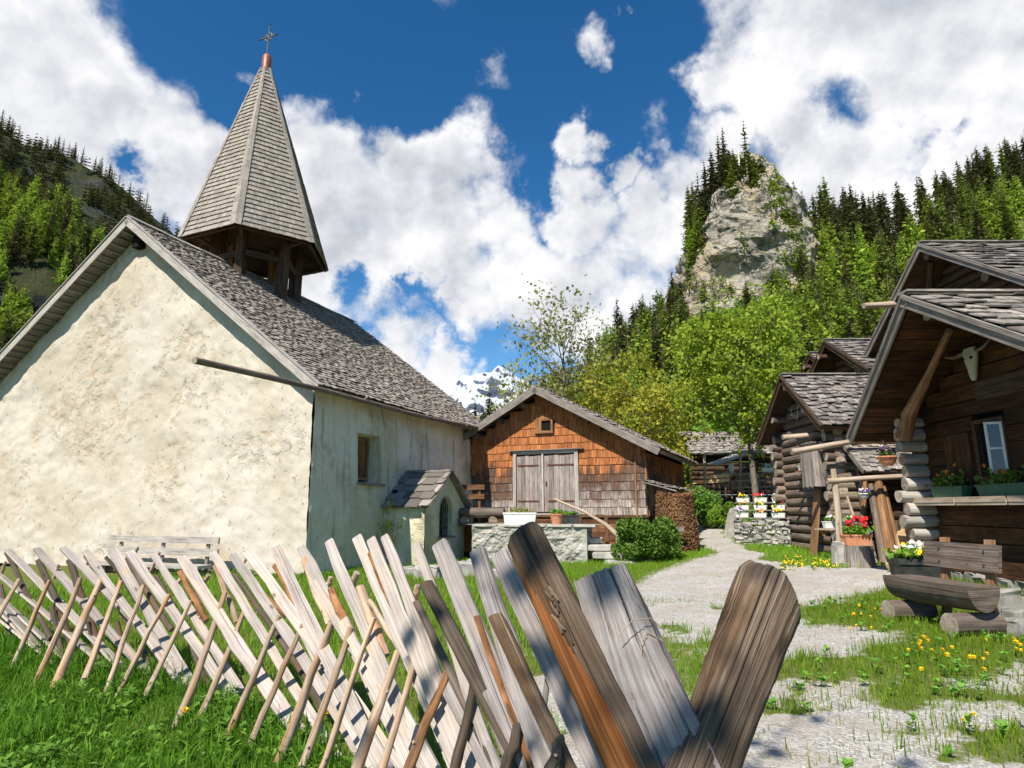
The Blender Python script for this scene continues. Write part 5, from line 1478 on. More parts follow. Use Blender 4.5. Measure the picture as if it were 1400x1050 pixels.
    mb = MB(); mb.box(V(xw+.06, 7.91, wz0-.1), V(0,.8,0), V(.01,0,0), V(0,0,1.15)); mb.build('pane', 'dark_void', w2)
    mb = MB(); mb.box(V(xw-.06, 10.8, 1.95), V(0,.62,0), V(.04,0,0), V(0,0,.85)); mb.build('shutter', 'chalet_shaded', th)
    mb = MB(); mb.box(V(xw-.05, 9.35, 3.30), V(0,1.15,0), V(.03,0,0), V(0,0,.32)); mb.build('wall_board', 'dark_wood', th)
    # ledge with flower boxes
    for a, b in ((8.6, 9.75), (9.77, 10.9), (10.92, 12.1), (7.2, 8.58)):
        mb = MB(); mb.box(V(xw-.38, a, 1.60), V(0,b-a-.02,0), V(.4,0,0), V(0,0,.09)); mb.box(V(xw-.37, a, 1.55), V(0,b-a-.02,0), V(.03,0,0), V(0,0,.05)); mb.build('ledge', 'pole_wood', th)
    for k, (yc, lab) in enumerate(((11.2, 'short green plastic flower box nearest the hut corner, below the shutter'), (9.95, 'long green plastic flower box with orange blooms right below the chalet window'))):
        t, ax, ay = trough('flower_box', lab, V(xw-.2, yc, 1.692), .80 if k == 0 else 1.05, .2, .19, PI/2, 'green_plastic', 'green flower boxes on the chalet ledge')
        planting(t, V(xw-.22, yc, 1.98), V(.12, .42 if k == 0 else .55, .13), 260, .035, [('flower_orange', 7, .03, .05), ('flower_yellow', 3, .02, .03)], 'leaf_bush')
    p = pot('flower_pot', 'terracotta pot at the right end of the chalet ledge', V(xw-.2, 8.55, 1.692), .15, .22, 'terracotta'); planting(p, V(xw-.2, 8.55, 2.0), V(.16,.2,.1), 120, .035, [('flower_yellow', 4, .02, .03)], 'leaf_bush')
    # skull with one visible horn
    s = thing('animal_skull', 'pale horned cattle skull hung on the dark gable of the chalet', 'skull', V(xw-.08, 10.45, 3.9))
    c = V(xw-.09, 10.42, 3.95)
    mb = MB(); yy = V(0,-1,0)   # outline across the wall, narrow at the muzzle
    prof = [(.26, .135, .07), (.20, .17, .09), (.10, .15, .10), (.0, .115, .10), (-.12, .075, .09), (-.24, .06, .07), (-.30, .04, .04)]
    rings = []
    for z, wx, dp in prof:
        a = np.arange(12)/12*2*PI; rings.append(np.stack([c[0]-np.cos(a)*dp*.8, c[1]+np.sin(a)*wx, np.full(12, c[2]+z)], 1))
    f = [[i*12+j, i*12+(j+1) % 12, (i+1)*12+(j+1) % 12, (i+1)*12+j] for i in range(6) for j in range(12)]
    mb.add(np.vstack(rings), f); mb.poly(rings[0][::-1]); mb.poly(rings[-1]); sk_ = mb.build('skull', 'skull_bone', s, smooth=True)
    mb = MB()
    for q in (-1, 1): mb.lathe([(0,-.03),(.03,0),(0,.03)], c+V(-.07, q*.09, .08), 8)
    mb.build('eye_socket', 'dark_void', s)
    for q in (1, -1):
        mb = MB(); mb.log([c+V(0,q*.13,.2), c+V(-.06,q*.32,.17), c+V(-.08,q*.5,.22), c+V(-.06,q*.60,.32)], [.04,.034,.022,.008], 8, .03, sub=3); mb.build('horn', 'horn', s, smooth=True)
build_house_a()

def antlers(th_name, label, c, sc_, rot=0):
    s = thing(th_name, label, 'antlers', c)
    mb = MB(); c = np.asarray(c, float)
    for q in (1, -1):
        b = c+V(0, q*.04, 0)*sc_
        pts = [b, b+V(-.05,q*.18,.10)*sc_, b+V(-.10,q*.30,.32)*sc_, b+V(-.08,q*.28,.60)*sc_]
        mb.log(pts, [.028*sc_,.024*sc_,.02*sc_,.008*sc_], 7, .04, sub=3)
        for t, d in ((.15, V(-.16,q*.02,.12)), (.45, V(-.14,q*.16,.10)), (.75, V(-.05,q*.22,.12))):
            i = int(t*3); p = pts[i]*(1-(t*3-i))+pts[i+1]*(t*3-i); mb.log([p, p+d*sc_*.7, p+d*sc_*1.2+V(0,0,.06)*sc_], [.018*sc_,.014*sc_,.005*sc_], 6, .03)
    mb.build('antler', 'antler_bone', s, smooth=True)
    mb = MB(); mb.cbox(c+V(.0,0,-.14)*sc_, .04, .12*sc_, .2*sc_); mb.build('mount', 'brown_wood', s)

def build_house_b():
    th = thing('log_house', 'tall dark log house behind the chalet, its shingled ridge against the forest', 'house', V(12.4, 17, 1.5))
    mb = MB(); logwall(mb, V(12.9,13.4,0), V(12.9,20.6,0), .8, lambda t: 9.0-.7*abs(13.4+7.2*t-17)-.2, .27, ext0=.2, ext1=.2)
    mb.build('gable_wall', ['dark_wood', 'log_old'], th, smooth=True)
    mb = MB(); logwall(mb, V(12.9,13.4,0), V(19,13.4,0), .8, lambda t: 6.3, .27, ext0=.3); logwall(mb, V(12.9,20.6,0), V(19,20.6,0), .8, lambda t: 6.3, .27, ext0=.3); mb.build('side_wall', ['dark_wood', 'log_old'], th)
    gable_roof(th, 12.0, 19.5, 17, 9.06, 4.25, .70, sw=.26, row=.30, prot=.1, barge='grey_wood')
    for yy, zz in ((17, 8.72), (15, 7.3), (19, 7.3)):
        mb = MB(); mb.log([V(12.05, yy, zz), V(13.2, yy, zz)], .14, 12, .05, cap=1); mb.build('purlin', ['dark_wood', 'log_old'], th)
    mb = MB(); mb.log([atX(1181,418,10.75), atX(1228,416,12.1)], [.085,.10], 12, .05, cap=1, sub=3); mb.build('purlin', ['pole_wood', 'log_end'], th, smooth=True)
    mb = MB(); mb.log([V(12.3,17.2,8.6), V(12.8,18.6,6.6)], .09, 10, .05); mb.build('brace', 'dark_wood', th)
build_house_b()

def build_house_c():
    x, y0, y1 = 8.75, 16.75, 20.05; yr = 18.4; zr = 5.42; sl = .82
    th = thing('log_hut', 'old grey log hut with round log ends, antlers on its gable and a plank oriel', 'hut', V(x, yr, .3))
    zt = lambda t: zr-sl*abs(y0+t*(y1-y0)-yr)-.2
    mb = MB(); logwall(mb, V(x,y0,0), V(x,y1,0), .25, zt, .265, ext0=.12, ext1=.30, skip=[(1.0, 1.75, 2.15, 3.4)])
    mb.build('gable_wall', ['log_grey', 'log_end'], th, smooth=True)
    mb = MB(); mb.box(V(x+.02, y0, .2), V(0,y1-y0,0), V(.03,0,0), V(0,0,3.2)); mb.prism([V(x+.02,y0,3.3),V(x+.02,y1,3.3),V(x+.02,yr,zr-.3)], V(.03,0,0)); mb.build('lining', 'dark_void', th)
    for yy in (y0, y1):
        mb = MB(); logwall(mb, V(x,yy,0), V(x+5,yy,0), .25, lambda t: 3.75, .265, ext0=.38, ext1=0, jz=.13)
        mb.build('side_wall', ['log_grey', 'log_end'], th, smooth=True)
    gable_roof(th, 8.15, 14.2, yr, zr, 2.15, sl, sw=.17, row=.2, prot=.0, barge='dark_wood')
    for yy, zz in ((yr, zr-.35), (yr-1.05, zr-1.2), (yr+1.05, zr-1.2)):
        mb = MB(); mb.log([V(8.2, yy, zz), V(9.0, yy, zz)], .10, 12, .05, cap=1); mb.build('purlin', ['log_old', 'log_end'], th)
    # boarded oriel (a small privy-like box) hanging on the gable near the corner
    mb = MB()
    b0 = V(x-.55, y0+.28, 2.05)
    for i in range(6): mb.box(b0+V(.012*(i % 2), i*.125, -.03*(i % 2)), V(0,.12,0), V(.03,0,0), V(0,0,1.25))
    for i in range(4): mb.box(b0+V(.03+i*.13, 0, 0), V(.12,0,0), V(0,.03,0), V(0,0,1.2)); mb.box(b0+V(.03+i*.13, .72, 0), V(.12,0,0), V(0,.03,0), V(0,0,1.2))
    mb.box(b0+V(-.03,-.05,1.2), V(.6,0,.06), V(0,.87,0), V(0,0,.03)); mb.box(b0+V(0,0,0), V(.55,0,0), V(0,.75,0), V(0,0,.03))
    mb.build('oriel', 'door_wood', th)
    mb = MB(); mb.box(V(x-.34, y0+1.15, 2.55), V(.3,0,0), V(0,.75,0), V(0,0,.03)); mb.prism([V(x-.3,y0+1.5,2.54),V(x-.04,y0+1.5,2.54),V(x-.04,y0+1.5,2.0)], V(0,.05,0)); mb.build('shelf', 'brown_wood', th)
    # plank chute leaning below the oriel
    mb = MB(); mb.box(V(x-.62, y0+.45, .25), V(.03,0,0)+V(0,0,0), V(0,.34,0), V(.28,0,1.75)); mb.box(V(x-.62, y0+.80, .25), V(.16,0,0), V(0,.03,0), V(.28,0,1.72)); mb.build('chute', 'brown_wood', th)
    for (px0, py0, px1, py1, Y, r) in ((1070,598,1166,590,17.5,.07), (1082,618,1168,603,16.2,.085)):
        mb = MB(); mb.log([at(px0,py0,Y), at(px1,py1,Y)], [r, r*.85], 12, .05, cap=1, sub=3); mb.build('pole', ['pole_wood', 'log_end'], th, smooth=True)
    mb = MB(); mb.log([at(1166,604,16.2), at(1262,600,16.2)], [.07,.08], 10, .05, sub=3); mb.build('pole', ['brown_wood', 'log_end'], th, smooth=True)
    antlers('antlers', 'pale antlers nailed to the gable of the grey log hut', V(x-.17, 18.55, 4.15), .62)
    # small white boxes with flowers
    t, ax, ay = trough('flower_box', 'white flower box with violet blooms on the bracket shelf of the grey log hut', V(x-.2, y0+1.5, 2.582), .62, .17, .15, PI/2, 'white_paint')
    planting(t, V(x-.22, y0+1.5, 2.80), V(.10,.3,.07), 90, .03, [('flower_violet', 4, .03, .03), ('flower_yellow', 3, .025, .02)])
    for k in range(2):
        c = at(1137+24*k, 716, 16.35); c[2] -= .11
        t, ax, ay = trough('flower_box', ('left' if k == 0 else 'right')+' of two white boxes with cream flowers on the low plank by the hut corner', c, .42, .17, .17, 0, 'white_paint', 'white boxes on the low plank')
        planting(t, c+V(0,-.02,.23), V(.2,.08,.06), 70, .03, [('flower_white', 6, .028, .03), ('flower_yellow', 2, .02, .02)])
    sh = thing('plank_shelf', 'low plank shelf holding two white flower boxes', 'shelf', at(1149,728,16.35))
    c = at(1149,716,16.35); mb = MB(); mb.box(c+V(-.62,-.13,-.155), V(1.15,0,0), V(0,.26,0), V(0,0,.04)); mb.build('board', 'pole_wood', sh)
    mb = MB(); mb.box(c+V(-.5,-.05,-.30), V(.06,0,0), V(0,.1,0), V(0,0,.145)); mb.box(c+V(.35,-.05,-.30), V(.06,0,0), V(0,.1,0), V(0,0,.145)); mb.build('bracket', 'brown_wood', sh)
build_house_c()

def small_roof_house(name, label, x, yr, zr, hw, sl, zb, x1, antl=False):
    th = thing(name, label, 'hut', V(x+.6, yr, zb))
    mb = MB(); logwall(mb, V(x+.7, yr-hw*.85, 0), V(x+.7, yr+hw*.85, 0), zb, lambda t: zr-sl*abs((t-.5)*2*hw*.85)-.2, .3, ext0=.2, ext1=.2); mb.build('gable_wall', ['dark_wood', 'log_old'], th, smooth=True)
    mb = MB(); logwall(mb, V(x+.7, yr-hw*.85, 0), V(x1, yr-hw*.85, 0), zb, lambda t: zr-sl*hw*.85, .3, ext0=.3); mb.build('side_wall', ['dark_wood', 'log_old'], th)
    gable_roof(th, x, x1, yr, zr, hw, sl, sw=.2, row=.26, prot=.05, barge='dark_wood')
    mb = MB(); mb.log([V(x-.25, yr+.2, zr-.55), V(x+.9, yr+.2, zr-.55)], .10, 10, .05, cap=1); mb.build('purlin', ['dark_wood', 'log_end'], th)
    return th
small_roof_house('log_hut', 'dark shingled log hut rising directly behind the grey log hut', 11.5, 22.0, 7.5, 3.4, .65, 1.0, 17)
antlers('antlers', 'weathered antlers below the ridge of the hut behind the grey log hut', V(12.05, 21.3, 6.35), .7)
mb_ = MB()
small_roof_house('log_hut', 'farthest hut of the row, only its small dark gable peak showing', 13.0, 26.3, 8.1, 2.6, .7, 1.5, 17)

def build_shed():
    th = thing('lean_to_shed', 'open lean-to shed with a silvery shingle roof between the grey hut and the chalet', 'shed', V(9.2, 16.2, .3))
    x0, x1 = 8.85, 13.2; E = V(x0, 15.72, 2.42); Vd = nrm(V(0, 1.05, .92)); L = 1.42
    mb = MB(); N = nrm(np.cross(V(1,0,0), Vd)); mb.box(E-N*.07, V(x1-x0,0,0), Vd*L, N*.06, 1)
    shingles(mb, E-Vd*.05, V(1,0,0), Vd, 0, x1-x0, L+.05, .17, .14, th=.016, lift=.04, jit=.5)
    r = mb.build('roof', ['stone_shingle', 'grey_wood'], th)
    mb = MB(); mb.box(E-N*.09-V(.03,0,0), Vd*L, V(.03,0,0), N*.12); mb.build('barge_board', 'grey_wood', r)
    mb = MB(); logwall(mb, V(9.1,16.5,0), V(13.2,16.5,0), .2, lambda t: 2.9, .25, ext0=0, ext1=0); mb.build('rear_wall', ['dark_wood', 'log_old'], th)
    mb = MB(); mb.log([at(1131,658,15.5), at(1200,653,15.5), at(1264,650,15.5)], [.07,.065,.06], 12, .05, cap=1, sub=3); mb.build('pole', ['pole_wood', 'log_end'], th, smooth=True)
    mb = MB(); a = at(1139,641,15.55); b = at(1147,742,15.55); b[2] = .25; mb.log([a, (a+b)/2+V(.03,0,0), b], [.065,.075,.085], 12, .06, cap=1, sub=3); mb.build('post', ['pole_wood', 'log_end'], th, smooth=True)
    mb = MB(); mb.log([V(9.5,16.4,2.2), V(13,16.4,2.2)], .06, 8, .05); mb.build('beam', 'dark_wood', th)
    g = 'timbers leaning under the lean-to roof'
    for k, (a, b, w, m, lab) in enumerate((((1183,658),(1169,712),.075,'brown_wood','dark thin pole leaning leftwards in the open shed behind the white basket'), ((1190,662),(1207,757),.10,'log_grey','grey split timber leaning in the shed, left of the thick trunk'),
                                      ((1200,658),(1217,757),.13,'brown_wood','thick barked trunk leaning upright in the open shed'), ((1208,665),(1232,752),.07,'brown_wood','slim brown pole leaning at the right of the thick trunk in the shed'),
                                      ((1180,700),(1196,756),.06,'grey_wood','short grey plank edge leaning in the shed beside the stump'))):
        p = at(*a, 15.9); e = at(*b, 15.35); e[2] = Hs(e[0], e[1])+.01
        o = thing('leaning_timber', lab, 'timber', e, g); mb = MB(); mb.log([p, (p+e)/2, e], [w*.75, w*.9, w], 12, .08, cap=1, sub=3); mb.build('trunk', [m, 'log_end'], o, smooth=True)
    o = thing('leaning_stick', 'short pale stick propped above the geranium box', 'stick', at(1170,707,15.6)); mb = MB(); mb.log([at(1158,678,15.6), at(1170,716,15.45)], [.03,.035], 8, .06, cap=1); mb.build('stick', ['pole_wood', 'log_end'], o)
    # stump, white stone, geraniums
    c = at(1172,757,15.05); c[2] = Hs(c[0], c[1])-.03
    o = thing('tree_stump', 'broad sawn tree stump carrying the geranium box', 'stump', c)
    mb = MB(); n = 28; a = np.arange(n)/n*2*PI; rr = .36*(1+.08*np.sin(3*a)+.05*np.sin(7*a)+rng.normal(0,.015,n)); rings = []
    for z, k in ((0,1.14),(.12,1.04),(.3,1.0),(.50,.98)): rings.append(np.stack([c[0]+np.cos(a)*rr*k, c[1]+np.sin(a)*rr*k, np.full(n, c[2]+z)], 1))
    f = [[i*n+j, i*n+(j+1) % n, (i+1)*n+(j+1) % n, (i+1)*n+j] for i in range(3) for j in range(n)]; uv = [[[z0, j/n*2.2],[z0, (j+1)/n*2.2],[z0+.17,(j+1)/n*2.2],[z0+.17,j/n*2.2]] for z0 in (0,.17,.34) for j in range(n)]
    mb.add(np.vstack(rings), f, uv); mb.poly(rings[-1], 1, (rings[-1][:, :2]-c[:2])[None]); mb.build('stump', ['grey_wood', 'log_end'], o, smooth=False)
    t, ax, ay = trough('geranium_box', 'terracotta box of red geraniums standing on the tree stump', c+V(-.02,-.05,.505), .62, .26, .24, 0, 'terracotta', cat='flower box')
    planting(t, c+V(0,-.05,.84), V(.32,.16,.12), 360, .045, [('flower_violet', 2, .03, .0)], 'leaf_green')
    mb = MB()
    for dx, dz in ((-.2,.22),(-.03,.36),(.13,.27),(.19,.17),(.2,.33)):
        for q in range(22): blossom(mb, c+V(dx,-.1,.84+dz*.8)+rng.normal(0,.028,3), .03)
        mb.log([c+V(dx*.6,-.05,.84), c+V(dx,-.09,.84+dz*.8)], .006, 5, 0, mi=1)
    mb.build('geranium_bloom', ['flower_red', 'leaf_green'], t)
    c2 = at(1149,755,15.1); c2[2] = Hs(c2[0], c2[1])-.03
    o = thing('white_stone', 'rough pale boulder at the foot of the pole beside the stump', 'stone', c2); mb = MB(); rock(mb, c2+V(-.17,-.1,0), V(.3,0,0), V(0,.25,0), V(.03,0,.55), .5); mb.build('boulder', 'stone_light', o)
build_shed()

def hanging(name, label, px, py, Y, r, mat, leaf, flowers, hang):
    c = at(px, py, Y); th = thing(name, label, 'hanging basket', c)
    mb = MB(); mb.lathe([(0,-r*.95),(r*.5,-r*.9),(r*.85,-r*.5),(r*.98,0),(r*1.04,.0),(r*1.04,.03),(r*.93,.03),(r*.9,0),(0,-.02)], c, 18); mb.build('bowl', mat, th, smooth=True)
    planting(th, c+V(0,0,r*.45), V(r*.95,r*.8,r*.42), 130, .035, flowers, leaf)
    mb = MB(); top = c+V(0,.1,hang)
    for a in (0, 2.1, 4.2): mb.log([c+V(math.cos(a)*r,math.sin(a)*r,0), top], .005, 5, 0)
    mb.build('wire', 'iron', th)
hanging('hanging_basket', 'terracotta bowl with dark violet flowers hanging from the chalet eaves', 1213, 626, 12.0, .165, 'terracotta', 'leaf_bush', [('flower_dark', 14, .035, .04)], .42)
hanging('hanging_basket', 'small white bowl with violet and white flowers hanging from the shed pole', 1181, 676, 15.3, .12, 'white_paint', 'leaf_green', [('flower_violet', 5, .035, .0), ('flower_white', 6, .025, .04)], .36)

def build_bench_area():
    # log bench with plank back
    L0 = V(5.42, 9.0, 0); R0 = V(6.02, 7.55, 0)
    a = at(1228, 797, 9.15); b = at(1350, 842, 7.75)
    zs = .56
    a = V(a[0], a[1], 0); b = V(b[0], b[1], 0)
    U = nrm(b-a); Nn = V(-U[1], U[0], 0); Nn = Nn if Nn[0] > 0 else -Nn   # towards the house
    L = np.linalg.norm(b-a)
    g0 = .02
    th = thing('log_bench', 'bench made of a split log seat with a dark plank backrest', 'bench', (a+b)/2)
    # half-log seat
    n = 14; ang = np.linspace(PI, 2*PI, n); cols = []
    ts = np.linspace(0, 1, 16)
    v = []; w = .23
    for t in ts:
        c = a+U*L*t+V(0,0,zs+g0); k = 1+.05*math.sin(t*5)+rng.normal(0,.01)
        v += [c+Nn*(math.cos(q)*w*k)+V(0,0,math.sin(q)*.31*k) for q in ang]
    v = np.array(v); f = []; uv = []
    for i in range(len(ts)-1):
        for j in range(n-1): f.append([i*n+j, i*n+j+1, (i+1)*n+j+1, (i+1)*n+j][::-1]); uv.append([[ts[i]*L, j*.05],[ts[i]*L,(j+1)*.05],[ts[i+1]*L,(j+1)*.05],[ts[i+1]*L,j*.05]][::-1])
        f.append([i*n, (i+1)*n, (i+1)*n+n-1, i*n+n-1][::-1]); uv.append([[ts[i]*L,1],[ts[i+1]*L,1],[ts[i+1]*L,1.46],[ts[i]*L,1.46]][::-1])
    mb = MB(); mb.add(v, f, uv)
    mb.poly(v[:n], 0, (np.stack([(v[:n]-v[0])@Nn, v[:n, 2]], 1))[None]); mb.poly(v[-n:][::-1], 0, (np.stack([(v[-n:]-v[0])@Nn*1.0, v[-n:, 2]], 1)[::-1])[None])
    mb.build('seat', 'bench_wood', th)
    for t in (.12, .86):
        c = a+U*L*t; mb = MB(); mb.log([c-Nn*.34+V(0,0,.13), c+Nn*.30+V(0,0,.13)], .135, 16, .03, cap=1); mb.build('leg', ['log_old', 'log_end'], th)
    for t in (.30, .80):
        c = a+U*L*t+Nn*.29; mb = MB(); mb.box(c+V(0,0,.05)-U*.05, U*.11, Nn*.06, V(0,0,1.06)+Nn*.12); mb.build('upright', 'brown_wood', th)
    mb = MB(); c = a+U*L*.10+Nn*.31+V(0,0,.72); mb.box(c, U*L*.84, Nn*.05, V(0,0,.33)+Nn*.05); bk = mb.build('backrest', 'bench_wood', th)
    for t in (.30, .80):
        for z in (.08, .25):
            mb = MB(); mb.lathe([(0,-.01),(.012,-.006),(.012,.006),(0,.01)], a+U*L*t+Nn*(.30+z*.12)+V(0,0,.72+z), 8); mb.build('bolt', 'iron', bk)
    # dark planter
    c = at(1257, 782, 10.7); c[2] = Hs(c[0], c[1])+.0
    t, ax, ay = trough('planter', 'large dark metal planter of cream and yellow flowers at the chalet corner', c, .78, .42, .60, -.12, 'black_plastic', cat='planter', slope=.62)
    planting(t, c+V(0,0,.68), V(.42,.22,.09), 420, .045, [('flower_white', 16, .035, .04), ('flower_yellow', 8, .03, .04)], 'leaf_green')
    # orange-brown slab chair behind it
    c = at(1259, 770, 12.6); c[2] = Hs(c[0], c[1])
    o = thing('slab_chair', 'honey-coloured wooden slab chair in front of the dark shed', 'chair', c)
    mb = MB(); mb.prism([c+V(-.28,.2,.42), c+V(.3,.2,.42), c+V(.27,.24,.98), c+V(.2,.25,1.02), c+V(-.22,.24,1.0)], V(0,.06,0)); mb.build('backrest', 'fresh_wood', o)
    mb = MB(); mb.box(c+V(-.55,-.25,.32), V(.85,0,0), V(0,.45,0), V(0,0,.10)); mb.build('seat', 'fresh_wood', o)
    for dx in (-.42, .15):
        mb = MB(); mb.log([c+V(dx,-.3,.15), c+V(dx,.2,.15)], .16, 14, .03, cap=1); mb.build('leg', ['fresh_wood', 'fresh_wood'], o)
    # stones at the house foot
    for i, (px, py, Y, s) in enumerate(((1340,800,9.6,.34),(1372,826,8.9,.36),(1395,846,8.3,.3),(1396,872,7.9,.28),(1310,786,10.3,.25))):
        c = at(px, py, Y); c[2] = Hs(c[0], c[1])-.05
        o = thing('foundation_stone', ['flat grey slab lying behind the log bench', 'upright grey slab behind the right end of the log bench', 'pointed grey stone at the right picture edge', 'low grey stone among dandelions at the right edge', 'small grey stone at the chalet foot near the planter'][i], 'stone', c)
        mb = MB(); rock(mb, c+V(-s/2,-s/2,0), V(s*1.2,.1,0), V(-.05,s*.8,0), V(.03,.02,s*[.55,1,.9,.7,.6][i]+.05), .5); mb.build('slab', 'stone_grey', o)
build_bench_area()

# ---------------------------------------------------------------- dandelions
def dandelions():
    proto = None
    spots = []
    for (px, py, s, n) in ((1185,836,26,10),(1258,872,12,7),(1290,890,20,5),(1345,900,35,6),(1390,880,12,6),(1230,905,50,2),(1370,960,40,2)):
        for i in range(n): spots.append((px+rng.normal(0, s*.55), py+rng.normal(0, s*.35)))
    base = thing('dandelion', 'yellow dandelion in the grass around the log bench', 'flower', (0,0,0), 'yellow dandelions in the yard grass')
    mb = MB(); mb.log([V(0,0,0), V(.01,0,.09), V(0,-.01,.17)], .003, 5, 0); mb.build('stem', 'leaf_green', base)
    mb = MB()
    for k in range(3):
        m = 12; 
        for q in range(m):
            a = q/m*2*PI+k*.2; r = .024-.006*k; d = V(math.cos(a), math.sin(a), 0); t = V(-d[1], d[0], 0)*.006
            d = V(d[0], d[1]*.75, d[1]*.6); o_ = V(0,-.01-.004*k,.172+.004*k); mb.add(np.array([V(0,-.01,.17)-t, V(0,-.01,.17)+t, o_+d*r+t, o_+d*r-t]), [[0,1,2,3]])
    mb.build('bloom', 'flower_yellow', base); ch = kids(base); first = True
    for px, py in spots:
        p = G(px, py+14, 0.05)
        if p[1] < 1 or p[1] > 16: continue
        loc = (p[0], p[1], Hs(p[0], p[1])); s = rng.uniform(.6, 1.0)
        if first: base.location = loc; first = False
        else: copy_tree(base, loc, rng.uniform(-.9, .9), s, ch=ch)
    for (px, py) in ((249,1006),(473,1033),(442,1040)):
        p = G(px, py, -.1); copy_tree(base, (p[0], p[1], Hs(p[0], p[1])+.03), 1.0, 1.0, label='lone yellow dandelion in the lush grass before the fence', group='dandelions before the fence', ch=ch)
    # dense yellow cushions along the hut foot
    for (x0, x1, y, lab) in ((1068,1098,765,'yellow flower cushion at the left foot of the grey log hut'), (1110,1150,766,'yellow flower cushion below the white flower boxes of the log hut'), (1178,1232,763,'weeds and yellow flowers in front of the lean-to shed')):
        mb = MB(); n = 130
        for i in range(n//3):
            p = G(rng.uniform(x0, x1), y+rng.normal(0, 2.5), .3); p[2] = Hs(p[0], p[1])+rng.uniform(.02,.11)
            for q in range(2): blossom(mb, p+rng.normal(0,.02,3), .016, 1 if lab[0] == 'w' and rng.random() < .8 else 0)
            leaves(mb, p-V(0,0,.05), V(.05,.05,.04), 5, .03, 1)
        c = G((x0+x1)/2, y, .3)
        tag(mb.build('flower_cushion', ['flower_yellow', 'leaf_plant'], None, loc=c), lab, 'flowers', kind='stuff')
dandelions()
# ---------------------------------------------------------------- trees
def conifer_data(seed, h=12.0, R=2.4, n_wh=26, nb=8, start=.08, droop=.35, dens=1.0, ragged=.25, fat=1.0, soft=0.0):
    r_ = np.random.default_rng(seed); C, A, B_ = [], [], []
    for i in range(n_wh):
        t = start+(1-start)*(i/(n_wh-1))**.95; z = t*h
        rad = R*(1-t)**.8*r_.uniform(1-ragged, 1+ragged*.6)+.10
        m = max(4, int(nb*(1-t*.4)*dens))
        for k in range(m):
            a = k/m*2*PI+r_.uniform(-.5, .5); L = rad*r_.uniform(.65, 1.15)
            d = V(math.cos(a), math.sin(a), -droop*r_.uniform(.4, 1.4)+.25*t); dn = nrm(d); s = nrm(np.cross(dn, V(0,0,1)))
            steps = max(2, int(L/.35))
            for q in range(steps):
                u = (q+.5)/steps; c = V(0,0,z)+d*L*u+V(0,0,.12*L*u*u)+r_.normal(0, .04, 3)
                wd = (.34*(1-u)+.16)*min(1, L)*.62*fat; tl = r_.normal(0, .35)
                c = c+r_.normal(0, .5, 3)*soft; rv = r_.normal(0, 1, 3)*soft; C.append(c); A.append(nrm(dn+rv*.7)*L/steps*.72); B_.append(nrm(s*math.cos(tl)+V(0,0,math.sin(tl))+rv)*wd)
                if r_.random() < .55:   # hanging twigs
                    C.append(c-V(0,0,wd*.5)); A.append(nrm(s*r_.choice((-1,1))+dn*.5)*wd*.7); B_.append(V(0,0,wd*.55))
    return np.array(C), np.array(A), np.array(B_)
def conifer(name, label, cat, mat, seed, loc, group=None, h=12.0, **k):
    th = thing(name, label, cat, loc, group)
    C, A, B_ = conifer_data(seed, h=h, **k); o = np.array(loc, float)
    mb = MB(); mb.cards(C+o, A, B_); mb.build('crown', mat, th)
    mb = MB(); mb.log([o+V(0,0,-.6), o+V(.03,0,h*.5), o+V(0,0,h*.985)], [h*.017, h*.011, .02], 6, .05); mb.build('trunk', 'trunk_bark', th)
    return th
_pid = 0
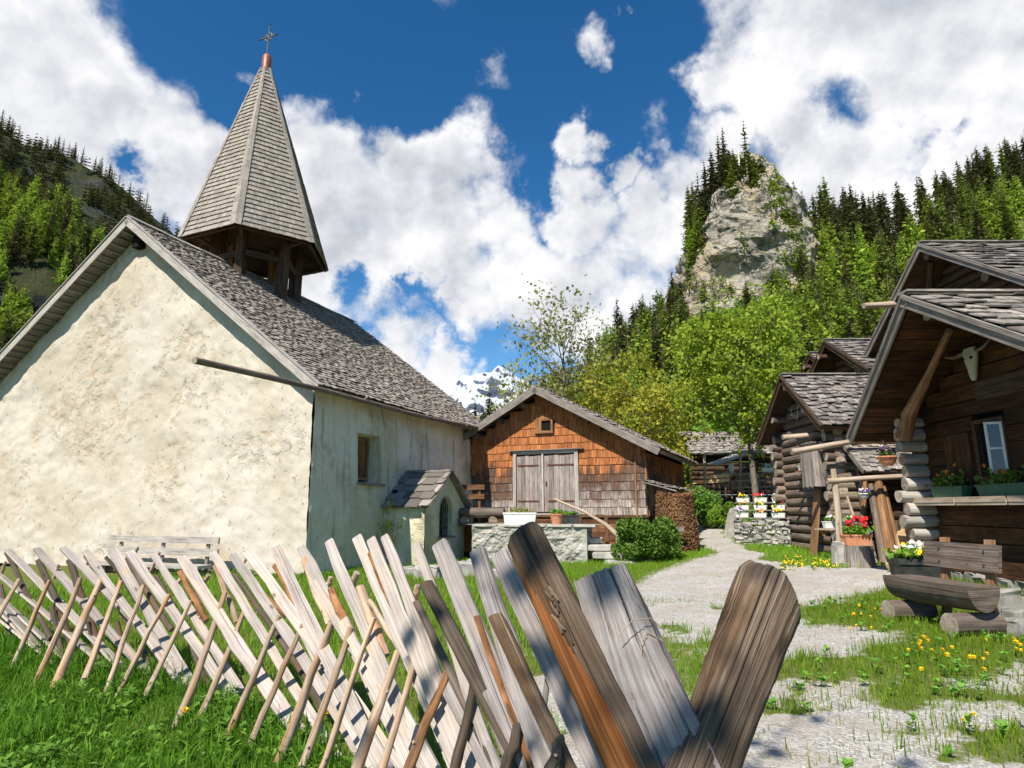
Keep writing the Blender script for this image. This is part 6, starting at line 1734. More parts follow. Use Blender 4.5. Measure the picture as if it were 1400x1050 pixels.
def deciduous(name, label, loc, h, crown_r, crown_z, n_limb, n_leaf, leaf, lmat, seed, lean=(0,0), trunk_r=.14, group=None, sparse=False, clump=.42, low=.28, sub=6, aspect=1.0):
    """trunk, limbs reaching points of an uneven crown, leaf clumps round the twig ends"""
    r_ = np.random.default_rng(seed); o = np.array(loc, float); th = thing(name, label, 'tree', loc, group)
    mb = MB(); tips = []
    top = o+V(lean[0], lean[1], h*.86)
    tr = [o+V(0,0,-.3), o+V(lean[0]*.2, lean[1]*.2, h*.3)+r_.normal(0,.06,3), o+V(lean[0]*.55,lean[1]*.55,h*.6)+r_.normal(0,.1,3), top]
    mb.log(tr, [trunk_r*1.15, trunk_r*.8, trunk_r*.45, trunk_r*.12], 8, .05, sub=3)
    def tpos(t):
        s = t*3; i = min(int(s), 2); return tr[i]*(1-(s-i))+tr[i+1]*(s-i)
    for i in range(n_limb):
        t = low+(1-low)*(i+.5)/n_limb*.98; b = tpos(t); a = i*2.4+r_.uniform(-.5,.5)
        zc = (t*h*.86-crown_z)/(h-crown_z); rr = crown_r*max(.25, math.sqrt(max(0, 1-max(zc,-.6)**2)))*r_.uniform(.65,1.1)
        e = b+V(math.cos(a)*rr*aspect, math.sin(a)*rr, r_.uniform(.25,.75)*rr+.2)
        m = (b+e)/2+V(0,0,.12*rr)+r_.normal(0,.08*rr,3)
        lr = trunk_r*(.42-.3*t)+.012
        mb.log([b, m, e], [lr, lr*.55, lr*.18], 5, .05, sub=2)
        for q in range(sub):
            u = r_.uniform(.3, 1); p = (b*(1-2*u)+m*2*u) if u < .5 else (m*(2-2*u)+e*(2*u-1))
            f = p+nrm(r_.normal(0,1,3)+(p-o-V(0,0,crown_z))*.5/crown_r)*crown_r*r_.uniform(.16,.38)
            mb.log([p, (p+f)/2+r_.normal(0,.03,3), f], [lr*.32+.004, lr*.2+.003, .003], 4, .05)
            tips.append(f)
            for w in range(2):
                g = f+r_.normal(0, .16, 3)*crown_r; mb.log([p*.3+f*.7, g], [lr*.12+.003, .002], 3, 0); tips.append(g)
        tips.append(e)
    tips.append(top); mb.build('trunk', 'trunk_bark', th, smooth=True)
    tips = np.array(tips); k = r_.integers(0, len(tips), n_leaf); cl = clump*crown_r*.5*r_.uniform(.5,1.4,len(tips))
    P = tips[k]+r_.normal(0, .5, (n_leaf,3))*cl[k][:, None]*V(1,1,.75)
    A = r_.normal(0,1,(n_leaf,3)); A /= np.linalg.norm(A,axis=1)[:,None]; B_ = np.cross(A, r_.normal(0,1,(n_leaf,3))); B_ /= np.linalg.norm(B_,axis=1)[:,None]
    s = leaf*r_.uniform(.55,1.25,(n_leaf,1)); mb = MB(); mb.cards(P, A*s, B_*s*.75); mb.build('crown', lmat, th)
    return th

# ---------------------------------------------------------------- slopes: fan-shaped terrain sheets
def slope_sheet(name, px_list, sky, Yr, y0, z0, nq, ny, mat, rough, p=1.15, seed=0, extra=None, zback=.6):
    """sky: [(px, py)] crest line; Yr(px) crest depth; y0(px) foot depth"""
    pxs = np.linspace(px_list[0], px_list[1], nq); sx, sy = zip(*sky); cy_ = np.interp(pxs, sx, sy)
    v = np.zeros((nq, ny, 3))
    for i, px in enumerate(pxs):
        d = ray(px, cy_[i]); q = (px-CX)/F/d[1]; e = d[2]/d[1]; YR = Yr(px); Y0 = y0(px); zR = EYE+e*YR
        ts = np.linspace(0, 1.25, ny)
        Y = Y0+(YR-Y0)*ts; zz = np.where(ts <= 1, z0(px)+(zR-z0(px))*np.clip(ts, 0, 1)**p, zR-(ts-1)*(zR)*zback*2)
        v[i, :, 0] = q*Y; v[i, :, 1] = Y; v[i, :, 2] = zz
    P = v.reshape(-1, 3).copy()
    k = np.tile(np.clip(np.linspace(0, 1.25, ny)*4, 0, 1), nq)
    n = fbm(P/rough[1]+seed, 6, .6)-.5; P[:, 2] += n*rough[0]*k; n2 = fbm(P/(rough[1]*.5)+seed+9, 5, .6)-.5; P[:, 1] += n2*rough[0]*1.2*k
    if extra is not None: P = extra(P, k)
    idx = np.arange(nq*ny).reshape(nq, ny); f = np.stack([idx[:-1, :-1], idx[1:, :-1], idx[1:, 1:], idx[:-1, 1:]], -1).reshape(-1, 4)
    mb = MB(); mb.add(P, f); o = mb.build(name, mat, smooth=True); o['kind'] = 'structure'
    return P.reshape(nq, ny, 3), pxs
def on_sheet(S, pxs, px, t):
    i = np.interp(px, pxs, np.arange(len(pxs))); j = t/1.25*(S.shape[1]-1)
    i0 = int(min(i, S.shape[0]-2)); j0 = int(min(j, S.shape[1]-2)); a, b = i-i0, j-j0
    return S[i0,j0]*(1-a)*(1-b)+S[i0+1,j0]*a*(1-b)+S[i0,j0+1]*(1-a)*b+S[i0+1,j0+1]*a*b

RS = [(560,640),(640,622),(690,590),(740,556),(800,520),(860,480),(900,452),(930,425),(960,395),(1000,350),(1040,330),(1110,322),(1160,328),(1210,330),(1260,310),(1320,278),(1400,238),(1500,190),(1700,120)]
yrf = lambda px: float(np.interp(px, [560,760,930,1000,1110,1400,1700], [75,95,128,165,190,235,270]))
SR, SRp = slope_sheet('hillside', (560,1700), RS, yrf, lambda px: float(np.interp(px, [560,900,1100,1400], [38,42,40,34])), lambda px: 2.6, 110, 70, 'slope_ground', (5.0, 22.0), p=1.2, seed=3)

# left: steep far wall of the valley and the nearer wooded shoulder
LS = [(-400,-60),(-100,90),(0,168),(40,196),(75,212),(110,226),(160,258),(200,292),(250,335),(300,372),(420,440),(560,530),(620,575),(720,640)]
def gullies(P, k):
    n = fbm(np.stack([P[:, 0]/26, P[:, 1]/60, P[:, 2]/90], 1), 5, .6); P[:, 1] += (n-.5)*60*k; return P
SL_, SLp = slope_sheet('mountain_slope', (-400,720), LS, lambda px: float(np.interp(px, [-400,0,250,720],[330,400,450,500])), lambda px: 150, lambda px: 5, 130, 90, 'cliff_rock', (22.0, 70.0), p=1.0, seed=8, extra=gullies)
NS = [(-400,60),(-60,205),(0,262),(40,282),(80,305),(110,330),(150,380),(210,440),(300,520),(420,600)]
def cliffs(P, k):
    z = P[:, 2]; n = fbm(P/14, 4, .6); c = sstep(18, 24, z+n*6)*sstep(46, 36, z+n*6); P[:, 1] += c*9; return P
SN, SNp = slope_sheet('mountain_slope', (-400,420), NS, lambda px: 150.0, lambda px: 72, lambda px: 2, 90, 80, 'cliff_rock', (7.0, 24.0), p=.95, seed=5, extra=cliffs)

# snowy peaks at the head of the valley
PS = [(440,600),(560,560),(598,532),(612,524),(628,514),(643,509),(655,507),(668,507),(684,506),(700,504),(716,514),(735,524),(760,535),(800,545),(900,560)]
def peaks(P, k):
    n = fbm(np.stack([P[:, 0]/170, P[:, 1]/400, P[:, 2]/400], 1), 4, .5); P[:, 2] += (np.abs(n-.5)*-150+26)*k; n = fbm(np.stack([P[:, 0]/220+P[:, 2]/300, P[:, 1]/900, P[:, 2]/500], 1)+5, 4, .5); P[:, 1] += (n-.5)*900*k; return P
slope_sheet('snow_mountain', (440,900), PS, lambda px: 3600.0, lambda px: 1200, lambda px: -60, 200, 110, 'snow_rock', (20.0, 300.0), p=1.0, seed=2, extra=peaks)

# ---------------------------------------------------------------- rock crag
def build_crag():
    rowsp = [(216,1002,1018),(222,996,1026),(240,984,1042),(262,970,1058),(290,957,1076),(320,948,1090),(350,942,1099),(380,938,1104),(402,940,1112),(430,930,1118),(470,912,1130),(520,890,1150)]
    ys_ = [r[0] for r in rowsp]; Yc = 132.0
    nz, nn = 150, 190; v = np.zeros((nz, nn, 3))
    for i in range(nz):
        py = 216+(520-216)*(i/(nz-1)); l = np.interp(py, ys_, [r[1] for r in rowsp]); r = np.interp(py, ys_, [r[2] for r in rowsp])
        a0 = at(l, py, Yc); a1 = at(r, py, Yc); c = (a0+a1)/2; hw = (a1[0]-a0[0])/2; dp = hw*.85+2
        if i < 10: k = math.sqrt(1-(1-i/10)**2); hw *= .3+.7*k; dp *= .3+.7*k
        a = np.arange(nn)/nn*2*PI; ca, sn = np.cos(a), np.sin(a)
        ex = .8; v[i] = np.stack([c[0]+np.sign(ca)*np.abs(ca)**ex*hw, c[1]+np.sign(sn)*np.abs(sn)**ex*dp, np.full(nn, c[2])], 1)
    P = v.reshape(-1, 3); cen = P-np.array([P[:, 0].mean(), Yc, 0]); rad = cen*[1,1,0]; rad /= np.linalg.norm(rad, axis=1)[:, None]
    rid = np.abs(fbm(P/V(13,13,9), 5, .6)-.5)*2; blk = fbm(np.floor(P/V(4.2,4.2,3.2))*1.7+.5, 1); fn = fbm(P/2.2, 4, .6)-.5
    amp = sstep(0, 10, np.repeat(np.arange(nz), nn))
    big_ = fbm(P/V(24,24,34)+3, 3, .5)-.5; step_ = np.sin(P[:, 2]*.42+fbm(P/9, 3)*9)*.7
    P = P+rad*(((rid-.35)*-4.2)+(blk-.5)*1.0+fn*1.6+big_*7*sstep(10, 60, np.repeat(np.arange(nz), nn))+step_)[:, None]*amp[:, None]; P[:, 2] += (fbm(P/6+30, 4)-.5)*2.4
    # overhang shelf
    idx = np.arange(nz*nn).reshape(nz, nn); idr = np.roll(idx, -1, 1)
    f = np.stack([idx[:-1], idx[1:], idr[1:], idr[:-1]], -1).reshape(-1, 4)
    mb = MB(); mb.add(P, f); mb.poly(P[:nn][::-1]) 
    o = mb.build('rock_crag', 'crag_rock', smooth=False); o['kind'] = 'structure'
    return P.reshape(nz, nn, 3)
CR = build_crag()
def crag_front(px, py, Y0=100):
    """nearest point of the rock's visible face on a sight line"""
    d = np.array(ray(px, py)); P = CR.reshape(-1, 3)-V(0,0,EYE); u = d/np.linalg.norm(d)
    s = P@u; dist = np.linalg.norm(P-np.outer(s, u), axis=1); ok = np.where(dist < 1.6)[0]
    if len(ok) == 0: return at(px, py, 128)
    i = ok[np.argmin(s[ok])]; return CR.reshape(-1, 3)[i]

# crag trees: dark cap, tall thin larch, left flank
SPK = [(n, m) for n, m in ()]
crg = 'conifers growing on top of the rock crag'
top_trees = [(945,330,235,'needle_mid',2.6),(953,322,222,'needle_mid',2.4),(938,305,240,'needle_mid',2.2),(962,290,205,'needle_dark',2.6),(972,278,196,'needle_dark',2.6),(983,262,182,'needle_dark',2.6),
             (992,250,163,'needle_dark',2.4),(999,236,152,'needle_dark',2.2),(1012,240,182,'needle_mid',2.4),(1020,232,190,'needle_mid',2.4),
             (988,262,205,'needle_dark',2.4),(1003,228,185,'needle_dark',2.0),(1064,275,238,'needle_mid',2.0),(1096,320,272,'needle_mid',2.2),(1104,340,292,'needle_larch',2.2),(1037,240,205,'needle_mid',1.8),(1046,258,228,'needle_larch',2.0),(1075,290,235,'needle_mid',1.8),(1086,300,250,'needle_mid',2.0),(950,345,270,'needle_larch',2.2),(958,330,262,'needle_mid',2.4),(942,355,285,'needle_larch',2.0)]
for i, (px, pb, pt, m, R) in enumerate(top_trees):
    p = crag_front(px, pb); p = p+V(0, 2.0, -1.0); h = (pb-pt)/F*np.linalg.norm(p)*1.03
    conifer('crag_spruce' if m != 'needle_larch' else 'crag_larch', 'conifer crowded on the summit and left shoulder of the rock crag', 'tree', m, 100+i, p, crg, h=h, R=R*.95, n_wh=22, nb=8)
rt_ = np.random.default_rng(77)
cap_ = [(rt_.uniform(984,1046), rt_.uniform(222,250), rt_.uniform(22,44)) for _ in range(28)]+[(rt_.uniform(938,958), rt_.uniform(285,345), rt_.uniform(34,60)) for _ in range(10)]
cap_ += [(1066+(pb-250)*.33+rt_.uniform(-4,10), pb, rt_.uniform(28,44)) for pb in np.linspace(248,430,26)]
for i, (px, pb, ht) in enumerate(cap_):
    p = crag_front(px, pb)+V(0, 1.2, -1.0); right = px > 1056; m = ('needle_larch' if rt_.random() < .75 else 'needle_mid') if right else ('needle_dark','needle_mid','needle_mid')[i % 3]
    conifer('crag_larch' if m == 'needle_larch' else 'crag_spruce', 'bushy conifer down the right flank of the rock crag' if right else 'conifer crowded on the summit and left shoulder of the rock crag', 'tree', m, 300+i, p, 'trees down the right flank of the crag' if right else crg, h=ht/F*np.linalg.norm(p), R=2.3, n_wh=14, nb=8, start=.0, soft=.4, ragged=.4)
p = crag_front(1029, 246)+V(0,1.5,-1); conifer('larch', 'tall thin open-branched larch standing alone on the crag top', 'tree', 'needle_mid', 140, p, None, h=(248-143)/F*np.linalg.norm(p), R=2.7, n_wh=17, nb=6, start=.28, dens=.8, ragged=.5)
p = crag_front(1008, 222)+V(0,-1.2,.2)
cr_ = thing('summit_cross', 'small white cross at the top of the rock crag', 'cross', p); k_ = np.linalg.norm(p)/F
mb = MB(); mb.box(p+V(-.13,-.1,0), V(.26,0,0), V(0,.2,0), V(0,0,22*k_)); mb.box(p+V(-5.5*k_,-.13,15*k_), V(11*k_,0,0), V(0,.2,0), V(0,0,.3)); mb.build('cross', 'white_paint', cr_)
# bushes and young larches rooted in the rock
for i, (px, pb, pt) in enumerate([(1025,330,305),(1068,350,322),(1075,345,325),(1093,365,340),(1000,395,372),(1018,415,395),(1098,400,370),(1062,405,372),(1108,385,345),(1050,300,285),(935,385,345),(962,395,370)]):
    p = crag_front(px, pb)+V(0,.5,-.6); conifer('young_larch', 'bright green young larch rooted in the crag face', 'tree', 'needle_larch', 160+i, p, 'young larches on the crag face', h=(pb-pt)/F*np.linalg.norm(p)*1.15, R=1.8, n_wh=9, nb=8, start=.02)
for i, (px, pb, ht) in enumerate([(975,372,34),(985,398,30),(970,405,32),(940,400,28),(912,415,46)]):
    p = crag_front(px, pb) if px > 925 else on_sheet(SR, SRp, px, .97); hh = ht/F*np.linalg.norm(p)
    deciduous('birch', 'thin nearly leafless birch clinging to the left foot of the crag', p, hh, hh*.38, hh*.45, 9, 160 if px != 912 else 30, .16, 'leaf_sparse', 180+i, trunk_r=.10, group='thin birches by the crag', low=.3, sub=4)

# ---------------------------------------------------------------- the forests
def forest(S, pxs, n, area, protos, names, group, label, hr, seed, mask=None, cap=None):
    r_ = np.random.default_rng(seed); out = []
    for i in range(n*6):
        if len(out) >= n: break
        px = r_.uniform(area[0], area[1]); t = r_.uniform(area[2], area[3])
        if mask and not mask(px, t, r_): continue
        out.append((px, t))
    for px, t in out:
        p = on_sheet(S, pxs, px, t); pr, ch, h0 = protos(px, t, r_); s = r_.uniform(*hr)/h0
        copy_tree(pr, (p[0], p[1], p[2]-.4), r_.uniform(0, 6.28), (s*r_.uniform(.85,1.15), s*r_.uniform(.85,1.15), s), ch=ch, label=label(pr), group=group(pr))
    return out
def proto(name, label, mat, seed, group, loc, h=14., **k):
    t = conifer(name, label, 'tree', mat, seed, loc, group, h=h, **k); return (t, kids(t), h)
def place0(px, t, S=SR, pxs=SRp):
    p = on_sheet(S, pxs, px, t); return (p[0], p[1], p[2]-.4)
GS, GL = 'dark spruces on the right-hand slope', 'bright larches on the right-hand slope'
LSP, LLA = 'dark spruce in the forest on the right-hand slope', 'bright green larch in the forest on the right-hand slope'
SP = [proto('spruce', LSP, m, 200+i, GS, place0(1150+60*i, .96), h=15, R=2.8+.4*(i % 2), n_wh=28, nb=9, ragged=.42, fat=1.1, soft=.3) for i, m in enumerate(('needle_dark','needle_dark','needle_mid','needle_dark'))]
LA = [proto('larch', LLA, m, 210+i, GL, place0(1180+50*i, .6), h=13, R=2.9, n_wh=24, nb=9, ragged=.45, fat=1.35, start=.02, soft=.7) for i, m in enumerate(('needle_larch','needle_larch','needle_mid'))]
pick = lambda L: (lambda px, t, r_: L[r_.integers(len(L))])
lab = lambda pr: pr['label']; grp = lambda pr: pr['group']
forest(SR, SRp, 95, (1085,1480,.86,1.04), pick(SP), None, grp, lab, (15,23), 1)
forest(SR, SRp, 95, (1100,1480,.45,.86), lambda px, t, r_: (SP if r_.random() < .5 else LA)[r_.integers(3)], None, grp, lab, (11,18), 2)
forest(SR, SRp, 90, (1085,1250,.12,.7), lambda px, t, r_: (SP if r_.random() < .45 else LA)[r_.integers(3)], None, grp, lab, (7,13), 3)
forest(SR, SRp, 60, (820,935,.30,.95), lambda px, t, r_: (SP if r_.random() < .4 else LA)[r_.integers(3)], None, grp, lab, (7,12), 4)
forest(SR, SRp, 34, (935,1110,.30,.50), lambda px, t, r_: (SP if r_.random() < .35 else LA)[r_.integers(3)], None, grp, lab, (6,11), 14)
forest(SR, SRp, 22, (800,930,.92,1.0), lambda px, t, r_: (SP if r_.random() < .6 else LA)[r_.integers(3)], None, grp, lab, (6,10), 5)
forest(SR, SRp, 18, (560,800,.75,1.0), lambda px, t, r_: SP[r_.integers(3)], None, grp, lab, (5,8), 6)
# undergrowth on the slope
def scrub():
    C = []; r_ = np.random.default_rng(5)
    for i in range(1500):
        px = r_.uniform(680, 1480); t = r_.uniform(.05, 1.0); p = on_sheet(SR, SRp, px, t); C.append((p, r_.uniform(.5, 1.7)))
    for nm, mat, sel in (('undergrowth','leaf_bush',0),('undergrowth','leaf_green',1)):
        mb = MB()
        for i, (p, s) in enumerate(C):
            if i % 2 == sel: 
                n = 26; q = r_.normal(0,.5,(n,3))*s*V(1.1,1.1,.8)+V(0,0,s*.3); a = r_.normal(0,1,(n,3)); b = np.cross(a, r_.normal(0,1,(n,3)))
                a /= np.linalg.norm(a,axis=1)[:,None]; b /= np.linalg.norm(b,axis=1)[:,None]; w = s*.22*r_.uniform(.5,1.2,(n,1)); mb.cards(p+q, a*w, b*w)
        tag(mb.build(nm, mat), ('dull' if sel == 0 else 'fresh')+' green undergrowth between the trees of the right-hand slope', 'undergrowth', kind='stuff')
scrub()
# left valley side
GN = 'sunlit larches on the left mountainside'; GM = 'dark spruces on the left mountainside'
LN_, LM_ = 'sunlit yellow-green larch on the shoulder above the chapel eaves', 'dark spruce on the wooded shoulder above the chapel eaves'
NP_ = [proto('mountain_larch', LN_, 'needle_larch', 230+i, GN, place0(30+30*i, .7, SN, SNp), h=13, R=3.3, n_wh=24, nb=10, ragged=.5, fat=1.4, start=.02, soft=.8) for i in range(2)]
NQ_ = [proto('mountain_spruce', LM_, 'needle_dark' if i else 'needle_mid', 235+i, GM, place0(60+30*i, .8, SN, SNp), h=14, R=2.8, n_wh=26, nb=8, ragged=.45, soft=.35) for i in range(2)]
notcliff = lambda px, t, r_: not (.36 < t < .60 and px > 10 and r_.random() < .9)
forest(SN, SNp, 290, (-60,190,.12,1.03), lambda px, t, r_: (NP_ if r_.random() < .40 else NQ_)[r_.integers(2)], None, grp, lab, (7,12), 7, mask=notcliff)
# far crest, single trees against the sky, then the wood below as one mass
GF = 'distant trees on the left ridge'; LF = 'small distant conifer on the crest of the left ridge'
FP = [proto('ridge_conifer', LF, 'needle_dark', 240+i, GF, place0(100+40*i, 1.0, SL_, SLp), h=14, R=2.8, n_wh=12, nb=6, ragged=.5) for i in range(2)]
forest(SL_, SLp, 75, (-20,270,.985,1.01), pick(FP), None, grp, lab, (9,17), 8)
def far_wood():
    r_ = np.random.default_rng(9); Cs, As, Bs = [], [], []
    for i in range(4200):
        px = r_.uniform(-60, 720); t = r_.uniform(.05, .98)
        dn = fbm(V(px/60, t*5, 1.), 3)
        if px < 300 and dn < .40 and t > .55: continue
        p = on_sheet(SL_, SLp, px, t); C, A, B_ = conifer_data(int(r_.integers(40)), h=r_.uniform(8,15), R=2.9, n_wh=6, nb=5)
        Cs.append(C+p); As.append(A*1.5); Bs.append(B_*1.6)
    mb = MB(); mb.cards(np.vstack(Cs), np.vstack(As), np.vstack(Bs)); tag(mb.build('forest', 'needle_dark'), 'dark far-off conifer wood covering the steep left mountainside', 'forest', kind='stuff')
far_wood()
# tiny firs standing before the snow mountain
def valley_trees():
    S = []
    for i, (px, pt, pb) in enumerate([(650,556,592),(655,560,592),(661,558,590),(667,566,592),(672,570,592),(678,562,592),(644,570,592)]):
        p = at(px, pb, 160+i*6); h = (pb-pt)/F*np.linalg.norm(p)
        conifer('fir', 'slim dark fir in the gap between chapel roof and barn, before the snowy peak', 'tree', 'needle_dark', 250+i, p, 'firs in the gap before the snowy peak', h=h, R=h*.2, n_wh=12, nb=6)
valley_trees()

# ---------------------------------------------------------------- broadleaf trees behind the barn
deciduous('maple_tree', 'bright yellow-green maple in full leaf beside the lane, behind the barn', (at(1034,675,30)[0], 30.0, 1.2), 10.1, 2.75, 6.6, 24, 15000, .075, 'leaf_bright', 31, trunk_r=.16, low=.36, sub=7, lean=(-.4,0), clump=.40)
deciduous('tall_bare_tree', 'tall tree with thin pale spring foliage rising behind the barn ridge', (at(772,600,36)[0], 36.0, 1.5), 11.7, 3.6, 6.5, 22, 2600, .085, 'leaf_sparse', 33, trunk_r=.16, low=.25, sub=7, clump=.4)
deciduous('sparse_tree', 'thinly leaved tree left of the tall bare tree, against the sky', (at(715,600,38)[0], 38.0, 1.5), 8.4, 2.6, 4.2, 16, 1700, .085, 'leaf_sparse', 35, trunk_r=.11, low=.2, sub=6, clump=.4)
for i, (px, Y, h, r, n, m, lb) in enumerate([(842,34,8.3,2.6,7000,'leaf_yellow','yellow-leaved spring tree directly behind the barn roof slope'),
        (800,40,9.2,2.8,6500,'leaf_yellow','olive-yellow tree between the tall bare tree and the barn'),
        (885,31,6.6,2.3,6500,'leaf_yellow','low yellow-green tree above the barn eaves'),
        (925,43,9.0,2.3,7000,'leaf_yellow','yellowish tree filling the space left of the bright maple'),
        (745,44,7.2,2.6,4000,'leaf_yellow','yellowish tree standing behind the barn ridge'),
        (868,48,9.5,2.8,5000,'leaf_green','green tree on the slope above the yellow trees'),
        (1085,44,9.5,2.4,5000,'leaf_bright','second bright tree, between the maple and the dark huts')]):
    X = (px-CX)/F*Y; deciduous('spring_tree', lb, (X, Y, Hs(X, Y)), h, r, h*.5, 18, n, .075, m, 40+i, trunk_r=.10, low=.12, sub=6, clump=.42)
# a tree behind the viewer whose broken shade falls across the nearest timbers
deciduous('shade_tree', 'leafy tree standing behind the viewer, dappling the nearest fence timbers', (-3.5, -3.2, -.2), 9.0, 2.0, 6.8, 14, 420, .075, 'leaf_green', 71, trunk_r=.16, low=.45, sub=6, clump=.36, lean=(1.0,.6))
# ---------------------------------------------------------------- bush, pots, troughs, benches by the barn and chapel
def bush(name, label, c, R, n, leaf, mat, stems=6, lump=9, seed=1):
    r_ = np.random.default_rng(seed); c = np.asarray(c, float); th = thing(name, label, 'bush', c); mb = MB()
    L = []
    for i in range(lump):
        a = r_.uniform(0, 2*PI); u = r_.uniform(.3, .95); p = c+V(math.cos(a)*R[0]*u*.75, math.sin(a)*R[1]*u*.75, R[2]*r_.uniform(.35, 1.25)); L.append((p, r_.uniform(.28, .5)))
        mb.log([c, (c+p)/2+r_.normal(0,.05,3), p], [.03,.02,.008], 5, .05)
    mb.build('stem', 'trunk_bark', th, smooth=True)
    k = r_.integers(0, lump, n); P = np.array([l[0] for l in L])[k]; s = np.array([l[1] for l in L])[k]
    d = r_.normal(0, 1, (n,3)); d /= np.linalg.norm(d,axis=1)[:,None]; P = P+d*(s*R[2]*.95)[:,None]*r_.uniform(.6,1.05,(n,1))**.5
    P = P[P[:, 2] > c[2]+.01]; d = d[:len(P)]; m = len(P)
    A = r_.normal(0,1,(m,3)); A /= np.linalg.norm(A,axis=1)[:,None]; B_ = np.cross(A, r_.normal(0,1,(m,3))); B_ /= np.linalg.norm(B_,axis=1)[:,None]
    w = leaf*r_.uniform(.5,1.2,(m,1)); mb = MB(); mb.cards(P, A*w, B_*w*.5); mb.build('foliage', mat, th); return th
c = at(888,768,17.3); c[2] = Hs(c[0], c[1])
bush('pine_bush', 'rounded dark green dwarf pine bush in front of the wood stack', c, (.98,.7,.70), 17000, .05, 'leaf_bush', lump=34, seed=4)
# straw coloured marker board on the wood stack side
c = at(925,724,18.4); o = thing('plank_board', 'small grey board leaning on the bush beside the wood stack', 'board', c); mb = MB(); mb.box(c+V(-.28,0,-.06), V(.5,0,.0), V(0,.03,0), V(0,0,.14)); mb.build('board', 'grey_wood', o)
zt = 1.05
t, ax, ay = trough('planter', 'long white rectangular planter with silvery plants on the stone wall', at(711,716,18.4)*[1,1,0]+V(0,0,zt), .95, .32, .33, -.1, 'white_paint', cat='planter', slope=.98)
cc = np.array(t.location); planting(t, cc+V(0,0,.38), V(.36,.12,.09), 160, .035, [], 'leaf_sparse')
c = at(761,714,18.1); c[2] = zt; p = pot('flower_pot', 'round terracotta pot with a low green plant on the stone wall', c, .19, .30, 'terracotta', rim=1.02); planting(p, c+V(0,0,.35), V(.18,.18,.07), 160, .035, [], 'leaf_plant')
t, ax, ay = trough('planter', 'dark wooden trough of green plants behind the terracotta pot', at(778,713,18.9)*[1,1,0]+V(0,0,zt), .62, .3, .26, -.1, 'black_plastic', cat='planter', slope=.95)
cc = np.array(t.location); planting(t, cc+V(0,0,.30), V(.26,.12,.07), 160, .035, [], 'leaf_plant')
# grey plank bench on the terrace before the doors
c = at(744,715,19.6); c[2] = 1.02; o = thing('plank_bench', 'low grey plank bench on the terrace in front of the barn doors', 'bench', c)
mb = MB(); mb.box(c+V(-.85,-.15,.28), V(1.7,-.12,0), V(0,.3,0), V(0,0,.05)); mb.build('seat', 'grey_wood_light', o)
for dx in (-.7, .65):
    mb = MB(); mb.box(c+V(dx,-.12,0), V(.06,0,0), V(0,.24,0), V(0,0,.28)); mb.build('leg', 'grey_wood', o)
# log trough and dark bench at the chapel's far corner
c = at(655,712,18.9); c[2] = 1.02; o = thing('log_trough', 'dark hollowed log trough on two log supports behind the shrine', 'trough', c)
mb = MB(); mb.log([c+V(-.75,.1,.36), c+V(0,.0,.34), c+V(.75,-.12,.36)], [.17,.20,.17], 14, .05, cap=1, sub=3, flat=.8); mb.build('trough', ['log_old', 'log_old'], o, smooth=True)
for dx in (-.42, .42):
    mb = MB(); mb.log([c+V(dx,-.28,.12), c+V(dx,.25,.12)], .13, 12, .04, cap=1); mb.build('support', ['log_old', 'log_grey'], o)
c = at(645,700,20.6); c[2] = 1.02; o = thing('slat_bench', 'dark brown slatted bench against the far end of the chapel', 'bench', c)
for z in (.78, 1.08):
    mb = MB(); mb.box(c+V(-.85,.1,z), V(1.25,.0,0), V(0,.04,0), V(0,0,.16)); mb.build('slat', 'chalet_wood', o)
for dx in (-.7, .2):
    mb = MB(); mb.box(c+V(dx,.15,0), V(.07,0,0), V(0,.06,0), V(0,0,1.25)); mb.build('post', 'chalet_wood', o)
mb = MB(); mb.box(c+V(-.85,-.3,.42), V(1.25,0,0), V(0,.38,0), V(0,0,.05)); mb.build('seat', 'chalet_wood', o)
# sapling by the shrine
c = W(-.35, 2.75, 0); o = thing('sapling', 'thin yellow-flowering shrub at the left corner of the shrine', 'shrub', c)
mb = MB(); tips = []
for i in range(7):
    e = c+V(rng.normal(0,.22), rng.normal(0,.12), rng.uniform(.9,1.65)); mb.log([c, (c+e)/2+rng.normal(0,.05,3), e], [.016,.011,.004], 5, .05); tips += [e, (c+e*2)/3]
mb.build('stem', 'fence_stick', o); mb = MB()
for e in tips: leaves(mb, e, V(.12,.12,.16), 26, .03)
mb.build('foliage', 'leaf_yellow', o)
# bench by the sunny gable, seen through the fence
c = W(3.7, -.95, 0); o = thing('gable_bench', 'pale weathered plank bench along the sunny chapel gable, behind the fence', 'bench', c)
a0 = W(5.3, -.75, -.28); U = -CU
mb = MB(); mb.box(a0+UPV*.98, U*3.5, CD*.05, UPV*.15); mb.build('backrest', 'grey_wood_light', o)
mb = MB(); mb.box(a0+UPV*.70, U*3.5, CD*.05, UPV*.17); mb.build('backrest', 'grey_wood_light', o)
mb = MB(); mb.box(a0-CD*.42+UPV*.46, U*3.4, CD*.4, UPV*.07); mb.build('seat', 'grey_wood_light', o)
for q in (.3, 1.7, 3.1):
    mb = MB(); mb.box(a0+U*q+CD*.05, U*.08, CD*.05, UPV*1.06); mb.build('upright', 'grey_wood', o); mb = MB(); mb.cbox(a0+U*q-CD*.2, .12, .34, .46); mb.build('leg', 'grey_wood', o)
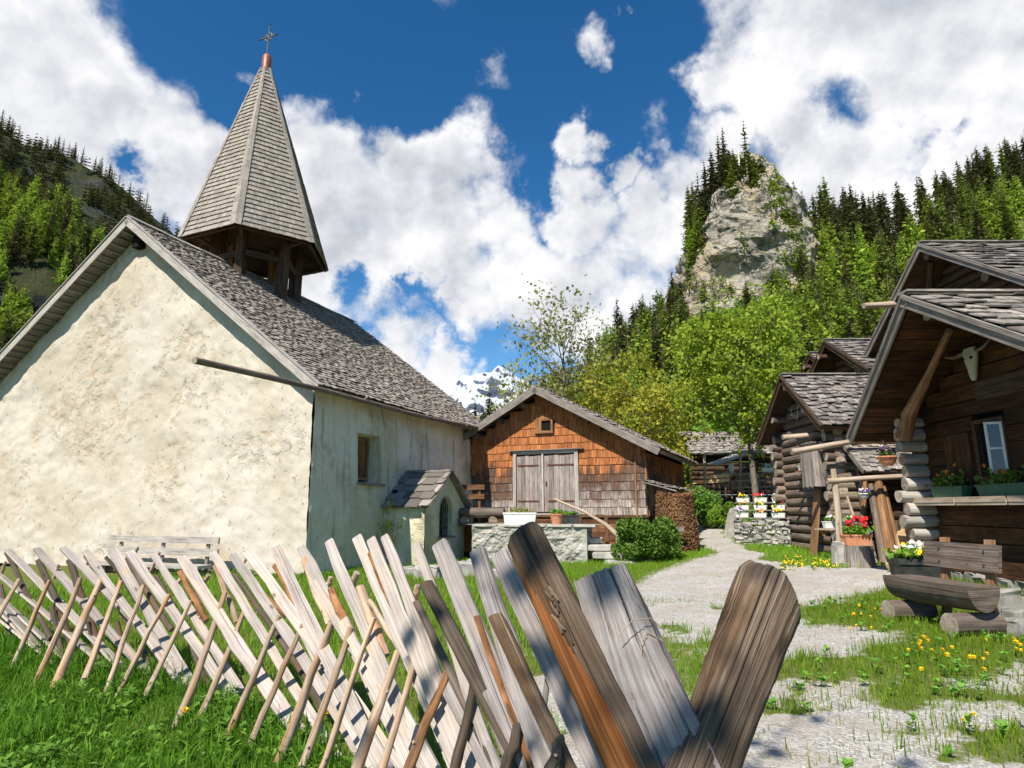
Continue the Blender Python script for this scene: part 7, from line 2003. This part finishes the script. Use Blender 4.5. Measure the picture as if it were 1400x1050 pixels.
# low stones between fence and shrine
for i, (px, py, Y, s) in enumerate([(566,800,14.0,.42),(590,797,14.3,.4),(545,792,14.6,.3),(625,795,14.5,.45),(640,778,15.6,.4),(610,772,16.2,.3),(655,800,13.9,.35)]):
    c = at(px, py, Y); c[2] = Hs(c[0], c[1])-.05; o = thing('edging_stone', 'pale edging stone in the grass before the shrine, behind the fence planks', 'stone', c, 'edging stones before the shrine')
    mb = MB(); rock(mb, c, V(s*1.2,.05,0), V(-.05,s*.8,0), V(0,0,s*.75), .5); mb.build('stone', 'stone_light', o)

# ---------------------------------------------------------------- flower shelf and dry stone wall left of the grey hut
a = V(7.15, 20.6, 0); b = V(8.55, 19.6, 0); zg = .30
w = thing('dry_stone_wall', 'low dry stone wall of pale rubble left of the grey log hut', 'wall', (a+b)/2)
mb = MB(); stones(mb, a-V(0,0,0), b, .2, 1.12, .4, .17, V(-.5,-.86,0), rough=.7, proud=.05); mb.build('rubble', 'stone_light', w)
sh = thing('flower_shelf', 'stepped plank shelf of flower boxes above the dry stone wall', 'shelf', (a+b)/2+V(0,0,1.1)); U = nrm(b-a); nrm_b = V(.5,.86,0)
for k in range(3):
    mb = MB(); mb.box(a+nrm_b*(.05+.16*k)+V(0,0,1.18+.24*k), U*1.75, nrm_b*.18, V(0,0,.03)); mb.build('board', 'grey_wood', sh)
for q in (.05, 1.65):
    mb = MB(); mb.box(a+U*q+nrm_b*.05+V(0,0,1.1), U*.05, nrm_b*.5, V(0,0,.07)); mb.box(a+U*q+nrm_b*.5+V(0,0,1.1), U*.05, nrm_b*.05, V(0,0,.75)); mb.build('bracket', 'grey_wood', sh)
cols = [('flower_violet','violet and white'),('flower_red','red'),('flower_orange','orange'),('flower_white','white'),('flower_yellow','yellow')]
i = 0
for k in range(3):
    for j in range(3):
        c = a+U*(.30+.55*j)+nrm_b*(.13+.16*k)+V(0,0,1.215+.24*k); m, nm = cols[(i*2+k) % 5]
        t, ax, ay = trough('flower_box', 'white flower box with %s blooms, %s row of the stepped shelf, %s' % (nm, ('lowest','middle','top')[k], ('left end','centre','right end')[j]), c, .40, .14, .14, math.atan2(U[1], U[0]), 'white_paint', 'white flower boxes on the stepped shelf')
        planting(t, c+V(0,0,.18), V(.2,.08,.06), 46, .03, [(m, 6, .035, .03), ('flower_white', 2, .03, .02)]); i += 1
# standing stone at the bend
c = at(999,712,22.5); c[2] = Hs(c[0], c[1])-.1; o = thing('standing_stone', 'tall pale standing stone at the bend of the lane', 'stone', c)
mb = MB(); rock(mb, c+V(-.25,0,0), V(.5,0,0), V(0,.25,0), V(.28,0,1.15), .4); rock(mb, c+V(.3,.2,0), V(.5,0,0), V(0,.3,0), V(0,0,.5), .5); mb.build('stone', 'stone_light', o)
for i, (px, py, Y, R, mt, lb) in enumerate([(975,690,27,(1.3,1.0,.8),'leaf_green','bright green shrub at the lane edge below the terrace'),(1003,690,26,(.9,.8,.75),'leaf_green','green shrub behind the standing stone'),(958,668,30,(.9,.8,1.0),'leaf_plant','fresh green shrub between barn corner and terrace'),(1020,705,23.5,(.4,.4,.5),'leaf_plant','small green plant right of the standing stone')]):
    c = at(px, py, Y); c[2] = Hs(c[0], c[1]); bush('shrub', lb, c, R, 4200, .055, mt, lump=12, seed=20+i)
# low lane wall
a_, b_ = at(955,712,29), at(1000,706,27); w = thing('lane_wall', 'low grey wall bordering the far lane below the shrubs', 'wall', (a_+b_)/2*V(1,1,0)+V(0,0,.8))
mb = MB(); stones(mb, a_, b_, Hs(a_[0], a_[1])-.2, Hs(a_[0], a_[1])+.45, .3, .32, V(0,-1,0), rough=.3, proud=.02); mb.build('masonry', 'stone_grey', w)

# ---------------------------------------------------------------- inn terrace beyond the trees
def build_inn():
    Y = 36.0; zg = 1.75
    P = lambda px, py, y=Y: at(px, py, y)
    th = thing('inn', 'dark timber inn with grey shingle roof behind the trees at the end of the lane', 'house', (P(1010,690)[0], Y+2, zg))
    x0, x1 = P(960,650)[0], P(1075,650)[0]; ze, zr = P(1000,616)[2], P(1000,596)[2]+.5
    mb = MB(); logwall(mb, V(x0,Y+1.5,0), V(x1,Y+1.5,0), zg, lambda t: ze, .28, ext0=.2, ext1=.2); mb.build('front_wall', ['dark_wood', 'log_old'], th)
    mb = MB(); E = V(x0-.3, Y+1.0, ze-.1); Vd = nrm(V(0,1.3,.85)); N = nrm(np.cross(V(1,0,0), Vd)); L = 2.9
    mb.box(E-N*.08, V(x1-x0+.6,0,0), Vd*L, N*.07, 1); shingles(mb, E-Vd*.05, V(1,0,0), Vd, 0, x1-x0+.6, L, .3, .24, th=.02, lift=.05, jit=.4); mb.build('roof', ['stone_shingle', 'grey_wood'], th)
    mb = MB(); mb.box(V(x0+1.1, Y+1.3, zg+.9), V(2.6,0,0), V(0,.05,0), V(0,0,1.1)); mb.build('opening', 'dark_void', th)
    aw = thing('awning', 'slanting board awning on poles over the inn terrace', 'awning', P(1000,640,34.5))
    a, b = P(980,637,34.2), P(1025,621,34.2); mb = MB(); mb.box(a, b-a, V(0,1.6,.2), V(0,0,.05)); mb.build('boards', 'grey_wood_light', aw)
    a, b = P(1026,621,34.2), P(1062,628,34.2); mb = MB(); mb.box(a, b-a, V(0,1.6,.2), V(0,0,.05)); mb.build('boards', 'brown_wood', aw)
    mb = MB(); mb.log([P(1001,619,33.8), P(1043,617,33.8)], .09, 8, .05, cap=1); mb.build('beam', ['grey_wood_light', 'log_end'], aw)
    for px in (963, 1012, 1055):
        e = P(px, 680, 33.8); s = P(px, 620, 33.8); mb = MB(); mb.log([V(e[0], 33.8, Hs(e[0], 33.8)), s], .07, 8, .05, cap=1); mb.build('pole', ['pole_wood', 'log_end'], aw)
    # terrace rail of pale boards and dark balusters
    r = thing('terrace_rail', 'pale board and rail fence edging the inn terrace', 'railing', P(990,665,33.2)); za = P(980,655,33.2)[2]
    for k, (p0, p1) in enumerate((((964,655),(998,652)),((964,661),(998,658)))):
        a, b = P(*p0, 33.2), P(*p1, 33.2); mb = MB(); mb.box(a, b-a, V(0,.05,0), V(0,0,.17)); mb.build('board', 'fresh_wood', r)
    for k in range(3):
        a, b = P(1000, 650+9*k, 33.2), P(1068, 648+9*k, 33.2); mb = MB(); mb.box(a, b-a, V(0,.05,0), V(0,0,.09)); mb.build('rail', 'grey_wood', r)
    for px in range(966, 1070, 8):
        a = P(px, 650, 33.25); g = P(px, 682, 33.25); mb = MB(); mb.box(V(a[0],33.25,g[2]), V(.07,0,0), V(0,.05,0), V(0,0,a[2]-g[2])); mb.build('baluster', 'log_old', r)
    l = P(1000, 640, 33.6); o = thing('lantern', 'white hanging lantern under the inn awning', 'lantern', l); mb = MB(); mb.lathe([(0,-.28),(.10,-.25),(.15,0),(.13,.2),(0,.26)], l, 10); mb.build('shade', 'cloth_white', o, smooth=True)
    mb = MB(); mb.log([l+V(0,0,.25), l+V(0,0,.6)], .01, 5, 0); mb.build('cord', 'iron', o)
    for k, px in enumerate((1046, 1053)):
        c = P(px, 645, 33.1); t, ax, ay = trough('flower_box', ('left' if k == 0 else 'right')+' white flower box on the inn terrace rail', c, .3, .2, .22, 0, 'white_paint', 'flower boxes on the terrace rail'); planting(t, c+V(0,0,.27), V(.16,.1,.08), 40, .05, [('flower_white', 4, .05, .03)])
    # guests at the table
    tb = thing('terrace_table', 'long wooden table of the inn guests', 'table', P(998,652,34.3)); c = P(998,650,34.3); mb = MB(); mb.box(c+V(-.8,-.3,0), V(1.6,0,0), V(0,.6,0), V(0,0,.05)); mb.build('top', 'fresh_wood', tb)
    for dx in (-.7, .6):
        mb = MB(); mb.box(c+V(dx,-.1,-.75), V(.08,0,0), V(0,.2,0), V(0,0,.75)); mb.build('leg', 'brown_wood', tb)
    def person(px, Yp, shirt, lab, face):
        th_ = thing('person', lab, 'person', (P(px,650,Yp)[0], Yp, P(px,652,Yp)[2]-.75)); b = np.array(th_.location); sz = .46
        j = {'pel':(0,0,sz),'ch':(0,.03,sz+.38),'nk':(0,.02,sz+.56),'hd':(0,-.01,sz+.74),'ht':(0,0,sz+.84),
             'k1':(.1,-.42*face,sz+.03),'f1':(.1,-.42*face,.05),'t1':(.1,-.55*face,.03),'k2':(-.1,-.42*face,sz+.03),'f2':(-.1,-.42*face,.05),'t2':(-.1,-.55*face,.03),
             's1':(.19,.02,sz+.48),'e1':(.25,-.1*face,sz+.24),'h1':(.12,-.34*face,sz+.30),'s2':(-.19,.02,sz+.48),'e2':(-.25,-.1*face,sz+.24),'h2':(-.12,-.34*face,sz+.30)}
        rd = {'pel':.15,'ch':.15,'nk':.06,'hd':.095,'ht':.07,'k1':.075,'f1':.05,'t1':.035,'k2':.075,'f2':.05,'t2':.035,'s1':.07,'e1':.045,'h1':.035,'s2':.07,'e2':.045,'h2':.035}
        E = [('pel','ch'),('ch','nk'),('nk','hd'),('hd','ht'),('pel','k1'),('k1','f1'),('f1','t1'),('pel','k2'),('k2','f2'),('f2','t2'),('ch','s1'),('s1','e1'),('e1','h1'),('ch','s2'),('s2','e2'),('e2','h2')]
        K = list(j); me = bpy.data.meshes.new('body'); me.from_pydata([j[k] for k in K], [(K.index(a), K.index(b_)) for a, b_ in E], []); ob = bpy.data.objects.new('body', me); COL.objects.link(ob); ob.parent = th_
        md = ob.modifiers.new('skin', 'SKIN'); sv = me.skin_vertices[0].data
        for i_, k in enumerate(K): sv[i_].radius = (rd[k], rd[k]); sv[i_].use_root = (k == 'pel')
        ob.modifiers.new('s', 'SUBSURF').levels = 1; ob.modifiers['s'].render_levels = 1; me.materials.append(MATS['skin'])
        # clothing shells
        mb = MB(); mb.lathe([(.17,0),(.175,.15),(.19,.33),(.16,.45),(.08,.53),(.065,.55)], b+V(0,.02,sz-.03), 12)
        for s in ('1','2'): mb.log([b+V(*j['s'+s]), b+V(*j['e'+s]), b+V(*(np.array(j['e'+s])*.4+np.array(j['h'+s])*.6))], [.08,.06,.05], 8, .02)
        mb.build('shirt', shirt, th_, smooth=True)
        mb = MB(); 
        for s in ('1','2'): mb.log([b+V(0,0,sz), b+V(*j['k'+s]), b+V(*(np.array(j['f'+s])+[0,0,.06]))], [.11,.09,.065], 8, .02)
        mb.build('trousers', 'cloth_blue', th_, smooth=True)
        mb = MB(); mb.lathe([(.09,-.03),(.108,.03),(.10,.09),(.06,.13),(0,.145)], b+V(0,.03,sz+.76), 10); mb.build('hair', 'hair', th_, smooth=True)
    person(994, 35.0, 'cloth_white', 'guest in a pale shirt seated at the inn terrace table', 1)
    person(1002, 35.0, 'cloth_red', 'guest in a red shirt seated at the inn terrace table', 1)
    person(1029, 35.2, 'cloth_white', 'guest in white seated behind the maple trunk on the terrace', 1)
build_inn()
